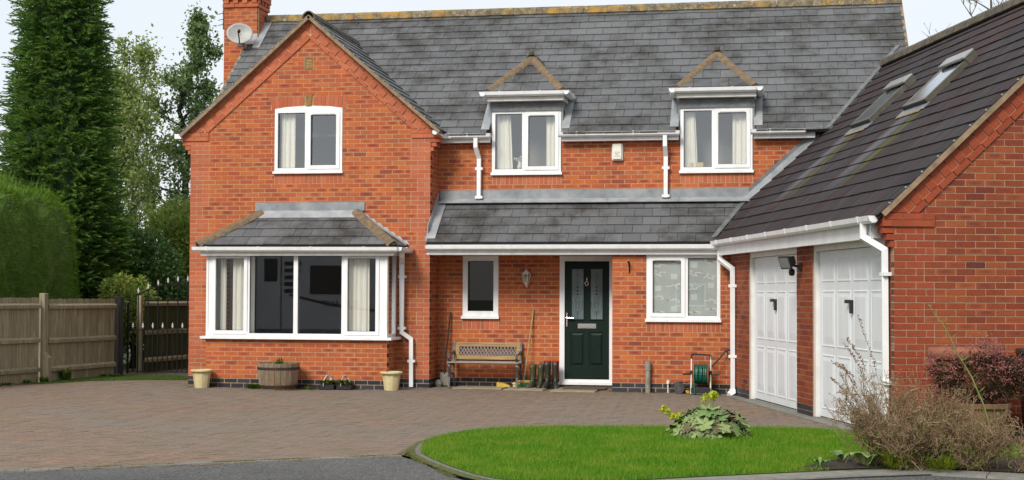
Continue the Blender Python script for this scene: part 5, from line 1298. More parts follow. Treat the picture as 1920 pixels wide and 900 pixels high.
curtain('narrow pale blind drawn back at the left end of the bay', u0=0.76, u1=0.86, z0=0.88, z1=2.2, n=-0.16, folds=2, **Wb)
# window board things
vb = thing('flower_vase', 'white flowers in a vase on the dormer window board', 'vase', (5.66, D1+0.16, 3.71))
m = MB(); m.lathe([(0.0, 0), (0.04, 0), (0.05, 0.06), (0.03, 0.12), (0.035, 0.14), (0.028, 0.14), (0.02, 0.1)], (5.66, D1+0.16, 3.71), 14); m.build('vase', 'alarm_white', vb, True)
def petals(centers, r, n, name, mat, parent, size=0.012, flat=0.6):
    V = []; Fc = []
    for c in centers:
        for i in range(n):
            d = nr.normal(size=3); d /= np.linalg.norm(d); p = np.array(c)+d*r*np.cbrt(nr.random())*np.array([1, 1, flat]); a = nr.normal(size=3); a /= np.linalg.norm(a); b = np.cross(a, d+0.01); b /= np.linalg.norm(b)+1e-9
            s = size*nr.uniform(0.6, 1.3); k = len(V); V += [p-a*s, p+b*s*0.7, p+a*s, p-b*s*0.7]; Fc.append((k, k+1, k+2, k+3))
    o = link(name, np_mesh(name, V, Fc, mat)); 
    if parent is not None: adopt(o, parent)
    return o
leafmat('white_petal', [(0.72, 0.72, 0.66), (0.82, 0.82, 0.78)], 0.3); leafmat('yellow_petal', [(0.42, 0.50, 0.02), (0.60, 0.60, 0.03), (0.50, 0.58, 0.05)], 0.35); leafmat('red_petal', [(0.5, 0.05, 0.02), (0.6, 0.14, 0.03)], 0.3); leafmat('pink_petal', [(0.5, 0.2, 0.2), (0.7, 0.5, 0.42)], 0.3)
petals([(5.60, D1+0.16, 3.90), (5.70, D1+0.15, 3.93), (5.78, D1+0.17, 3.88), (5.65, D1+0.18, 3.87)], 0.055, 60, 'flowers', 'white_petal', vb)
m = MB(); m.tube([(5.66, D1+0.16, 3.8), (5.66, D1+0.16, 3.9)], 0.006, 5); m.build('stalk', 'stem_green', vb)
m = MB(); m.box(8.56, 8.79, D1+0.10, D1+0.115, 3.71, 3.80); tag(m.build('greeting_card', 'cream_plastic'), 'small buff card standing inside the dormer window by the garage', 'card')
# ------------------------------------------------------------------ fixed to the walls
al = thing('alarm_box', 'white burglar alarm box under the upper gutter', 'alarm box', (7.36, D1, 3.82))
m = MB(); m.bbox(7.265, 7.455, D1-0.05, D1, 3.835, 4.12, 0.012); m.build('back_plate', 'alarm_white', al)
m = MB(); m.bbox(7.285, 7.435, D1-0.085, D1-0.05, 3.85, 4.12, 0.012); cov = m.build('cover', 'alarm_white', al)
def text(s, size, loc, parent, mat, rot=(math.pi/2, 0, 0), name='lettering', extrude=0.0006, mirror=False):
    cu_ = bpy.data.curves.new(name, 'FONT'); cu_.body = s; cu_.size = size; cu_.extrude = extrude; cu_.align_x = 'CENTER'; cu_.materials.append(MATS[mat]); tmp = bpy.data.objects.new(name, cu_); COL.objects.link(tmp); bpy.context.view_layer.update(); me_ = bpy.data.meshes.new_from_object(tmp.evaluated_get(bpy.context.evaluated_depsgraph_get())); bpy.data.objects.remove(tmp); o = bpy.data.objects.new(name, me_); COL.objects.link(o)
    o.location = loc; o.rotation_euler = rot
    if parent is not None: adopt(o, parent)
    return o
for s_, z_ in (('CVTE', 3.955), ('SRY', 3.925), ('0116 2', 3.893)): text(s_, 0.034, (7.36, D1-0.0865, z_), al, 'ink')
ln = thing('wall_lantern', 'small white wall lantern between the small window and door', 'wall light', (5.82, D1, 1.69))
m = MB(); m.box(5.80, 5.84, D1-0.02, D1, 1.72, 1.86); m.tube([(5.82, D1-0.015, 1.75), (5.82, D1-0.05, 1.70), (5.82, D1-0.10, 1.73)], 0.011, 6); m.build('bracket', 'white_metal', ln)
LC = (5.82, D1-0.10, 0)
m = MB(); m.lathe([(0.0, 1.70), (0.012, 1.71), (0.02, 1.74), (0.045, 1.76), (0.05, 1.775), (0.045, 1.775)], LC, 6); m.lathe([(0.0, 2.02), (0.008, 2.0), (0.012, 1.985), (0.035, 1.97), (0.075, 1.925), (0.085, 1.915), (0.07, 1.912)], LC, 6)
for i in range(6):
    a = i*math.pi/3; m.tube([(LC[0]+0.046*math.cos(a), LC[1]+0.046*math.sin(a), 1.775), (LC[0]+0.07*math.cos(a), LC[1]+0.07*math.sin(a), 1.915)], 0.006, 5)
m.build('cage', 'white_metal', ln)
m = MB(); m.lathe([(0.042, 1.776), (0.064, 1.912)], LC, 6); m.build('lamp_glass', 'lantern_glass', ln)
m = MB(); m.tube([(7.64, D2, 2.09), (7.64, D2-0.12, 2.09)], 0.009, 6); m.tube([(7.64, D2-0.015, 2.11), (7.64, D2-0.015, 1.93)], 0.010, 6); m.tube([(7.64, D2-0.02, 1.95), (7.64, D2-0.1, 2.08)], 0.007, 6); m.lathe([(0, -0.02), (0.018, -0.012), (0.018, 0.012), (0, 0.02)], (7.64, D2-0.12, 2.10), 8)
tag(m.build('basket_bracket', 'black_iron'), 'black iron hanging basket bracket right of the front door', 'bracket')
fl = thing('floodlight', 'black security floodlight with sensor on the garage pier', 'floodlight', tuple(GP(0, 3.40, 1.98)))
FM = GM @ Matrix.Translation((-0.19, 3.30, 2.03)) @ Matrix.Scale(0.82, 4) @ Matrix.Rotation(math.radians(22), 4, 'Z') @ Matrix.Rotation(math.radians(-20), 4, 'Y')
m = MB(FM); m.add([(-0.085, -0.115, -0.09), (-0.085, 0.115, -0.09), (-0.085, 0.115, 0.09), (-0.085, -0.115, 0.09), (0.05, -0.08, -0.06), (0.05, 0.08, -0.06), (0.05, 0.08, 0.06), (0.05, -0.08, 0.06)], [(0, 1, 5, 4), (1, 2, 6, 5), (2, 3, 7, 6), (3, 0, 4, 7), (4, 5, 6, 7), (0, 3, 2, 1)]); m.box(-0.11, -0.085, -0.13, 0.13, -0.105, 0.105); m.build('lamp_housing', 'black_plastic', fl)
m = MB(FM); m.box(-0.114, -0.111, -0.11, 0.11, -0.085, 0.085); m.build('lamp_glass', 'flood_glass', fl)
m = MB(GM); m.bbox(-0.05, 0.0, 3.36, 3.44, 1.90, 2.0, 0.01); m.tube([(-0.03, 3.40, 1.95), (-0.12, 3.36, 1.97), (-0.18, 3.32, 2.0)], 0.018, 6); m.build('arm', 'black_plastic', fl)
m = MB(GM); m.lathe([(0, -0.05), (0.03, -0.045), (0.042, -0.01), (0.04, 0.03), (0.02, 0.045), (0, 0.05)], (-0.14, 3.38, 1.88), 12); m.build('sensor', 'black_plastic', fl, True)
# satellite dish
sdh = thing('satellite_dish', 'round grey satellite dish on the chimney', 'satellite dish', (-0.25, 2.9, 6.4))
DC = Vector((-0.06, 2.45, 6.53)); dn = Vector((0.30, -0.93, 0.22)).normalized(); DU = dn.cross(Zv).normalized(); DVv = DU.cross(dn)
if DVv.z < 0: DVv = -DVv
vs = []; fs = []; R1 = 7; R2 = 28
for i in range(R1+1):
    r = i/R1
    for j in range(R2):
        a = 2*math.pi*j/R2; vs.append(DC+DU*(0.25*r*math.cos(a))+DVv*(0.21*r*math.sin(a))-dn*(0.06*(1-r*r)))
for i in range(R1):
    for j in range(R2): fs.append((i*R2+j, i*R2+(j+1) % R2, (i+1)*R2+(j+1) % R2, (i+1)*R2+j))
m = MB(); m.add(vs, fs); o = m.build('reflector', 'dish_grey', sdh, True); md = o.modifiers.new('t', 'SOLIDIFY'); md.thickness = 0.012
m = MB(); m.tube([DC-DVv*0.20, DC+dn*0.20-DVv*0.16, DC+dn*0.27-DVv*0.06+DU*0.02], 0.012, 6); m.tube([DC+dn*0.26-DVv*0.08, DC+dn*0.21-DVv*0.03], 0.03, 8); m.build('feed_arm', 'black_plastic', sdh)
m = MB(); m.tube([DC-dn*0.06, DC-dn*0.2, (-0.2, 2.88, 6.45), (-0.2, 2.905, 6.45)], 0.018, 6); m.box(-0.26, -0.14, 2.885, 2.905, 6.36, 6.54); m.build('mount', 'grey_iron', sdh)
ae = thing('television_aerial', 'thin grey television aerial on a pole beside the chimney', 'aerial', (-0.60, 3.0, 6.7))
m = MB(); m.tube([(-0.60, 3.0, 6.72), (-0.60, 3.0, 8.3)], 0.016, 6); m.box(-0.62, -0.545, 2.99, 3.01, 6.83, 6.86); m.box(-0.62, -0.545, 2.99, 3.01, 7.05, 7.08); m.build('pole', 'grey_iron', ae)
m = MB(); m.tube([(-0.68, 2.6, 8.15), (-0.55, 3.6, 8.15)], 0.008, 5)
for i in range(10):
    y = 2.65+i*0.1; m.tube([(-0.68+0.013*i-0.14, y, 8.15), (-0.68+0.013*i+0.14, y, 8.15)], 0.004, 4)
for z in (6.80, 6.90, 7.02): m.tube([(-0.70, 2.98, z), (-0.56, 2.98, z+0.02)], 0.008, 5)
m.build('antenna', 'grey_iron', ae)
# ------------------------------------------------------------------ along the house wall
def cream_pot(x, y, label, seg=12):
    t = thing('plant_pot', label, 'plant pot', (x, y, 0), 'cream plastic plant pots'); t['_local'] = 1
    m = MB(); vs = []
    prof = [(0.115, 0.0), (0.155, 0.27)]; k = 16
    for (r, z) in prof:
        for i in range(k):
            a = 2*math.pi*i/k; q = r*(1.0 if i % 2 else 0.955); vs.append((q*math.cos(a), q*math.sin(a), z))
    m.add(vs, [(i, (i+1) % k, k+(i+1) % k, k+i) for i in range(k)]+[list(range(k-1, -1, -1))]); m.build('body', 'cream_pot', t)
    m = MB(); m.lathe([(0.158, 0.262), (0.182, 0.268), (0.186, 0.292), (0.176, 0.306), (0.150, 0.306), (0.142, 0.27)], (0, 0, 0), 24); m.build('rim', 'cream_pot', t, True)
    m = MB(); m.lathe([(0.0, 0.275), (0.145, 0.272)], (0, 0, 0), 16); m.build('compost', 'soil', t)
    return t
cream_pot(0.585, -0.83, 'cream plant pot at the left corner of the bay')
cream_pot(3.80, -0.70, 'cream plant pot at the right corner of the bay by the downpipe')
hb = thing('half_barrel', 'weathered half barrel planter with iron hoops under the bay', 'planter', (1.975, -1.0, 0)); hb['_local'] = 1
k = 22; prof = [(0.285, 0.0), (0.315, 0.12), (0.338, 0.30), (0.342, 0.44)]
for i in range(k):
    a0, a1 = 2*math.pi*i/k+0.008, 2*math.pi*(i+1)/k-0.008; vs = []; top = rnd.uniform(-0.006, 0.004)
    for (r, z) in prof:
        zz = z+(top if z > 0.4 else 0)
        vs += [(r*math.cos(a0), r*math.sin(a0), zz), (r*math.cos(a1), r*math.sin(a1), zz), ((r-0.025)*math.cos(a1), (r-0.025)*math.sin(a1), zz), ((r-0.025)*math.cos(a0), (r-0.025)*math.sin(a0), zz)]
    fs = []
    for r in range(3):
        for j in range(4): fs.append((r*4+j, r*4+(j+1) % 4, r*4+4+(j+1) % 4, r*4+4+j))
    fs += [(0, 3, 2, 1), (12, 13, 14, 15)]
    m = MB(); m.add(vs, fs); m.build('stave', 'barrel_wood', hb)
for (z0, z1, r0, r1) in ((0.03, 0.085, 0.300, 0.312), (0.335, 0.375, 0.3455, 0.347)):
    m = MB(); m.lathe([(r0-0.006, z0), (r0, z0), (r1, z1), (r1-0.006, z1)], (0, 0, 0), 40); m.build('hoop', 'barrel_iron', hb)
m = MB(); m.lathe([(0.0, 0.40), (0.318, 0.39)], (0, 0, 0), 24); m.build('compost', 'soil', hb)
def tuft(name, label, cat, loc, n, r, h, mat, w=0.012, group=None, lean=0.6, parent=None, zc=0.0):
    c = np.array(loc); an = nr.uniform(0, 2*np.pi, n); rr = r*np.sqrt(nr.random(n)); P = np.column_stack([rr*np.cos(an)*0.5, rr*np.sin(an)*0.5, np.full(n, zc)]); H = h*nr.uniform(0.4, 1.0, n); ln_ = lean*r*nr.uniform(0.3, 1.2, n); wa = an+np.pi/2; ww = w*nr.uniform(0.6, 1.3, n)
    d = np.column_stack([np.cos(an), np.sin(an), np.zeros(n)]); s = np.column_stack([np.cos(wa), np.sin(wa), np.zeros(n)])
    z = np.array([0, 0, 1.0]); mid = P+d*(ln_*0.45)[:, None]+z*(H*0.75)[:, None]; tip = P+d*ln_[:, None]+z*H[:, None]*nr.uniform(0.6, 1.05, n)[:, None]
    V = np.stack([P, mid-s*ww[:, None], tip, mid+s*ww[:, None]], 1).reshape(-1, 3); F = np.arange(4*n).reshape(-1, 4)
    o = link(name, np_mesh(name, V, F, mat)); o.location = loc
    if parent is not None: o.parent = parent; o.location = (0, 0, 0)
    else: tag(o, label, cat, group)
    return o
tuft('seedlings', None, None, (0, 0, 0), 40, 0.30, 0.10, 'weed_leaf', 0.010, parent=hb, zc=0.39)
tuft('seedlings', None, None, (0, 0, 0), 24, 0.10, 0.17, 'weed_leaf', 0.012, parent=hb, zc=0.39)
tuft('weed', 'green weed clump between the cream pot and the half barrel', 'weed', (1.50, -0.82, 0), 130, 0.20, 0.10, 'weed_leaf', 0.014)
tuft('weed', 'pale yellow green weed at the right foot of the half barrel', 'weed', (2.42, -0.85, 0), 60, 0.16, 0.055, 'weed_leaf', 0.012)
# two small handled planters of bedding plants
def handled(x, y, label, petal, hcol):
    t = thing('basket_planter', label, 'planter', (x, y, 0), 'handled baskets of bedding plants'); t['_local'] = 1
    m = MB(); m.bbox(-0.13, 0.13, -0.08, 0.08, 0.0, 0.085, 0.012); m.build('trough', 'bin_black', t)
    m = MB(); pts = [(0.03*0+0.0, -0.075*math.cos(a)*1.0, 0.06+0.16*math.sin(a)) for a in [i*math.pi/12 for i in range(13)]]; m.sweep([Vector((0.045*(1 if p[1] > 0 else -1)*abs(p[1])/0.075, p[1], p[2])) for p in pts], [(-0.022, -0.003), (0.022, -0.003), (0.022, 0.003), (-0.022, 0.003)], up=Vector((1, 0, 0))); m.build('handle', hcol, t)
    tuft('leaves', None, None, (0, 0, 0), 120, 0.17, 0.12, 'weed_leaf', 0.016, parent=t, zc=0.07)
    o = petals([(-0.07, -0.05, 0.14), (0.08, -0.04, 0.13), (0.02, -0.07, 0.12)], 0.025, 14, 'flowers', petal, None, 0.011); o.parent = t
    return t
simple('handle_pink', (0.62, 0.30, 0.30), (0.80, 0.78, 0.76), 12, 0.5)
handled(2.74, -0.78, 'handled basket planter with red flowers and a white handle', 'red_petal', 'upvc')
handled(3.03, -0.76, 'handled basket planter with pale flowers and a pinkish handle', 'pink_petal', 'handle_pink')
# bench
bn = thing('garden_bench', 'garden bench with wooden frame and metal lattice back', 'bench', (5.16, 0.30, 0))
bx0, bx1, by = 4.56, 5.75, 0.12
for x in (bx0, bx1-0.035):      # cast iron ends
    m = MB(); sec = [(-0.017, -0.012), (0.017, -0.012), (0.017, 0.012), (-0.017, 0.012)]; xc = x+0.017
    m.sweep([(xc, by-0.01, 0.0), (xc, by+0.03, 0.18), (xc, by+0.0, 0.36), (xc, by+0.02, 0.41)], sec)
    m.sweep([(xc, by+0.46, 0.0), (xc, by+0.36, 0.22), (xc, by+0.38, 0.42), (xc, by+0.47, 0.76)], sec)
    m.sweep([(xc, by+0.0, 0.40), (xc, by+0.2, 0.385), (xc, by+0.39, 0.41)], sec)
    m.sweep([(xc, by+0.02, 0.41), (xc, by-0.02, 0.50), (xc, by+0.03, 0.565), (xc, by+0.2, 0.56), (xc, by+0.42, 0.60)], sec)
    m.sweep([(xc, by+0.03, 0.18), (xc, by+0.2, 0.25), (xc, by+0.36, 0.22)], [(-0.01, -0.008), (0.01, -0.008), (0.01, 0.008), (-0.01, 0.008)])
    m.build('bench_end', 'grey_iron', bn)
simple('bench_seat_grey', (0.33, 0.30, 0.25), (0.24, 0.215, 0.175), 10, 0.8, stretch=(0.6, 10, 10))
for i in range(5):
    m = MB(); y = by-0.015+i*0.082; z = 0.428-0.016*math.sin(i/4*math.pi); m.bbox(bx0-0.015, bx1+0.015, y, y+0.062, z-0.011, z+0.011, 0.004); m.build('seat_slat', 'bench_seat_grey', bn)
def yb(z): return by+0.385+(z-0.45)*0.26
m = MB()
for (z0, z1) in ((0.465, 0.53), (0.685, 0.745)):
    m.add([(bx0+0.035, yb(z0), z0), (bx1-0.035, yb(z0), z0), (bx1-0.035, yb(z1), z1), (bx0+0.035, yb(z1), z1), (bx0+0.035, yb(z0)+0.03, z0), (bx1-0.035, yb(z0)+0.03, z0), (bx1-0.035, yb(z1)+0.03, z1), (bx0+0.035, yb(z1)+0.03, z1)], [(0, 1, 2, 3), (7, 6, 5, 4), (0, 4, 5, 1), (1, 5, 6, 2), (2, 6, 7, 3), (3, 7, 4, 0)])
for (a, b) in ((bx0+0.035, bx0+0.10), (bx1-0.10, bx1-0.035)):
    z0, z1 = 0.53, 0.685; m.add([(a, yb(z0), z0), (b, yb(z0), z0), (b, yb(z1), z1), (a, yb(z1), z1), (a, yb(z0)+0.03, z0), (b, yb(z0)+0.03, z0), (b, yb(z1)+0.03, z1), (a, yb(z1)+0.03, z1)], [(0, 1, 2, 3), (7, 6, 5, 4), (1, 5, 6, 2), (3, 7, 4, 0)])
m.build('backrest', 'bench_wood', bn)
simple('lattice_grey', (0.10, 0.10, 0.10), (0.16, 0.16, 0.16), 20, 0.5, metal=0.3)
m = MB(); n_l = 17; z0, z1 = 0.53, 0.685; x0_, x1_ = bx0+0.10, bx1-0.10; w_ = (x1_-x0_)/n_l
for i in range(n_l+2):
    for s in (1, -1):
        xa = x0_+(i-1)*w_ if s > 0 else x0_+i*w_; xb = xa+s*2*w_*0.9
        p, q = (xa, z0), (xb, z1)
        # clip to the frame
        def cl(p, q):
            (xa, za), (xb, zb_) = p, q; t0, t1 = 0.0, 1.0; dx = xb-xa
            for lim, sg in ((x0_, 1), (x1_, -1)):
                fa, fb = sg*(xa-lim), sg*(xb-lim)
                if fa < 0 and fb < 0: return None
                if fa < 0: t0 = max(t0, fa/(fa-fb))
                if fb < 0: t1 = min(t1, fa/(fa-fb))
            if t1-t0 < 0.02: return None
            return (xa+dx*t0, za+(zb_-za)*t0), (xa+dx*t1, za+(zb_-za)*t1)
        r = cl(p, q)
        if r:
            (xa, za), (xb, zc) = r; m.sweep([(xa, yb(za)+0.014+0.003*s, za), (xb, yb(zc)+0.014+0.003*s, zc)], [(-0.0085, -0.006), (0.0085, -0.006), (0.0085, 0.006), (-0.0085, 0.006)], up=Vector((0, -1, 0)))
m.build('lattice_panel', 'lattice_grey', bn)
# small things under and beside the bench
m = MB(); m.add([(5.34, 0.40, 0.012), (5.56, 0.36, 0.012), (5.58, 0.46, 0.012), (5.36, 0.5, 0.012), (5.34, 0.40, 0.09), (5.45, 0.38, 0.075), (5.57, 0.37, 0.03), (5.58, 0.45, 0.03), (5.47, 0.48, 0.075), (5.36, 0.49, 0.09)], [(0, 1, 6, 5, 4), (3, 9, 8, 7, 2), (4, 5, 8, 9), (5, 6, 7, 8), (0, 4, 9, 3), (1, 2, 7, 6), (0, 3, 2, 1)]); tag(m.build('yellow_tool', 'yellow_plastic'), 'yellow plastic wedge shaped tool lying under the bench', 'tool')
m = MB(); m.bbox(5.63, 5.74, 0.33, 0.43, 0.012, 0.06, 0.008); m.bbox(5.615, 5.755, 0.32, 0.44, 0.06, 0.085, 0.008); m.box(5.64, 5.66, 0.35, 0.41, 0.085, 0.10); m.box(5.71, 5.73, 0.35, 0.41, 0.085, 0.10); tag(m.build('scrubbing_brush', 'cream_plastic'), 'small cream scrubbing brush on the slabs beneath the bench end', 'brush')
br_ = thing('broom', 'green headed broom leaning on the wall beside the bench', 'broom', (5.82, 0.36, 0))
m = MB(); m.tube([(5.82, 0.36, 0.15), (5.93, D1-0.022, 1.28)], 0.0135, 8); m.lathe([(0, 1.27), (0.017, 1.275), (0.017, 1.32), (0, 1.33)], (5.931, D1-0.02, 0), 8); m.build('handle', 'broom_wood', br_)
m = MB(); m.tube([(5.815, 0.35, 0.115), (5.826, 0.37, 0.21)], 0.021, 8); m.build('socket', 'hose_green', br_)
m = MB(); m.bbox(5.70, 5.93, 0.31, 0.40, 0.085, 0.135, 0.012); m.build('head', 'bristle_tan', br_)
V = []; Fc = []
for i in range(520):
    x, y = nr.uniform(5.71, 5.92), nr.uniform(0.315, 0.395); dx, dy = nr.normal(0, 0.008, 2); k = len(V); V += [(x-0.002, y, 0.087), (x+0.002, y, 0.087), (x+dx+0.002, y+dy, 0.014), (x+dx-0.002, y+dy, 0.014)]; Fc.append((k, k+1, k+2, k+3))
o = link('bristles', np_mesh('bristles', V, Fc, 'broom_green')); adopt(o, br_)
sp = thing('spade', 'old dark shafted garden spade standing in the wing corner', 'spade', (4.43, 0.46, 0))
m = MB(); m.tube([(4.43, 0.42, 0.22), (4.46, 0.50, 0.7), (4.50, 0.585, 1.27)], 0.013, 7); m.build('shaft', 'bark_dark', sp)
m = MB(); m.add([(4.36, 0.415, 0.02), (4.50, 0.415, 0.02), (4.51, 0.43, 0.24), (4.35, 0.43, 0.24), (4.36, 0.425, 0.02), (4.50, 0.425, 0.02), (4.51, 0.44, 0.24), (4.35, 0.44, 0.24), (4.43, 0.40, 0.14)], [(0, 1, 8), (1, 2, 8), (2, 3, 8), (3, 0, 8), (7, 6, 5, 4), (0, 4, 5, 1), (1, 5, 6, 2), (2, 6, 7, 3), (3, 7, 4, 0)]); m.build('blade', 'pipe_grey', sp)
m = MB(); m.tube([(4.38, 0.5, 0.01), (4.385, 0.52, 0.5), (4.36, 0.585, 0.98)], 0.005, 5); tag(m.build('garden_cane', 'stem_dry'), 'thin bamboo cane leaning beside the spade in the corner', 'cane')
m = MB(); m.lathe([(0, 0), (0.05, 0.0), (0.07, 0.05), (0.05, 0.11), (0.0, 0.13)], (4.34, 0.36, 0), 9, 1.0, 0.8); tag(m.build('rock', 'pipe_grey'), 'rounded grey stone on the ground below the spade', 'stone')
# boots
def boot(x, y, rot, h, mat, parent, lining=None):
    M = Matrix.Translation((x, y, 0)) @ Matrix.Rotation(rot, 4, 'Z'); m = MB(M)
    # cross sections: (z, centre y, half width, half length)
    sec = [(0.0, -0.055, 0.046, 0.135), (0.022, -0.055, 0.048, 0.138), (0.05, -0.05, 0.045, 0.128), (0.085, -0.028, 0.040, 0.095), (0.12, 0.0, 0.037, 0.062), (0.17, 0.008, 0.038, 0.050), (0.26, 0.005, 0.051, 0.062), (h*0.85, 0.0, 0.060, 0.073), (h, 0.0, 0.062, 0.074), (h, 0.0, 0.055, 0.067), (h-0.12, 0.0, 0.05, 0.06)]
    k = 16; vs = []; fs = []
    for (z, cy, hw, hl) in sec:
        for i in range(k):
            a = 2*math.pi*i/k; vs.append((hw*math.cos(a), cy+hl*math.sin(a), z))
    for r in range(len(sec)-1):
        for i in range(k): fs.append((r*k+i, r*k+(i+1) % k, (r+1)*k+(i+1) % k, (r+1)*k+i))
    fs.append(list(range(k-1, -1, -1))); m.add(vs, fs); o = m.build('boot', mat, parent, True)
    s = MB(M); s.lathe([(0.050, 0.0), (0.053, 0.0), (0.053, 0.02), (0.049, 0.024)], (0, -0.055, 0), 18, 1.0, 2.75); s.build('sole', 'black_plastic', o)
    s = MB(M); s.box(-0.012, 0.012, -0.077, -0.072, h-0.05, h-0.036); s.build('badge', 'terracotta', o)
    if lining:
        s = MB(M); s.lathe([(0.0, h-0.02), (0.056, h+0.0), (0.064, h+0.012), (0.062, h-0.012)], (0, 0, 0), 18, 1.0, 1.18); s.build('lining', lining, o)
    return o
bt = thing('wellington_boots', 'shorter pair of olive green wellington boots beside the broom', 'boots', (6.03, 0.36, 0), 'pairs of wellington boots by the door')
boot(5.965, 0.38, -0.42, 0.40, 'rubber_green', bt); boot(6.10, 0.38, -0.12, 0.40, 'rubber_green', bt)
bt = thing('wellington_boots', 'taller pair of dark wellington boots with red lining by the door', 'boots', (6.28, 0.36, 0), 'pairs of wellington boots by the door')
boot(6.215, 0.36, -0.30, 0.45, 'rubber_dark', bt, 'red_lining'); boot(6.345, 0.37, 0.22, 0.45, 'rubber_dark', bt, 'red_lining')
m = MB(); m.bbox(6.50, 7.22, 0.05, 0.50, 0.014, 0.030, 0.006); 
simple('mat_brown', (0.075, 0.05, 0.03), (0.12, 0.085, 0.05), 60, 0.95, bumps=0.8)
tag(m.build('doormat', 'mat_brown'), 'brown doormat on the slabs before the green door', 'doormat')
# waste pipe and small fittings by the utility wall
wp_ = thing('waste_pipe', 'short grey capped waste pipe against the utility wall', 'pipe', (7.95, D2-0.09, 0))
m = MB(); m.lathe([(0.0, 0.0), (0.043, 0.0), (0.043, 0.37), (0.0, 0.37)], (7.95, D2-0.075, 0), 16); m.build('pipe', 'pipe_grey', wp_, False)
m = MB(); m.lathe([(0.0, 0.36), (0.052, 0.36), (0.052, 0.455), (0.048, 0.46), (0.048, 0.50), (0.0, 0.505)], (7.95, D2-0.075, 0), 16); m.build('collar', 'pipe_grey', wp_)
m = MB(); m.lathe([(0.0, 0.0), (0.012, 0.0), (0.012, 0.13), (0.028, 0.15), (0.02, 0.2), (0.0, 0.21)], (8.27, D2-0.04, 0), 10); tag(m.build('outlet_pipe', 'white_metal'), 'little white outlet stub low on the utility wall', 'pipe')
hc_ = thing('hose_cart', 'small dark wheeled hose fitting lying left of the hose reel', 'hose fitting', (8.45, D2-0.14, 0))
m = MB(); m.lathe([(0.0, -0.06), (0.085, -0.06), (0.09, -0.04), (0.09, 0.04), (0.085, 0.06), (0, 0.06)], (8.46, D2-0.14, 0.09), 22, axis='Y'); m.build('wheel', 'grey_iron', hc_)
m = MB(); m.tube([(8.36, D2-0.12, 0.16), (8.46, D2-0.12, 0.19), (8.60, D2-0.12, 0.18)], 0.012, 6); m.tube([(8.54, D2-0.15, 0.05), (8.60, D2-0.18, 0.045)], 0.02, 8); m.build('handle', 'black_plastic', hc_)
m = MB(); m.tube([(8.585, D2-0.20, 0.035), (8.60, D2-0.25, 0.035)], 0.028, 8); m.build('nozzle', 'yellow_plastic', hc_)
hr = thing('hose_reel', 'hose reel wound with bright green hose beside the downpipe', 'hose reel', (8.80, -0.55, 0))
x0, x1, yc = 8.655, 8.96, -0.50
for x in (x0, x1):
    m = MB(); m.tube([(x, yc-0.16, 0.015), (x, yc-0.06, 0.28), (x, yc+0.03, 0.60)], 0.011, 7); m.tube([(x, yc+0.13, 0.015), (x, yc-0.02, 0.30)], 0.011, 7); m.build('leg', 'upvc_aged', hr)
m = MB(); m.tube([(x0, yc-0.165, 0.015), (x1, yc-0.165, 0.015)], 0.013, 7); m.tube([(x0, yc+0.13, 0.015), (x1, yc+0.13, 0.015)], 0.013, 7); m.bbox(x0+0.0, x1, yc-0.17, yc+0.13, 0.02, 0.12, 0.01); m.build('base', 'black_plastic', hr); m = MB(); m.tube([(x0, yc+0.02, 0.56), (x0, yc+0.035, 0.615), (x0+0.02, yc+0.04, 0.635), (x1-0.02, yc+0.04, 0.62), (x1, yc+0.035, 0.60), (x1, yc+0.02, 0.55)], 0.015, 7); m.build('carry_handle', 'black_plastic', hr)
for x in (x0+0.033, x1-0.045):
    m = MB(); m.lathe([(0.03, 0.0), (0.172, 0.0), (0.176, 0.006), (0.172, 0.012), (0.03, 0.012)], (x, yc-0.02, 0.32), 30, axis='X'); m.build('reel_flange', 'reel_orange', hr)
for x, d in ((x0, -1), (x1, 1)):
    m = MB(); m.bbox(x-0.02, x+0.02, yc-0.06, yc+0.02, 0.26, 0.38, 0.01); m.tube([(x, yc-0.02, 0.32), (x+d*0.06, yc-0.03, 0.325), (x+d*0.14, yc-0.03, 0.318)], 0.015, 7, scales=[1, 1.1, 0.8]); m.build('crank', 'black_plastic', hr)
for i in range(13):
    xx = x0+0.055+i*(x1-x0-0.11)/12; r = 0.138+0.012*rnd.random(); tl = rnd.uniform(-0.02, 0.02)
    m = MB(); m.tube([(xx+tl*math.cos(a), yc-0.02+r*math.cos(a), 0.32+r*math.sin(a)) for a in [j*2*math.pi/20 for j in range(21)]], 0.0105, 6); m.build('hose_coil', 'hose_green', hr)
m = MB(); m.tube([(8.70, yc-0.15, 0.30), (8.705, yc-0.18, 0.14), (8.72, yc-0.2, 0.02)], 0.0105, 6); m.build('hose_end', 'hose_green', hr)
m = MB(); m.tube([(8.97, yc-0.02, 0.44), (9.08, yc+0.08, 0.55), (9.18, -0.36, 0.68), (9.26, -0.30, 0.70), (9.285, -0.30, 0.62), (9.28, -0.30, 0.40), (9.27, -0.32, 0.05)], 0.0125, 6); m.tube([(9.2, -0.33, 0.69), (9.24, -0.31, 0.60), (9.27, -0.3, 0.5)], 0.012, 6); m.build('feed_hose', 'hose_dark', hr)
m = MB(); m.tube([(8.97, -0.50, 0.012), (9.08, -0.60, 0.012), (9.2, -0.52, 0.012), (9.24, -0.38, 0.012)], 0.011, 6); m.build('feed_hose', 'hose_dark', hr)
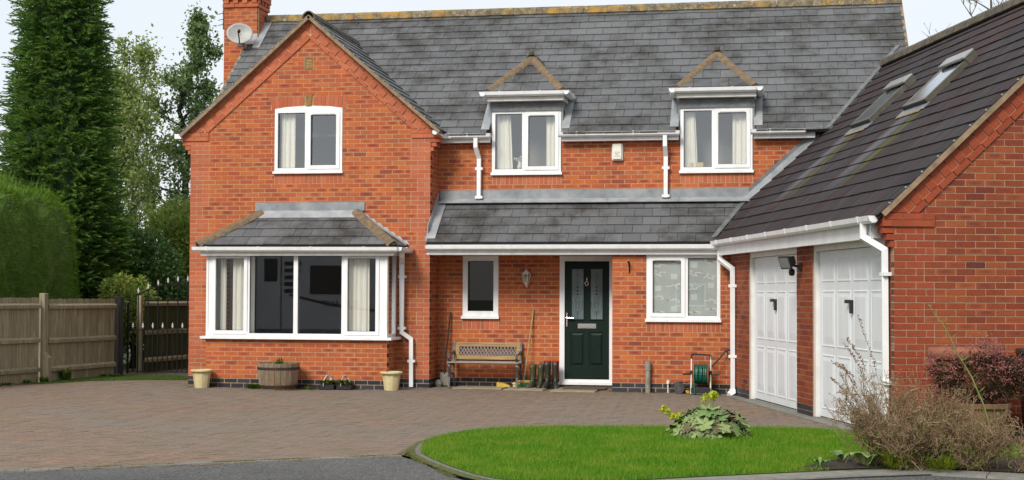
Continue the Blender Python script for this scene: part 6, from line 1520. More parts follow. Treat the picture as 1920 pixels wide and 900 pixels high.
# ------------------------------------------------------------------ fence and gate
def fdir(p, q): d = Vector((q[0]-p[0], q[1]-p[1], 0)); return d.normalized(), d.length
def fence_panel(p, q, label, mat, h=1.48, rails=(0.24, 0.75, 1.34), gravel=True, bw=0.105, up_=0.03, rail_mat=None):
    d, L = fdir(p, q); N = Vector((d.y, -d.x, 0)); P = Vector((p[0], p[1], 0)); t = thing('board_fence', label, 'fence', tuple(P+d*(L/2)), 'fence along the drive')
    x = 0.0
    while x < L-0.02:
        w = min(bw, L-x); hh = h+rnd.uniform(-0.006, 0.006); m = MB(); m.tint = rnd.random()
        m.prism([(x+0.001, 0.02), (x+w+0.010, 0.02), (x+w+0.010, hh), (x+0.001, hh)], P, d, Zv, N, -0.012+rnd.uniform(0, 0.003), 0.0+(0.004 if int(x/bw) % 2 else 0.0)); m.build('board', mat, t); x += bw
    for z in rails:
        m = MB(); m.add([P+d*a+N*n+Zv*(z+zz) for a in (0, L) for (n, zz) in ((0.006, -0.045), (0.045, -0.045), (0.052, 0.012), (0.006, 0.048))], [(0, 1, 2, 3), (7, 6, 5, 4), (0, 4, 5, 1), (1, 5, 6, 2), (2, 6, 7, 3), (3, 7, 4, 0)]); m.build('rail', rail_mat or mat, t)
    return t
def fence_post(p, label, mat, h=1.56, w=0.115, stub=False, d=None):
    t = thing('fence_post', label, 'fence post', (p[0], p[1], 0), 'fence along the drive'); M = Matrix.Translation((p[0], p[1], 0)) @ Matrix.Rotation(-0.13, 4, 'Z')
    m = MB(M); m.bbox(-w/2, w/2, -w/2, w/2, -0.05, h, 0.008); m.build('post', mat, t)
    if stub:
        m = MB(M); m.add([(w/2, -0.075, -0.05), (w/2+0.105, -0.075, -0.05), (w/2+0.105, 0.02, -0.05), (w/2, 0.02, -0.05), (w/2, -0.075, 0.53), (w/2+0.10, -0.075, 0.44), (w/2+0.10, 0.02, 0.44), (w/2, 0.02, 0.53)], [(0, 1, 5, 4), (1, 2, 6, 5), (2, 3, 7, 6), (3, 0, 4, 7), (4, 5, 6, 7)]); m.build('repair_spur', mat, t)
    return t
fA, fB, fC, fD = (-3.20, -3.9), (-2.60, -0.20), (-2.28, 2.12), (-1.30, 9.2)
fence_panel((-3.70, -7.4), (-3.24, -4.05), 'weathered board fence panel furthest along the left of the drive', 'fence_wood')
fence_post((-3.22, -3.95), 'weathered fence post at the far left outside the panels', 'fence_wood')
fence_panel((-3.20, -3.82), (-2.63, -0.32), 'weathered board fence panel left of the repaired post', 'fence_wood')
fence_post(fB, 'weathered fence post with a short repair spur', 'fence_wood', 1.56, stub=True)
fence_panel((-2.57, -0.10), (-2.32, 2.00), 'weathered board fence panel between the repaired post and gate', 'fence_wood', 1.46, (0.23, 0.73, 1.33))
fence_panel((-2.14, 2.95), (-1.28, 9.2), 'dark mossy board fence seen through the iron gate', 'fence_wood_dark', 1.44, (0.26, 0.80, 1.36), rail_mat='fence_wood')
fence_post((-2.17, 2.80), 'brown timber post just behind the iron gate hinge', 'fence_wood', 1.52, 0.09)
m = MB(Matrix.Translation((-2.33, 2.20, 0)) @ Matrix.Rotation(-0.13, 4, 'Z')); m.bbox(-0.075, 0.075, -0.06, 0.06, -0.03, 1.50, 0.006); tag(m.build('gate_post', 'black_plastic'), 'black square gate post at the end of the fence', 'gate post')
gt = thing('iron_gate', 'black wrought iron arched gate with silver spear finials', 'gate', (-1.15, 2.55, 0))
ga0, ga1 = Vector((-2.22, 2.38, 0)), Vector((-0.06, 2.72, 0)); gd, gL = (ga1-ga0).normalized(), (ga1-ga0).length
arch = lambda s: 1.42+0.36*math.sin(math.pi*min(1, max(0, s/gL)))**0.8
bar = [(-0.009, -0.009), (0.009, -0.009), (0.009, 0.009), (-0.009, 0.009)]
m = MB(); m.sweep([ga0+gd*(gL*i/24)+Zv*arch(gL*i/24) for i in range(25)], [(-0.010, -0.010), (0.010, -0.010), (0.010, 0.010), (-0.010, 0.010)])
for z in (0.06, 0.86): m.sweep([ga0+Zv*z, ga1+Zv*z], [(-0.010, -0.010), (0.010, -0.010), (0.010, 0.010), (-0.010, 0.010)])
for s in (0.0, gL): m.sweep([ga0+gd*s+Zv*0.03, ga0+gd*s+Zv*arch(s)], [(-0.016, -0.016), (0.016, -0.016), (0.016, 0.016), (-0.016, 0.016)])
m.build('gate_frame', 'black_iron', gt)
fin = lambda c: [(0.0, c+0.095), (0.010, c+0.06), (0.022, c+0.03), (0.010, c+0.022), (0.024, c+0.005), (0.010, c-0.008), (0.012, c-0.03), (0.0, c-0.03)]
nb = 23
for i in range(1, nb):
    s = gL*i/nb; p = ga0+gd*s; tall = i % 2 == 0; top = arch(s)+0.02 if tall else 0.90
    m = MB(); m.sweep([p+Zv*0.05, p+Zv*top], bar); b_ = m.build('bar', 'black_iron', gt)
    m = MB(); m.lathe(fin(top+0.02), p, 6, 1.0, 0.5); m.build('finial', 'silver_finial', b_)
m = MB(); m.tube([ga0+Zv*1.40+Vector((-0.12, -0.03, 0)), ga0+Zv*1.40+Vector((0.02, -0.03, 0))], 0.012, 6); m.tube([ga0+Vector((-0.02, -0.03, 1.40)), ga0+Vector((-0.025, -0.035, 1.2))], 0.008, 5); m.build('latch', 'pipe_grey', gt)
# ------------------------------------------------------------------ right corner: planter, bowl, bin
pt = thing('garden_planter', 'large tan planter by the garage gable wall', 'planter', (12.02, -7.85, 0.02)); pt['_local'] = 1
m = MB(); m.lathe([(0.0, 0.0), (0.20, 0.0), (0.285, 0.40), (0.285, 0.41)], (0, 0, 0), 28); m.build('body', 'planter_brown', pt, True)
m = MB(); m.lathe([(0.285, 0.395), (0.315, 0.395), (0.322, 0.44), (0.30, 0.445), (0.27, 0.42)], (0, 0, 0), 28); m.build('rim', 'planter_brown', pt)
m = MB(); m.lathe([(0.0, 0.42), (0.28, 0.41)], (0, 0, 0), 20); m.build('compost', 'soil', pt)
tb = thing('terracotta_bowl', 'wide terracotta bowl behind the pink heather', 'plant pot', tuple(GP(0.60, -0.40, 0.016))); tb['_local'] = 1
m = MB(); m.lathe([(0.0, 0.0), (0.22, 0.0), (0.32, 0.85), (0.32, 0.90)], (0, 0, 0), 32); m.build('body', 'terracotta', tb, True)
m = MB(); m.lathe([(0.32, 0.88), (0.355, 0.89), (0.365, 0.96), (0.35, 1.01), (0.31, 1.0), (0.30, 0.93)], (0, 0, 0), 32); m.build('rim', 'terracotta', tb, True)
m = MB(); m.lathe([(0.0, 0.95), (0.31, 0.93)], (0, 0, 0), 20); m.build('compost', 'soil', tb)
bi = thing('wheelie_bin', 'black wheelie bin at the right edge by the garage wall', 'bin', (12.82, -6.95, 0.016)); bi['_local'] = 1
m = MB(); m.add([(-0.23, -0.25, 0.06), (0.23, -0.25, 0.06), (0.23, 0.2, 0.06), (-0.23, 0.2, 0.06), (-0.29, -0.33, 0.92), (0.29, -0.33, 0.92), (0.29, 0.33, 0.92), (-0.29, 0.33, 0.92)], [(0, 3, 2, 1), (4, 5, 6, 7), (0, 1, 5, 4), (1, 2, 6, 5), (2, 3, 7, 6), (3, 0, 4, 7)]); m.build('body', 'bin_black', bi)
m = MB(); m.bbox(-0.31, 0.31, -0.36, 0.36, 0.92, 0.99, 0.02); m.tube([(-0.25, 0.38, 0.95), (0.25, 0.38, 0.95)], 0.02, 8); m.build('lid', 'bin_black', bi)
for x in (-0.24, 0.24):
    m = MB(); m.lathe([(0, -0.03), (0.10, -0.03), (0.10, 0.03), (0, 0.03)], (x, 0.22, 0.10), 18, axis='X'); m.build('wheel', 'tyre', bi)
m = MB(); m.box(-0.14, 0.05, -0.364, -0.361, 0.935, 0.975); m.build('sticker', 'bin_label', bi)
# ------------------------------------------------------------------ across the road (seen in the window reflections)
mh = thing('motorhome', 'white motorhome parked opposite, mirrored in the bay window', 'motorhome', (-4.5, -19.0, 0))
VY = -18.0
m = MB(); m.bbox(-7.6, 0.2, VY-2.2, VY, 0.42, 2.95, 0.12); m.bbox(-9.2, -7.55, VY-2.1, VY-0.1, 0.42, 1.65, 0.15); m.add([(-7.5, VY-2.0, 1.6), (-8.9, VY-2.0, 1.6), (-7.9, VY-1.9, 2.35), (-7.5, VY-1.9, 2.35), (-7.5, VY-0.2, 1.6), (-8.9, VY-0.2, 1.6), (-7.9, VY-0.3, 2.35), (-7.5, VY-0.3, 2.35)], [(0, 1, 2, 3), (4, 7, 6, 5), (1, 5, 6, 2), (2, 6, 7, 3)]); m.build('body', 'van_white', mh)
for (a, b, z0, z1) in ((-3.28, -2.31, 1.56, 2.40), (-4.68, -4.28, 1.93, 2.6), (-1.2, -0.3, 1.56, 2.4), (-6.9, -6.1, 1.6, 2.3)):
    m = MB(); m.bbox(a, b, VY-0.02, VY+0.025, z0, z1, 0.02); m.build('window', 'van_dark', mh)
m = MB(); border(m, -4.95, -4.15, 0.5, 2.75, 0.025, 0.0, 0.014, Vector((0, VY, 0)), Xv, Yv); m.build('door', 'grey_iron', mh)
m = MB()
for i in range(5): m.bbox(-4.06, -3.66+0.03*i, VY, VY+0.015, 1.6+i*0.2, 1.71+i*0.2, 0.01)
pts = [(-3.9+3.6*t, 1.5-0.45*math.sin(t*math.pi*0.6)+0.0*t) for t in [i/16 for i in range(17)]]
for (a, b) in zip(pts[:-1], pts[1:]): m.add([(a[0], VY+0.006, a[1]), (b[0], VY+0.006, b[1]), (b[0], VY+0.006, b[1]+0.08), (a[0], VY+0.006, a[1]+0.08)], [(0, 1, 2, 3)])
m.build('stripe', 'van_dark', mh)
text('ELEGANT', 0.26, (-2.35, VY+0.008, 1.20), mh, 'van_dark', rot=(math.pi/2, 0, math.pi))
for x in (-8.2, -1.2):
    for y in (VY-0.12, VY-2.05):
        m = MB(); m.lathe([(0, -0.1), (0.30, -0.1), (0.34, -0.05), (0.34, 0.05), (0.30, 0.1), (0, 0.1)], (x, y, 0.33), 24, axis='Y'); m.build('wheel', 'tyre', mh)
simple('neighbour_brick', (0.26, 0.085, 0.045), (0.19, 0.06, 0.035), 9, 0.9); simple('neighbour_roof', (0.06, 0.05, 0.048), (0.09, 0.075, 0.07), 6, 0.8)
for i, (x, w, lab) in enumerate(((-13.0, 11.0, 'brick house across the road, opposite the gable wing'), (3.0, 10.0, 'brick house across the road, opposite the front door'), (18.0, 12.0, 'brick house across the road, opposite the garage'))):
    y = -52; t = thing('neighbour_house', lab, 'house', (x, y, 0), 'houses across the road')
    m = MB(); m.box(x-w/2, x+w/2, y-7, y, -0.05, 5.0); m.prism([(y-7, 5.0), (y, 5.0), (y-3.5, 8.1)], (x-w/2+0.1, 0, 0), Yv, Zv, Xv, 0, w-0.2); m.build('wall', 'neighbour_brick', t)
    m = MB(); m.add([(x-w/2-0.3, y+0.4, 4.75), (x+w/2+0.3, y+0.4, 4.75), (x+w/2+0.3, y-3.5, 8.25), (x-w/2-0.3, y-3.5, 8.25), (x-w/2-0.3, y-7.4, 4.75), (x+w/2+0.3, y-7.4, 4.75)], [(0, 1, 2, 3), (3, 2, 5, 4)]); o = m.build('roof', 'neighbour_roof', t); o.modifiers.new('t', 'SOLIDIFY').thickness = 0.12
    for k in (-0.3, 0.3):
        for z in (1.0, 3.3):
            m = MB(); m.box(x+k*w-0.8, x+k*w+0.8, y-0.05, y+0.03, z, z+1.2); wv = m.build('window', 'upvc', t); m = MB(); m.box(x+k*w-0.7, x+k*w+0.7, y+0.03, y+0.04, z+0.1, z+1.1); m.build('pane', 'van_dark', wv)
    m = MB(); m.box(x-0.45, x+0.45, y-0.05, y+0.03, 0, 2.1); m.build('door', 'door_green', t)
# ------------------------------------------------------------------ planting
def unit(v): return v/(np.linalg.norm(v, axis=-1, keepdims=True)+1e-9)
def leaf_quads(P, D, size, aspect=0.5, jitter=0.3, fold=0.0):
    """diamond leaves at P pointing along D (N,3)"""
    n = len(P); D = unit(D+nr.normal(size=(n, 3))*jitter); A = unit(np.cross(D, nr.normal(size=(n, 3)))); s = size*nr.uniform(0.65, 1.3, n)[:, None]
    V = np.stack([P, P+D*s*0.5+A*s*aspect*0.5, P+D*s, P+D*s*0.5-A*s*aspect*0.5], 1).reshape(-1, 3); return V, np.arange(4*n).reshape(-1, 4)
def limb_mesh(segs, name, mat, sides=5):
    V = []; F = []
    for (p, q, r0, r1) in segs:
        p, q = np.array(p), np.array(q); d = unit(q-p); a = unit(np.cross(d, np.array([0.31, 0.17, 0.93]) if abs(d[2]) < 0.9 else np.array([1.0, 0.2, 0]))); b = np.cross(d, a); k = len(V)
        for (c, r) in ((p, r0), (q, r1)):
            for i in range(sides):
                t = 2*math.pi*i/sides; V.append(c+(a*math.cos(t)+b*math.sin(t))*r)
        for i in range(sides): F.append((k+i, k+(i+1) % sides, k+sides+(i+1) % sides, k+sides+i))
    return np_mesh(name, V, F, mat, True)
def grow(base, h, r0, n1, spread, up=0.45, n2=6, n3=4, start=0.2, wob=0.15, rng=None, len1=0.42, top=True):
    rng = rng or np.random.default_rng(3); segs = []; tips = []; base = np.array(base, float); p = base.copy(); pts = [p.copy()]; K = 10
    for i in range(K):
        p = p+np.array([rng.normal(0, wob)*h/K, rng.normal(0, wob)*h/K, h/K]); pts.append(p.copy())
    rad = lambda t: r0*(1-t)**0.8+0.008
    for i in range(K): segs.append((pts[i], pts[i+1], rad(i/K), rad((i+1)/K)))
    at = lambda t: pts[min(K-1, int(t*K))]+(pts[min(K-1, int(t*K))+1]-pts[min(K-1, int(t*K))])*(t*K-min(K-1, int(t*K)))
    def sub(p, d, L, r, lvl):
        q = p; k = 4
        for i in range(k):
            d = unit(d+rng.normal(size=3)*0.18+np.array([0, 0, 0.06])); q2 = q+d*L/k; segs.append((q, q2, r*(1-i/k)+0.003, r*(1-(i+1)/k)+0.003)); 
            if lvl > 0:
                for _ in range((n2 if lvl == 2 else n3)//2 if i > 0 else 0):
                    dd = unit(d*0.8+rng.normal(size=3)*0.65+np.array([0, 0, 0.12])); sub(q2, dd, L*rng.uniform(0.32, 0.55), r*0.5*(1-i/k)+0.002, lvl-1)
            q = q2; tips.append((q.copy(), d.copy()))
    for j in range(n1):
        t = start+(0.98-start)*(j+rng.random())/n1; a = j*2.4+rng.normal(0, 0.4); prof = spread(t); d = unit(np.array([math.cos(a), math.sin(a), up+0.5*t])); sub(at(t), d, max(0.25, prof), rad(t)*0.55, 2)
    tips.append((pts[-1], np.array([0, 0, 1.0])))
    return segs, tips
def tree(name, label, base, h, r0, n1, spread, leaf, nleaf, mat, bark='bark', clump=0.22, group='trees beyond the fence', seed=1, n2=6, n3=4, start=0.2, aspect=0.55, up=0.45, cat='tree', drop=0.0, zmin=None):
    rng = np.random.default_rng(seed); segs, tips = grow(base, h, r0, n1, spread, rng=rng, n2=n2, n3=n3, start=start, up=up)
    t = thing(name, label, cat, tuple(base), group); b = np.array(base)
    o = link('trunk', limb_mesh(segs, 'trunk', bark)); adopt(o, t)
    T = np.array([q for q, d in tips]); Dd = np.array([d for q, d in tips])
    if drop: keep = rng.random(len(T)) > drop; T, Dd = T[keep], Dd[keep]
    idx = rng.integers(0, len(T), nleaf); P = T[idx]+rng.normal(size=(nleaf, 3))*clump*rng.random((nleaf, 1)); D = unit(rng.normal(size=(nleaf, 3))+np.array([0, 0, -0.3]))
    if zmin is not None: k = P[:, 2] > zmin; P, D = P[k], D[k]
    V, F = leaf_quads(P, D, leaf, aspect, 0.2); o = link('crown', np_mesh('crown', V, F, mat)); adopt(o, t); return t
leafmat('leaf_conifer', [(0.058, 0.124, 0.018), (0.084, 0.168, 0.024), (0.12, 0.22, 0.032), (0.168, 0.272, 0.044)], 0.4, patch=(2.4, (0.048, 0.125, 0.024), 0.7))
leafmat('leaf_hedge', [(0.107, 0.205, 0.021), (0.152, 0.271, 0.027), (0.213, 0.336, 0.039)], 0.42, patch=(3.5, (0.07, 0.15, 0.017), 0.7))
leafmat('leaf_oak', [(0.066, 0.122, 0.037), (0.112, 0.188, 0.06), (0.169, 0.254, 0.09), (0.244, 0.309, 0.14)], 0.4)
leafmat('leaf_pale', [(0.15, 0.229, 0.061), (0.229, 0.307, 0.088), (0.334, 0.377, 0.131)], 0.4)
leafmat('leaf_mix', [(0.1, 0.181, 0.036), (0.164, 0.271, 0.051), (0.263, 0.344, 0.065), (0.399, 0.362, 0.081)], 0.4)
leafmat('leaf_dark', [(0.045, 0.097, 0.028), (0.077, 0.151, 0.041), (0.121, 0.213, 0.057)], 0.35)
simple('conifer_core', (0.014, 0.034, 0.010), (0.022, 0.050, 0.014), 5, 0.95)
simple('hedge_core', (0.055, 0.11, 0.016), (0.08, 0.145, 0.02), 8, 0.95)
# big conifer -----------------------------------------------------
def conifer(base, h, rmax, label, nsp=15000, seed=5):
    rng = np.random.default_rng(seed); b = np.array(base); t = thing('conifer_tree', label, 'tree', tuple(base), 'trees beyond the fence')
    prof = lambda z: rmax*np.clip((1-z/h), 0, 1)**0.55*np.clip(0.80+1.2*z/h, 0, 1)
    lob = [(rng.uniform(0, 6.28), rng.uniform(0.05, 0.95), rng.uniform(0.12, 0.34)) for _ in range(70)]
    def rad(a, z):
        r = np.zeros_like(a)
        for (la, lz, s) in lob:
            da = np.angle(np.exp(1j*(a-la))); r = np.maximum(r, s*np.exp(-(da/0.42)**2-((z/h-lz)/0.055)**2))
        return prof(z)*(0.82+r)
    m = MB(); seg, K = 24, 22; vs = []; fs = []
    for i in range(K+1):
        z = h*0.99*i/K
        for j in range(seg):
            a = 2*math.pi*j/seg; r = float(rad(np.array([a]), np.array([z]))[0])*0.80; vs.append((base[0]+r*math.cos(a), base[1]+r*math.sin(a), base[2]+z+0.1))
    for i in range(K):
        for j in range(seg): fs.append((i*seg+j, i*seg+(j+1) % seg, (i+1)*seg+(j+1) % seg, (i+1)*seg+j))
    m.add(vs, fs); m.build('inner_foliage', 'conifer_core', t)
    o = link('trunk', limb_mesh([(b, b+np.array([0, 0, h*0.9]), 0.22, 0.03)], 'trunk', 'bark_dark', 8)); adopt(o, t)
    # boughs: each bough carries flat, drooping sprays of scale foliage
    nb = nsp; z = h*(1-rng.random(nb)**0.6)*0.98+0.1; a = rng.uniform(0, 2*np.pi, nb); R = rad(a, z)*rng.uniform(0.70, 0.93, nb)
    C0 = b+np.column_stack([R*np.cos(a), R*np.sin(a), z]); out = unit(np.column_stack([np.cos(a), np.sin(a), rng.uniform(0.0, 0.7, nb)])+rng.normal(size=(nb, 3))*0.22)
    side = unit(np.cross(out, np.array([0, 0, 1.0]))+rng.normal(size=(nb, 3))*0.25); LB = rng.uniform(0.22, 0.55, nb)
    Vs = []; ks = 11
    for k in range(ks):
        f = k/(ks-1); sp = C0+out*(LB*f)[:, None]+np.array([0, 0, -0.16])*(LB*f*f)[:, None]
        for sg in (-1, 1):
            d = unit(out*(0.75+0.5*f)+side*sg*(0.95-0.45*f)+rng.normal(size=(nb, 3))*0.20+np.array([0, 0, -0.28])); ln = (LB*(0.30-0.16*f)+0.03)[:, None]*rng.uniform(0.7, 1.25, (nb, 1)); w = unit(np.cross(d, out+rng.normal(size=(nb, 3))*0.5))*rng.uniform(0.010, 0.018, (nb, 1))
            Vs.append(np.stack([sp-w*0.6, sp+d*ln*0.5-w, sp+d*ln, sp+d*ln*0.5+w], 1))
    V = np.stack(Vs, 1).reshape(-1, 3); o = link('crown', np_mesh('crown', V, np.arange(len(V)).reshape(-1, 4), 'leaf_conifer')); adopt(o, t); return t
conifer((-5.12, 5.2, 0), 10.3, 1.46, 'tall dense dark green conifer behind the clipped hedge', 7500, 5)
# clipped hedge ---------------------------------------------------
def hedge(x0, x1, y0, y1, h, rot, pivot, label, n=120000):
    t = thing('clipped_hedge', label, 'hedge', (pivot[0], pivot[1], 0)); rng = np.random.default_rng(9); ex = 8.0
    def surf(n):
        d = unit(rng.normal(size=(n, 3))); d[:, 2] = np.abs(d[:, 2])*1.0-0.15; r = (np.abs(d[:, 0])**ex+np.abs(d[:, 1])**ex+np.abs(d[:, 2])**ex)**(-1/ex); return d*r[:, None], d
    c, s = math.cos(rot), math.sin(rot); hx, hy = (x1-x0)/2, (y1-y0)/2
    def place(q, f=1.0):
        lum = 1+0.028*np.sin(q[:, 0]*9+q[:, 2]*5)+0.022*np.sin(q[:, 1]*13+q[:, 2]*8)+0.012*np.sin(q[:, 1]*31+q[:, 2]*23)
        x = q[:, 0]*hx*f*lum; y = q[:, 1]*hy*f*lum; z = q[:, 2]*h/1.0*f*lum; z = np.maximum(z, 0); return np.column_stack([pivot[0]+c*x-s*y, pivot[1]+s*x+c*y, z])
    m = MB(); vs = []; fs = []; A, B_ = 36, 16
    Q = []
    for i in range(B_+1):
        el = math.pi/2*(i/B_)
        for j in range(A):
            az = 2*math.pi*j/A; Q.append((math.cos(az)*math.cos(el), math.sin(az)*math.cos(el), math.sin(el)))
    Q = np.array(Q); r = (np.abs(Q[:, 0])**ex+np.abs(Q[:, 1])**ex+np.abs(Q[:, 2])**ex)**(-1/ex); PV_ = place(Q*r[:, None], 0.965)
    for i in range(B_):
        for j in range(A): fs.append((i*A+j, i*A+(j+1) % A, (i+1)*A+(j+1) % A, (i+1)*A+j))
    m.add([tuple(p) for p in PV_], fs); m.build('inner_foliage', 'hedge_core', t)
    q, d = surf(n); P = place(q, 0.975); D = np.column_stack([c*d[:, 0]/hx-s*d[:, 1]/hy, s*d[:, 0]/hx+c*d[:, 1]/hy, d[:, 2]/h*1.0])
    g = np.sign(q)*np.abs(q)**(ex-1); D = unit(np.column_stack([c*g[:, 0]/hx-s*g[:, 1]/hy, s*g[:, 0]/hx+c*g[:, 1]/hy, g[:, 2]/h])); D = unit(D+rng.normal(size=D.shape)*0.45+np.array([0, 0, 0.5])*(D[:, 2:3] > 0.5))
    L = rng.uniform(0.035, 0.075, n)*(1+0.9*(D[:, 2] > 0.8))*(1+2.2*(rng.random(n) > 0.985)); w = unit(np.cross(D, rng.normal(size=D.shape)))*0.010
    V = np.stack([P-w, P+w, P+D*L[:, None]], 1).reshape(-1, 3); o = link('crown', np_mesh('crown', V, np.arange(3*n).reshape(-1, 3), 'leaf_hedge')); adopt(o, t); return t
hedge(-1.9, 1.9, -2.5, 2.5, 3.58, -0.13, (-5.14, 0.25), 'clipped bright green hedge with rounded top above the fence')
# loose trees beyond the gate ------------------------------------
tree('slender_tree', 'tall slender dark leaved tree left of the chimney', (-5.75, 14, 0), 9.5, 0.15, 34, lambda t: 2.2*(1-t)**0.95+0.12, 0.12, 15000, 'leaf_oak', 'bark_dark', 0.20, seed=21, start=0.15, n2=5, n3=3, up=0.35)
tree('sparse_tree', 'thin pale leaved tree between the conifer and the slender tree', (-6.9, 12.3, 0), 7.9, 0.09, 20, lambda t: 1.5*(1-t)**0.4+0.25, 0.10, 9500, 'leaf_pale', 'bark', 0.22, seed=33, start=0.25, n2=5, n3=3, up=0.9)
tree('sparse_tree', 'thin multi stemmed pale tree close beside the conifer', (-6.35, 10.5, 0), 6.6, 0.07, 18, lambda t: 1.3*(1-t)**0.4+0.25, 0.10, 9500, 'leaf_pale', 'bark', 0.22, seed=35, start=0.2, n2=5, n3=3, up=1.0)
def bush(label, c, r, n, leaf, mat, seed, core=True, aspect=0.6, group='shrubs behind the fence', cat='shrub', name='shrub', lob=9):
    rng = np.random.default_rng(seed); t = thing(name, label, cat, (c[0], c[1], 0), group); C = np.array(c); R = np.array(r)
    cs = C+unit(rng.normal(size=(lob, 3)))*R*rng.uniform(0.3, 0.75, (lob, 1)); rs = rng.uniform(0.30, 0.55, lob)
    i = rng.integers(0, lob, n); d = unit(rng.normal(size=(n, 3))); P = cs[i]+d*R*(rs[i]*np.cbrt(rng.uniform(0.35, 1, n)))[:, None]; k = P[:, 2] > 0.02; P, d = P[k], d[k]
    V, F = leaf_quads(P, unit(d+np.array([0, 0, -0.2])), leaf, aspect, 0.6); o = link('foliage', np_mesh('foliage', V, F, mat)); adopt(o, t)
    segs = [(np.array([c[0], c[1], 0.0])+rng.normal(size=3)*np.array([0.08, 0.08, 0]), cs[j], 0.03, 0.008) for j in range(lob)]; o = link('stems', limb_mesh(segs, 'stems', 'bark_dark', 4)); adopt(o, t); return t
bush('dark green shrub mass low behind the fence by the conifer', (-3.75, 6.8, 1.6), (1.0, 1.0, 1.9), 11000, 0.10, 'leaf_dark', 41)
bush('yellowing green shrub just above the iron gate', (-2.6, 8.3, 1.5), (1.0, 0.9, 1.5), 9000, 0.09, 'leaf_mix', 42)
bush('mid green leafy shrub behind the gate against the house corner', (-2.2, 10.5, 2.2), (1.5, 1.0, 2.4), 14000, 0.10, 'leaf_oak', 43)
bush('tall mixed green shrub in the gap beside the conifer', (-4.0, 9.4, 2.1), (1.3, 1.0, 2.3), 14000, 0.095, 'leaf_mix', 44)
bush('dark tangled shrub at the foot of the slender tree', (-4.6, 13.0, 1.9), (1.7, 1.2, 2.2), 13000, 0.12, 'leaf_dark', 45)
bush('lower shrub with reddish tips behind the fence post by the gate', (-3.15, 4.7, 1.35), (0.7, 0.8, 1.1), 5000, 0.08, 'leaf_mix', 46)
bush('far dark shrub closing the view behind the gate', (-2.6, 16.0, 2.2), (2.4, 1.0, 2.6), 12000, 0.14, 'leaf_dark', 47)
bush('broad dark shrub behind the hedge and the conifer', (-7.4, 9.5, 1.7), (1.6, 1.2, 2.0), 9000, 0.13, 'leaf_dark', 48)
# bare tree behind the garage ridge
sg, tp = grow((15.3, 14.0, 0), 9.6, 0.16, 16, lambda t: 2.6*(1-t)**0.5+0.3, rng=np.random.default_rng(77), n2=5, n3=4, start=0.35, up=0.7)
t_ = thing('bare_tree', 'bare branched tree showing above the garage ridge', 'tree', (15.3, 14.0, 0)); o = link('trunk', limb_mesh(sg, 'trunk', 'bark', 4)); adopt(o, t_)
P = np.array([q for q, d in tp]); P = P[np.random.default_rng(1).integers(0, len(P), 120)]; V, F = leaf_quads(P, np.tile([[0, 0, -1.0]], (len(P), 1)), 0.10, 0.6, 0.5); o = link('crown', np_mesh('crown', V, F, 'leaf_pale')); adopt(o, t_)

# ---- plants in the foreground -----------------------------------
leafmat('leaf_lobed', [(0.075, 0.125, 0.035), (0.115, 0.17, 0.055), (0.16, 0.205, 0.075), (0.14, 0.125, 0.06)], 0.2, rough=0.5)
def lobed_leaf_mesh(name, lobes=7, mat='leaf_lobed', cup=0.18):
    m = MB(); vs = [(0, 0, 0)]; k = lobes*4
    for i in range(k+1):
        a = -math.pi*0.92+2*math.pi*0.92*i/k; r = 0.78+0.22*math.cos((i % 4)/4*2*math.pi)*1.0
        if i % 4 == 2: r *= 0.97
        r *= 1-0.12*abs(a)/math.pi; vs.append((r*math.cos(a), r*math.sin(a), cup*r*r*(0.6+0.4*math.cos(i*math.pi/2))-0.05))
    for i in range(k): m.add([], []) if False else None
    m.add(vs, [(0, i+1, i+2) for i in range(k)]); me = m.mesh(name, mat, True); return me
LEAF = [lobed_leaf_mesh('leaf', 7), lobed_leaf_mesh('leaf', 6, cup=0.3), lobed_leaf_mesh('leaf', 5, cup=-0.05)]
pl = thing('lobed_leaf_plant', 'mound of lobed green leaves with yellow flower heads on the lawn edge', 'plant', (9.20, -7.55, 0.012)); pl['_local'] = 1
rg = np.random.default_rng(52); stems = []
simple('leaf_plain_a', (0.085, 0.155, 0.040), (0.16, 0.235, 0.075), 7, 0.55); simple('leaf_plain_b', (0.15, 0.225, 0.060), (0.24, 0.31, 0.11), 7, 0.55); simple('leaf_plain_c', (0.13, 0.085, 0.045), (0.085, 0.085, 0.035), 9, 0.6)
LM = []
for mt in ('leaf_plain_a', 'leaf_plain_b', 'leaf_plain_c'):
    for lm in LEAF:
        c = lm.copy(); c.materials.clear(); c.materials.append(MATS[mt]); LM.append(c)
for i in range(105):
    a = rg.uniform(0, 2*math.pi); e = math.acos(rg.uniform(0.02, 1.0)); R = 0.85+0.2*rg.random()
    p = Vector((0.42*R*math.sin(e)*math.cos(a), 0.36*R*math.sin(e)*math.sin(a), 0.03+0.30*R*math.cos(e))); nrm_ = Vector((math.sin(e)*math.cos(a), math.sin(e)*math.sin(a), 0.55+math.cos(e))).normalized()
    s = rg.uniform(0.07, 0.135); o = bpy.data.objects.new('leaf', LM[int(rg.choice(9, p=[.13, .13, .10, .16, .16, .12, .08, .07, .05]))]); COL.objects.link(o); o.parent = pl
    q = nrm_.to_track_quat('Z', 'X') @ Quaternion((0, 0, 1), rg.uniform(0, 6.28)); o.matrix_basis = Matrix.Translation(p) @ q.to_matrix().to_4x4() @ Matrix.Diagonal((s, s, s, 1)); stems.append((np.array([0, 0, 0.0])+rg.normal(size=3)*np.array([.04, .04, 0]), np.array(p), 0.004, 0.003))
o = link('stems', limb_mesh(stems, 'stems', 'stem_green', 4)); o.parent = pl
fst = []; heads = []
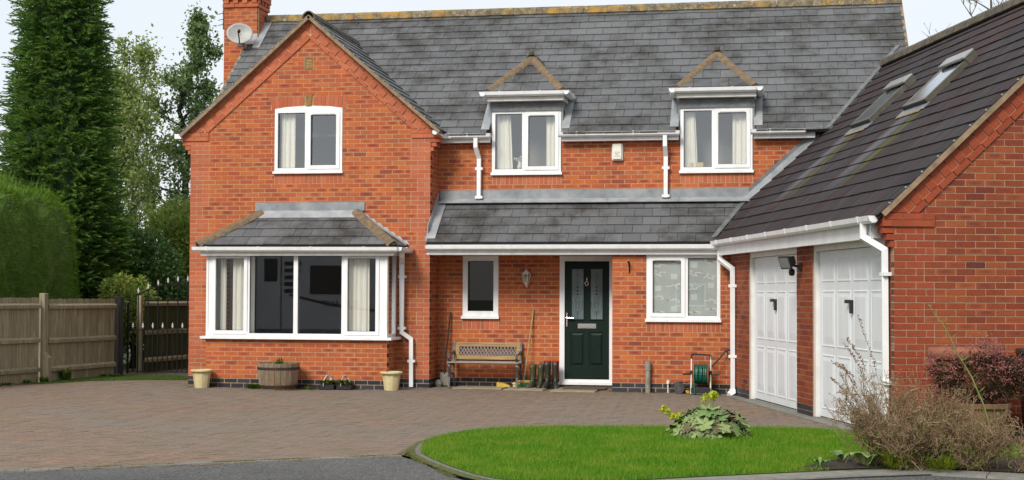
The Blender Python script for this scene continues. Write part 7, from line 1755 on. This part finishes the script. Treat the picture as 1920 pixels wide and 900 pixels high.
for (x, y, z) in ((-0.06, 0.0, 0.40), (0.02, -0.02, 0.44), (0.05, 0.03, 0.42), (-0.45, -0.2, 0.26), (-0.40, -0.18, 0.21), (-0.50, -0.22, 0.30), (-0.33, -0.2, 0.22)):
    fst.append((np.array([x*0.4, y*0.4, 0.15]), np.array([x, y, z]), 0.005, 0.004)); heads.append((x, y, z+0.01))
for i, hh in enumerate(heads):
    o = petals([hh, (hh[0]+0.02, hh[1], hh[2]+0.03)], 0.038 if i < 3 else 0.026, 70, 'flower_head', 'yellow_petal', None, 0.012, 1.0); o.parent = pl
o = link('flower_stems', limb_mesh(fst, 'flower_stems', 'stem_green', 4)); o.parent = pl

def ribbons(paths, w0, w1, name, mat):
    V = []; F = []
    for pth in paths:
        pth = np.array(pth); n = len(pth)
        for sd in range(2):
            k = len(V)
            for i, p in enumerate(pth):
                d = unit(pth[min(i+1, n-1)]-pth[max(i-1, 0)]); s = unit(np.cross(d, np.array([0.3, -1.0, 0.1]) if sd == 0 else np.array([1.0, 0.35, 0.1]))); w = w0+(w1-w0)*i/(n-1); V += [p-s*w, p+s*w]
            for i in range(n-1): F.append((k+2*i, k+2*i+1, k+2*i+3, k+2*i+2))
    return np_mesh(name, V, F, mat)
leafmat('seed_head', [(0.15, 0.078, 0.05), (0.22, 0.125, 0.08), (0.31, 0.21, 0.14), (0.17, 0.085, 0.07)], 0.2)
leafmat('dry_stem', [(0.17, 0.105, 0.056), (0.27, 0.185, 0.10), (0.40, 0.30, 0.18), (0.19, 0.18, 0.055)], 0.1)
leafmat('stem_leaf', [(0.09, 0.12, 0.03), (0.15, 0.17, 0.04), (0.19, 0.19, 0.06)], 0.3)
leafmat('lime_leaf', [(0.16, 0.22, 0.01), (0.24, 0.30, 0.015), (0.12, 0.18, 0.02)], 0.35)
leafmat('heather_tip', [(0.24, 0.065, 0.07), (0.32, 0.11, 0.11), (0.40, 0.19, 0.16), (0.14, 0.05, 0.045)], 0.2)
leafmat('heather_dark', [(0.028, 0.018, 0.010), (0.045, 0.032, 0.013), (0.030, 0.034, 0.010)], 0.1)
def dead_shrub(label, c, n, h, rad, seed, seeds=9, green=0.15, lean=(0, 0), w=0.0028, group='dried perennials in the bed'):
    rng = np.random.default_rng(seed); t = thing('dried_shrub', label, 'shrub', c, group); C = np.array(c); paths = []; gp = []; tips = []
    for i in range(n):
        a = rng.uniform(0, 2*np.pi); r = rad*math.sqrt(rng.random()); H = h*rng.uniform(0.45, 1.0)*(1-0.25*(r/rad)); b = C+np.array([rng.normal(0, rad*0.22), rng.normal(0, rad*0.22), 0]); top = C+np.array([r*math.cos(a)+lean[0]*H, r*math.sin(a)+lean[1]*H, H])
        mid = (b+top)/2+rng.normal(size=3)*0.05; p = [b, b+(mid-b)*0.5+rng.normal(size=3)*0.015, mid, mid+(top-mid)*0.5+rng.normal(size=3)*0.02, top]; (gp if rng.random() < green else paths).append(p); tips.append(top)
        for _ in range(seeds):
            f = rng.uniform(0.35, 0.95); k = int(f*4); q = np.array(p[k])+(np.array(p[min(k+1, 4)])-np.array(p[k]))*(f*4-k); d = unit(np.array(top)-b+rng.normal(size=3)*0.9*np.linalg.norm(top-b)+np.array([0, 0, 0.35])); L = rng.uniform(0.05, 0.17); e = q+d*L; paths.append([q, q+d*L*0.5+rng.normal(size=3)*0.008, e]); tips.append(e); tips.append(q+d*L*0.6+rng.normal(size=3)*0.02)
            e2 = q+d*L*0.5+unit(d+rng.normal(size=3)*0.8)*L*0.5; paths.append([q+d*L*0.5, (q+d*L*0.5+e2)/2, e2]); tips.append(e2)
    o = link('stems', ribbons(paths, w, w*0.45, 'stems', 'dry_stem')); adopt(o, t)
    if gp:
        o = link('green_stems', ribbons(gp, w*1.3, w*0.6, 'green_stems', 'stem_leaf')); adopt(o, t)
        Q = np.array([np.array(p[j])+(np.array(p[j+1])-np.array(p[j]))*rng.random() for p in gp for j in (0, 1, 2, 3) for _ in range(5)]); V, F = leaf_quads(Q, rng.normal(size=Q.shape)+np.array([0, 0, 0.6]), 0.07, 0.16, 0.2); o = link('leaves', np_mesh('leaves', V, F, 'stem_leaf')); adopt(o, t)
    T = np.array(tips); T = np.repeat(T, 3, 0)+rng.normal(size=(len(T)*3, 3))*0.007; V, F = leaf_quads(T, rng.normal(size=T.shape), 0.013, 0.75, 0.2); o = link('seed_heads', np_mesh('seed_heads', V, F, 'seed_head')); adopt(o, t); return t
dead_shrub('bushy dried perennial with brown seed heads before the garage door', (10.88, -9.85, 0.02), 80, 1.0, 0.44, 61, 9, 0.28, (-0.12, 0))
dead_shrub('dense tan dried perennial in front of the large planter', (11.33, -9.75, 0.02), 95, 0.88, 0.40, 62, 8, 0.16)
dead_shrub('pale dried perennial at the lower right corner of the bed', (11.68, -10.05, 0.02), 70, 0.60, 0.36, 63, 7, 0.15)
dead_shrub('low brown dried perennial between the taller dried clumps', (11.10, -10.15, 0.02), 70, 0.62, 0.36, 64, 8, 0.22)
dead_shrub('sparse dried stems at the right edge beside the bin', (12.05, -10.15, 0.02), 20, 0.50, 0.22, 65, 6, 0.2)
# tall seed spikes
def spike(label, pts, seed, n=26, mat='seed_head', w=0.003):
    rng = np.random.default_rng(seed); t = thing('seed_spike', label, 'plant', tuple(pts[0]), 'tall dry seed spikes'); P = np.array(pts); o = link('stem', ribbons([P], w, w*0.4, 'stem', 'dry_stem')); adopt(o, t)
    k = np.linspace(0.62, 1, n)*(len(P)-1); i = np.minimum(k.astype(int), len(P)-2); Q = P[i]+(P[i+1]-P[i])*(k-i)[:, None]; Q = np.repeat(Q, 3, 0)+rng.normal(size=(n*3, 3))*0.004; V, F = leaf_quads(Q, rng.normal(size=Q.shape)+np.array([0, 0, 0.8]), 0.022, 0.5, 0.1); o = link('seeds', np_mesh('seeds', V, F, mat)); adopt(o, t)
b0 = (10.92, -9.9, 0.02)
spike('tallest dry seed spike crossing the right garage door', [b0, (10.87, -9.9, 0.6), (10.80, -9.9, 0.95), (10.65, -9.9, 1.385)], 1)
spike('dry seed spike arching left below the tallest one', [b0, (10.82, -9.92, 0.6), (10.70, -9.92, 0.95), (10.56, -9.92, 1.17)], 2)
spike('dry seed spike beside the arching one, slightly lower', [b0, (10.80, -9.86, 0.6), (10.68, -9.86, 0.9), (10.535, -9.86, 1.12)], 3)
spike('dry seed spike leaning furthest left over the lawn', [b0, (10.74, -9.95, 0.6), (10.58, -9.95, 0.85), (10.42, -9.95, 0.96)], 4)
spike('short dry seed spike low on the left of the clump', [b0, (10.70, -9.9, 0.5), (10.55, -9.9, 0.68), (10.41, -9.9, 0.80)], 5)
spike('short dry seed spike among the brown twigs by the white door', [b0, (10.75, -9.95, 0.5), (10.62, -9.95, 0.75), (10.50, -9.95, 0.93)], 6)
tw = thing('tall_weed', 'tall arching green weed stem before the planter', 'plant', (11.92, -9.6, 0.02)); pts = np.array([(11.92, -9.6, 0.02), (11.88, -9.6, 0.30), (11.80, -9.6, 0.58), (11.70, -9.6, 0.82), (11.585, -9.6, 1.02), (11.47, -9.6, 1.27), (11.37, -9.6, 1.41), (11.31, -9.6, 1.495)])
o = link('stem', limb_mesh([(pts[i], pts[i+1], 0.0105-0.0011*i, 0.0094-0.0011*i) for i in range(7)], 'stem', 'stem_green', 6)); adopt(o, tw)
k = np.linspace(0.3, 5.2, 34); i = k.astype(int); Q = pts[i]+(pts[i+1]-pts[i])*(k-i)[:, None]; V, F = leaf_quads(Q, np.column_stack([nr.choice([-1, 1], len(k))*0.8, nr.normal(0, 0.4, len(k)), np.full(len(k), 0.75)]), 0.075, 0.17, 0.15); o = link('leaves', np_mesh('leaves', V, F, 'stem_leaf')); adopt(o, tw)
k = np.linspace(5.2, 6.99, 26); i = k.astype(int); Q = pts[i]+(pts[i+1]-pts[i])*(k-i)[:, None]+nr.normal(size=(26, 3))*0.005; V, F = leaf_quads(Q, nr.normal(size=Q.shape), 0.02, 0.5, 0.1); o = link('seeds', np_mesh('seeds', V, F, 'dry_stem')); adopt(o, tw)
# broad leaf weeds at the bed edge
def rosette(label, c, n, L, seed, mat='leaf_plain_a', up=0.5, w=0.5):
    rng = np.random.default_rng(seed); t = thing('broad_leaf_weed', label, 'weed', c, 'broad leaved weeds at the bed edge'); t['_local'] = 1
    for j in range(n):
        a = j*2.4+rng.normal(0, 0.3); l = L*rng.uniform(0.7, 1.15); vs = []; K = 7
        for i in range(K):
            f = i/(K-1); ww = l*w*0.5*math.sin(math.pi*min(1, f*0.94+0.05))**0.8; x = l*(0.25+f); z = 0.02+l*up*math.sin(f*2.0)*0.8-0.1*l*f*f; vs += [(x, -ww, z+0.12*ww), (x, 0, z-0.05*ww), (x, ww, z+0.12*ww)]
        fs = []
        for i in range(K-1): fs += [(3*i, 3*i+1, 3*i+4, 3*i+3), (3*i+1, 3*i+2, 3*i+5, 3*i+4)]
        m = MB(Matrix.Rotation(a, 4, 'Z')); m.add(vs, fs); m.add([(0, -0.003, 0), (0, 0.003, 0), (l*0.27, 0.003, 0.03), (l*0.27, -0.003, 0.03)], [(0, 1, 2, 3)]); o = m.build('leaf', mat, None, True, fix=False); o.parent = t
rosette('broad leaved green weed at the soil edge near the dried clump', (10.72, -10.05, 0.02), 8, 0.15, 3, 'leaf_plain_b', 0.9, 0.75)
rosette('bluish broad leaved weed just behind on the lawn edge', (10.52, -9.70, 0.02), 7, 0.13, 4, 'leaf_plain_a', 0.7, 0.6)
rosette('small narrow leaved weed at the end of the soil bed', (10.30, -10.15, 0.02), 9, 0.11, 5, 'leaf_plain_a', 0.6, 0.25)
tuft('lime_foliage', 'lime yellow leafy clump at the foot of the dried shrubs', 'plant', (10.98, -10.18, 0.02), 130, 0.22, 0.20, 'lime_leaf', 0.012)
tuft('lime_foliage', 'lime green leaves low at the right of the bed', 'plant', (11.35, -10.22, 0.02), 110, 0.25, 0.16, 'lime_leaf', 0.011)
tuft('grass_tuft', 'green grass tuft among the dried stems', 'grass tuft', (11.48, -9.6, 0.02), 70, 0.25, 0.38, 'stem_leaf', 0.006, lean=0.9)
# heather over the planter
he = thing('heather_bush', 'dark heather mound with dusty pink tips above the planter', 'shrub', (12.02, -7.85, 0.42)); rng = np.random.default_rng(71); n = 5200
d = unit(rng.normal(size=(n, 3))); d[:, 2] = d[:, 2]*0.9; P = np.array([12.05, -7.85, 0.73])+d*np.array([0.56, 0.42, 0.31])*(np.cbrt(rng.uniform(0.2, 1.0, n))*(0.86+0.16*np.sin(d[:, 0]*7+1)*np.cos(d[:, 1]*6)+0.08*np.sin(d[:, 2]*9)))[:, None]; V, F = leaf_quads(P, d+np.array([0, 0, 0.3]), 0.05, 0.3, 0.5); o = link('foliage', np_mesh('foliage', V, F, 'heather_dark')); adopt(o, he)
n = 620; d = unit(rng.normal(size=(n, 3))+np.array([0, -0.3, 0.75])); P = np.array([12.05, -7.85, 0.76])+d*np.array([0.56, 0.42, 0.28])*(0.75+0.25*np.sin(d[:, :1]*7+1)); Q = []
DD = []
for p, dd in zip(P, d):
    u = unit(dd+rng.normal(size=3)*0.4); L = rng.uniform(0.06, 0.21)
    for f in np.linspace(0, 1, 12): Q.append(p+u*L*f); DD.append(u+rng.normal(size=3)*0.8)
V, F = leaf_quads(np.array(Q), np.array(DD), 0.02, 0.5, 0.2); o = link('flower_sprigs', np_mesh('flower_sprigs', V, F, 'heather_tip')); adopt(o, he)
o = link('stems', limb_mesh([(np.array([12.02, -7.85, 0.40]), np.array([12.02, -7.85, 0.6])+unit(rng.normal(size=3))*np.array([0.25, 0.2, 0.1]), 0.012, 0.005) for _ in range(14)], 'stems', 'bark_dark', 4)); adopt(o, he)
# weeds along the fence and in paving
for i, (x, y, n, r, h, lab) in enumerate(((-2.82, -1.15, 90, 0.20, 0.07, 'low weed at the fence foot furthest left'), (-2.60, -0.75, 40, 0.12, 0.10, 'small weed against the left panel by the post'), (-2.50, -0.35, 60, 0.12, 0.14, 'weed at the foot of the repaired post'), (-2.40, 0.25, 110, 0.15, 0.26, 'upright leafy weed against the panel right of the post'), (-2.20, 1.6, 90, 0.25, 0.07, 'low weed by the black gate post'))):
    tuft('fence_weed', lab, 'weed', (x, y, 0.008), n, r, h, 'weed_leaf', 0.014, 'weeds along the fence')
mo = link('moss', blades(26000, [(-2.6, -0.6), (-2.3, 1.9), (-1.6, 2.2), (-0.05, 1.9), (-0.05, 1.1), (-1.2, 0.9), (-2.0, 0.4), (-2.4, -0.6)], 0.008, 0.035, 'weed_leaf', 'moss', 0.006, None, 0.002)); tag(mo, 'mossy grass strip in front of the iron gate', 'moss', kind='stuff')
# moss line on the road edge and round the kerb
def moss_line(pts, n, wid, name, label):
    P = []; 
    for _ in range(n):
        i = nr.integers(0, len(pts)-1); t = nr.random(); a, b = np.array(pts[i]), np.array(pts[i+1]); p = a+(b-a)*t; P.append(p+nr.normal(0, wid, 2))
    P = np.array(P); f = np.sin(P[:, 0]*5.1)+np.sin(P[:, 0]*11.7+1)+nr.normal(0, 0.5, n); P = P[f > -0.4]; m = len(P); h = nr.uniform(0.004, 0.014, m); an = nr.uniform(0, 6.28, m); dx, dy = np.cos(an)*0.006, np.sin(an)*0.006; z = np.full(m, 0.0)
    V = np.stack([np.column_stack([P[:, 0]-dx, P[:, 1]-dy, z]), np.column_stack([P[:, 0]+dx, P[:, 1]+dy, z]), np.column_stack([P[:, 0]+nr.normal(0, 0.01, m), P[:, 1]+nr.normal(0, 0.01, m), h])], 1).reshape(-1, 3)
    o = link(name, np_mesh(name, V, np.arange(3*m).reshape(-1, 3), 'moss_blade')); tag(o, label, 'moss', kind='stuff')
moss_line([(-3.0, -15.70), (3.21, -11.84), (4.79, -10.84), (6.33, -9.88)], 9000, 0.02, 'moss', 'moss along the edge between the drive and the road')
moss_line([(6.30, -9.4), (6.42, -9.9), (6.66, -10.42), (6.95, -10.98), (7.2, -11.45)], 2500, 0.02, 'moss', 'moss at the foot of the curved lawn kerb')
moss_line([(0.3, -0.70), (3.9, -0.70)], 5000, 0.03, 'moss', 'moss at the foot of the bay plinth')
moss_line([(7.4, -0.30), (9.2, -0.32)], 2200, 0.02, 'moss', 'moss at the foot of the utility wall')
# fallen leaves and grit on the drive
V = []; Fq = []
for i in range(46):
    x, y = nr.uniform(-2.0, 9.0), nr.uniform(-11, -1)
    if not inside((x, y), DRIVE): continue
    a = nr.uniform(0, 6.28); s = nr.uniform(0.012, 0.035); m = MB(Matrix.Translation((x, y, 0.006)) @ Matrix.Rotation(a, 4, 'Z')); m.add([(-s, 0, 0), (0, -s*0.5, 0.004), (s, 0, 0.008), (0, s*0.5, 0.003)], [(0, 1, 2, 3)]); V += m.v; Fq.append([len(V)-4, len(V)-3, len(V)-2, len(V)-1])
leafmat('fallen', [(0.05, 0.03, 0.015), (0.16, 0.09, 0.03), (0.30, 0.2, 0.08), (0.03, 0.02, 0.012)], 0.1)
o = link('leaf_litter', np_mesh('leaf_litter', [tuple(v) for v in V], Fq, 'fallen')); tag(o, 'scattered fallen leaves on the block paving', 'leaf litter', kind='stuff')
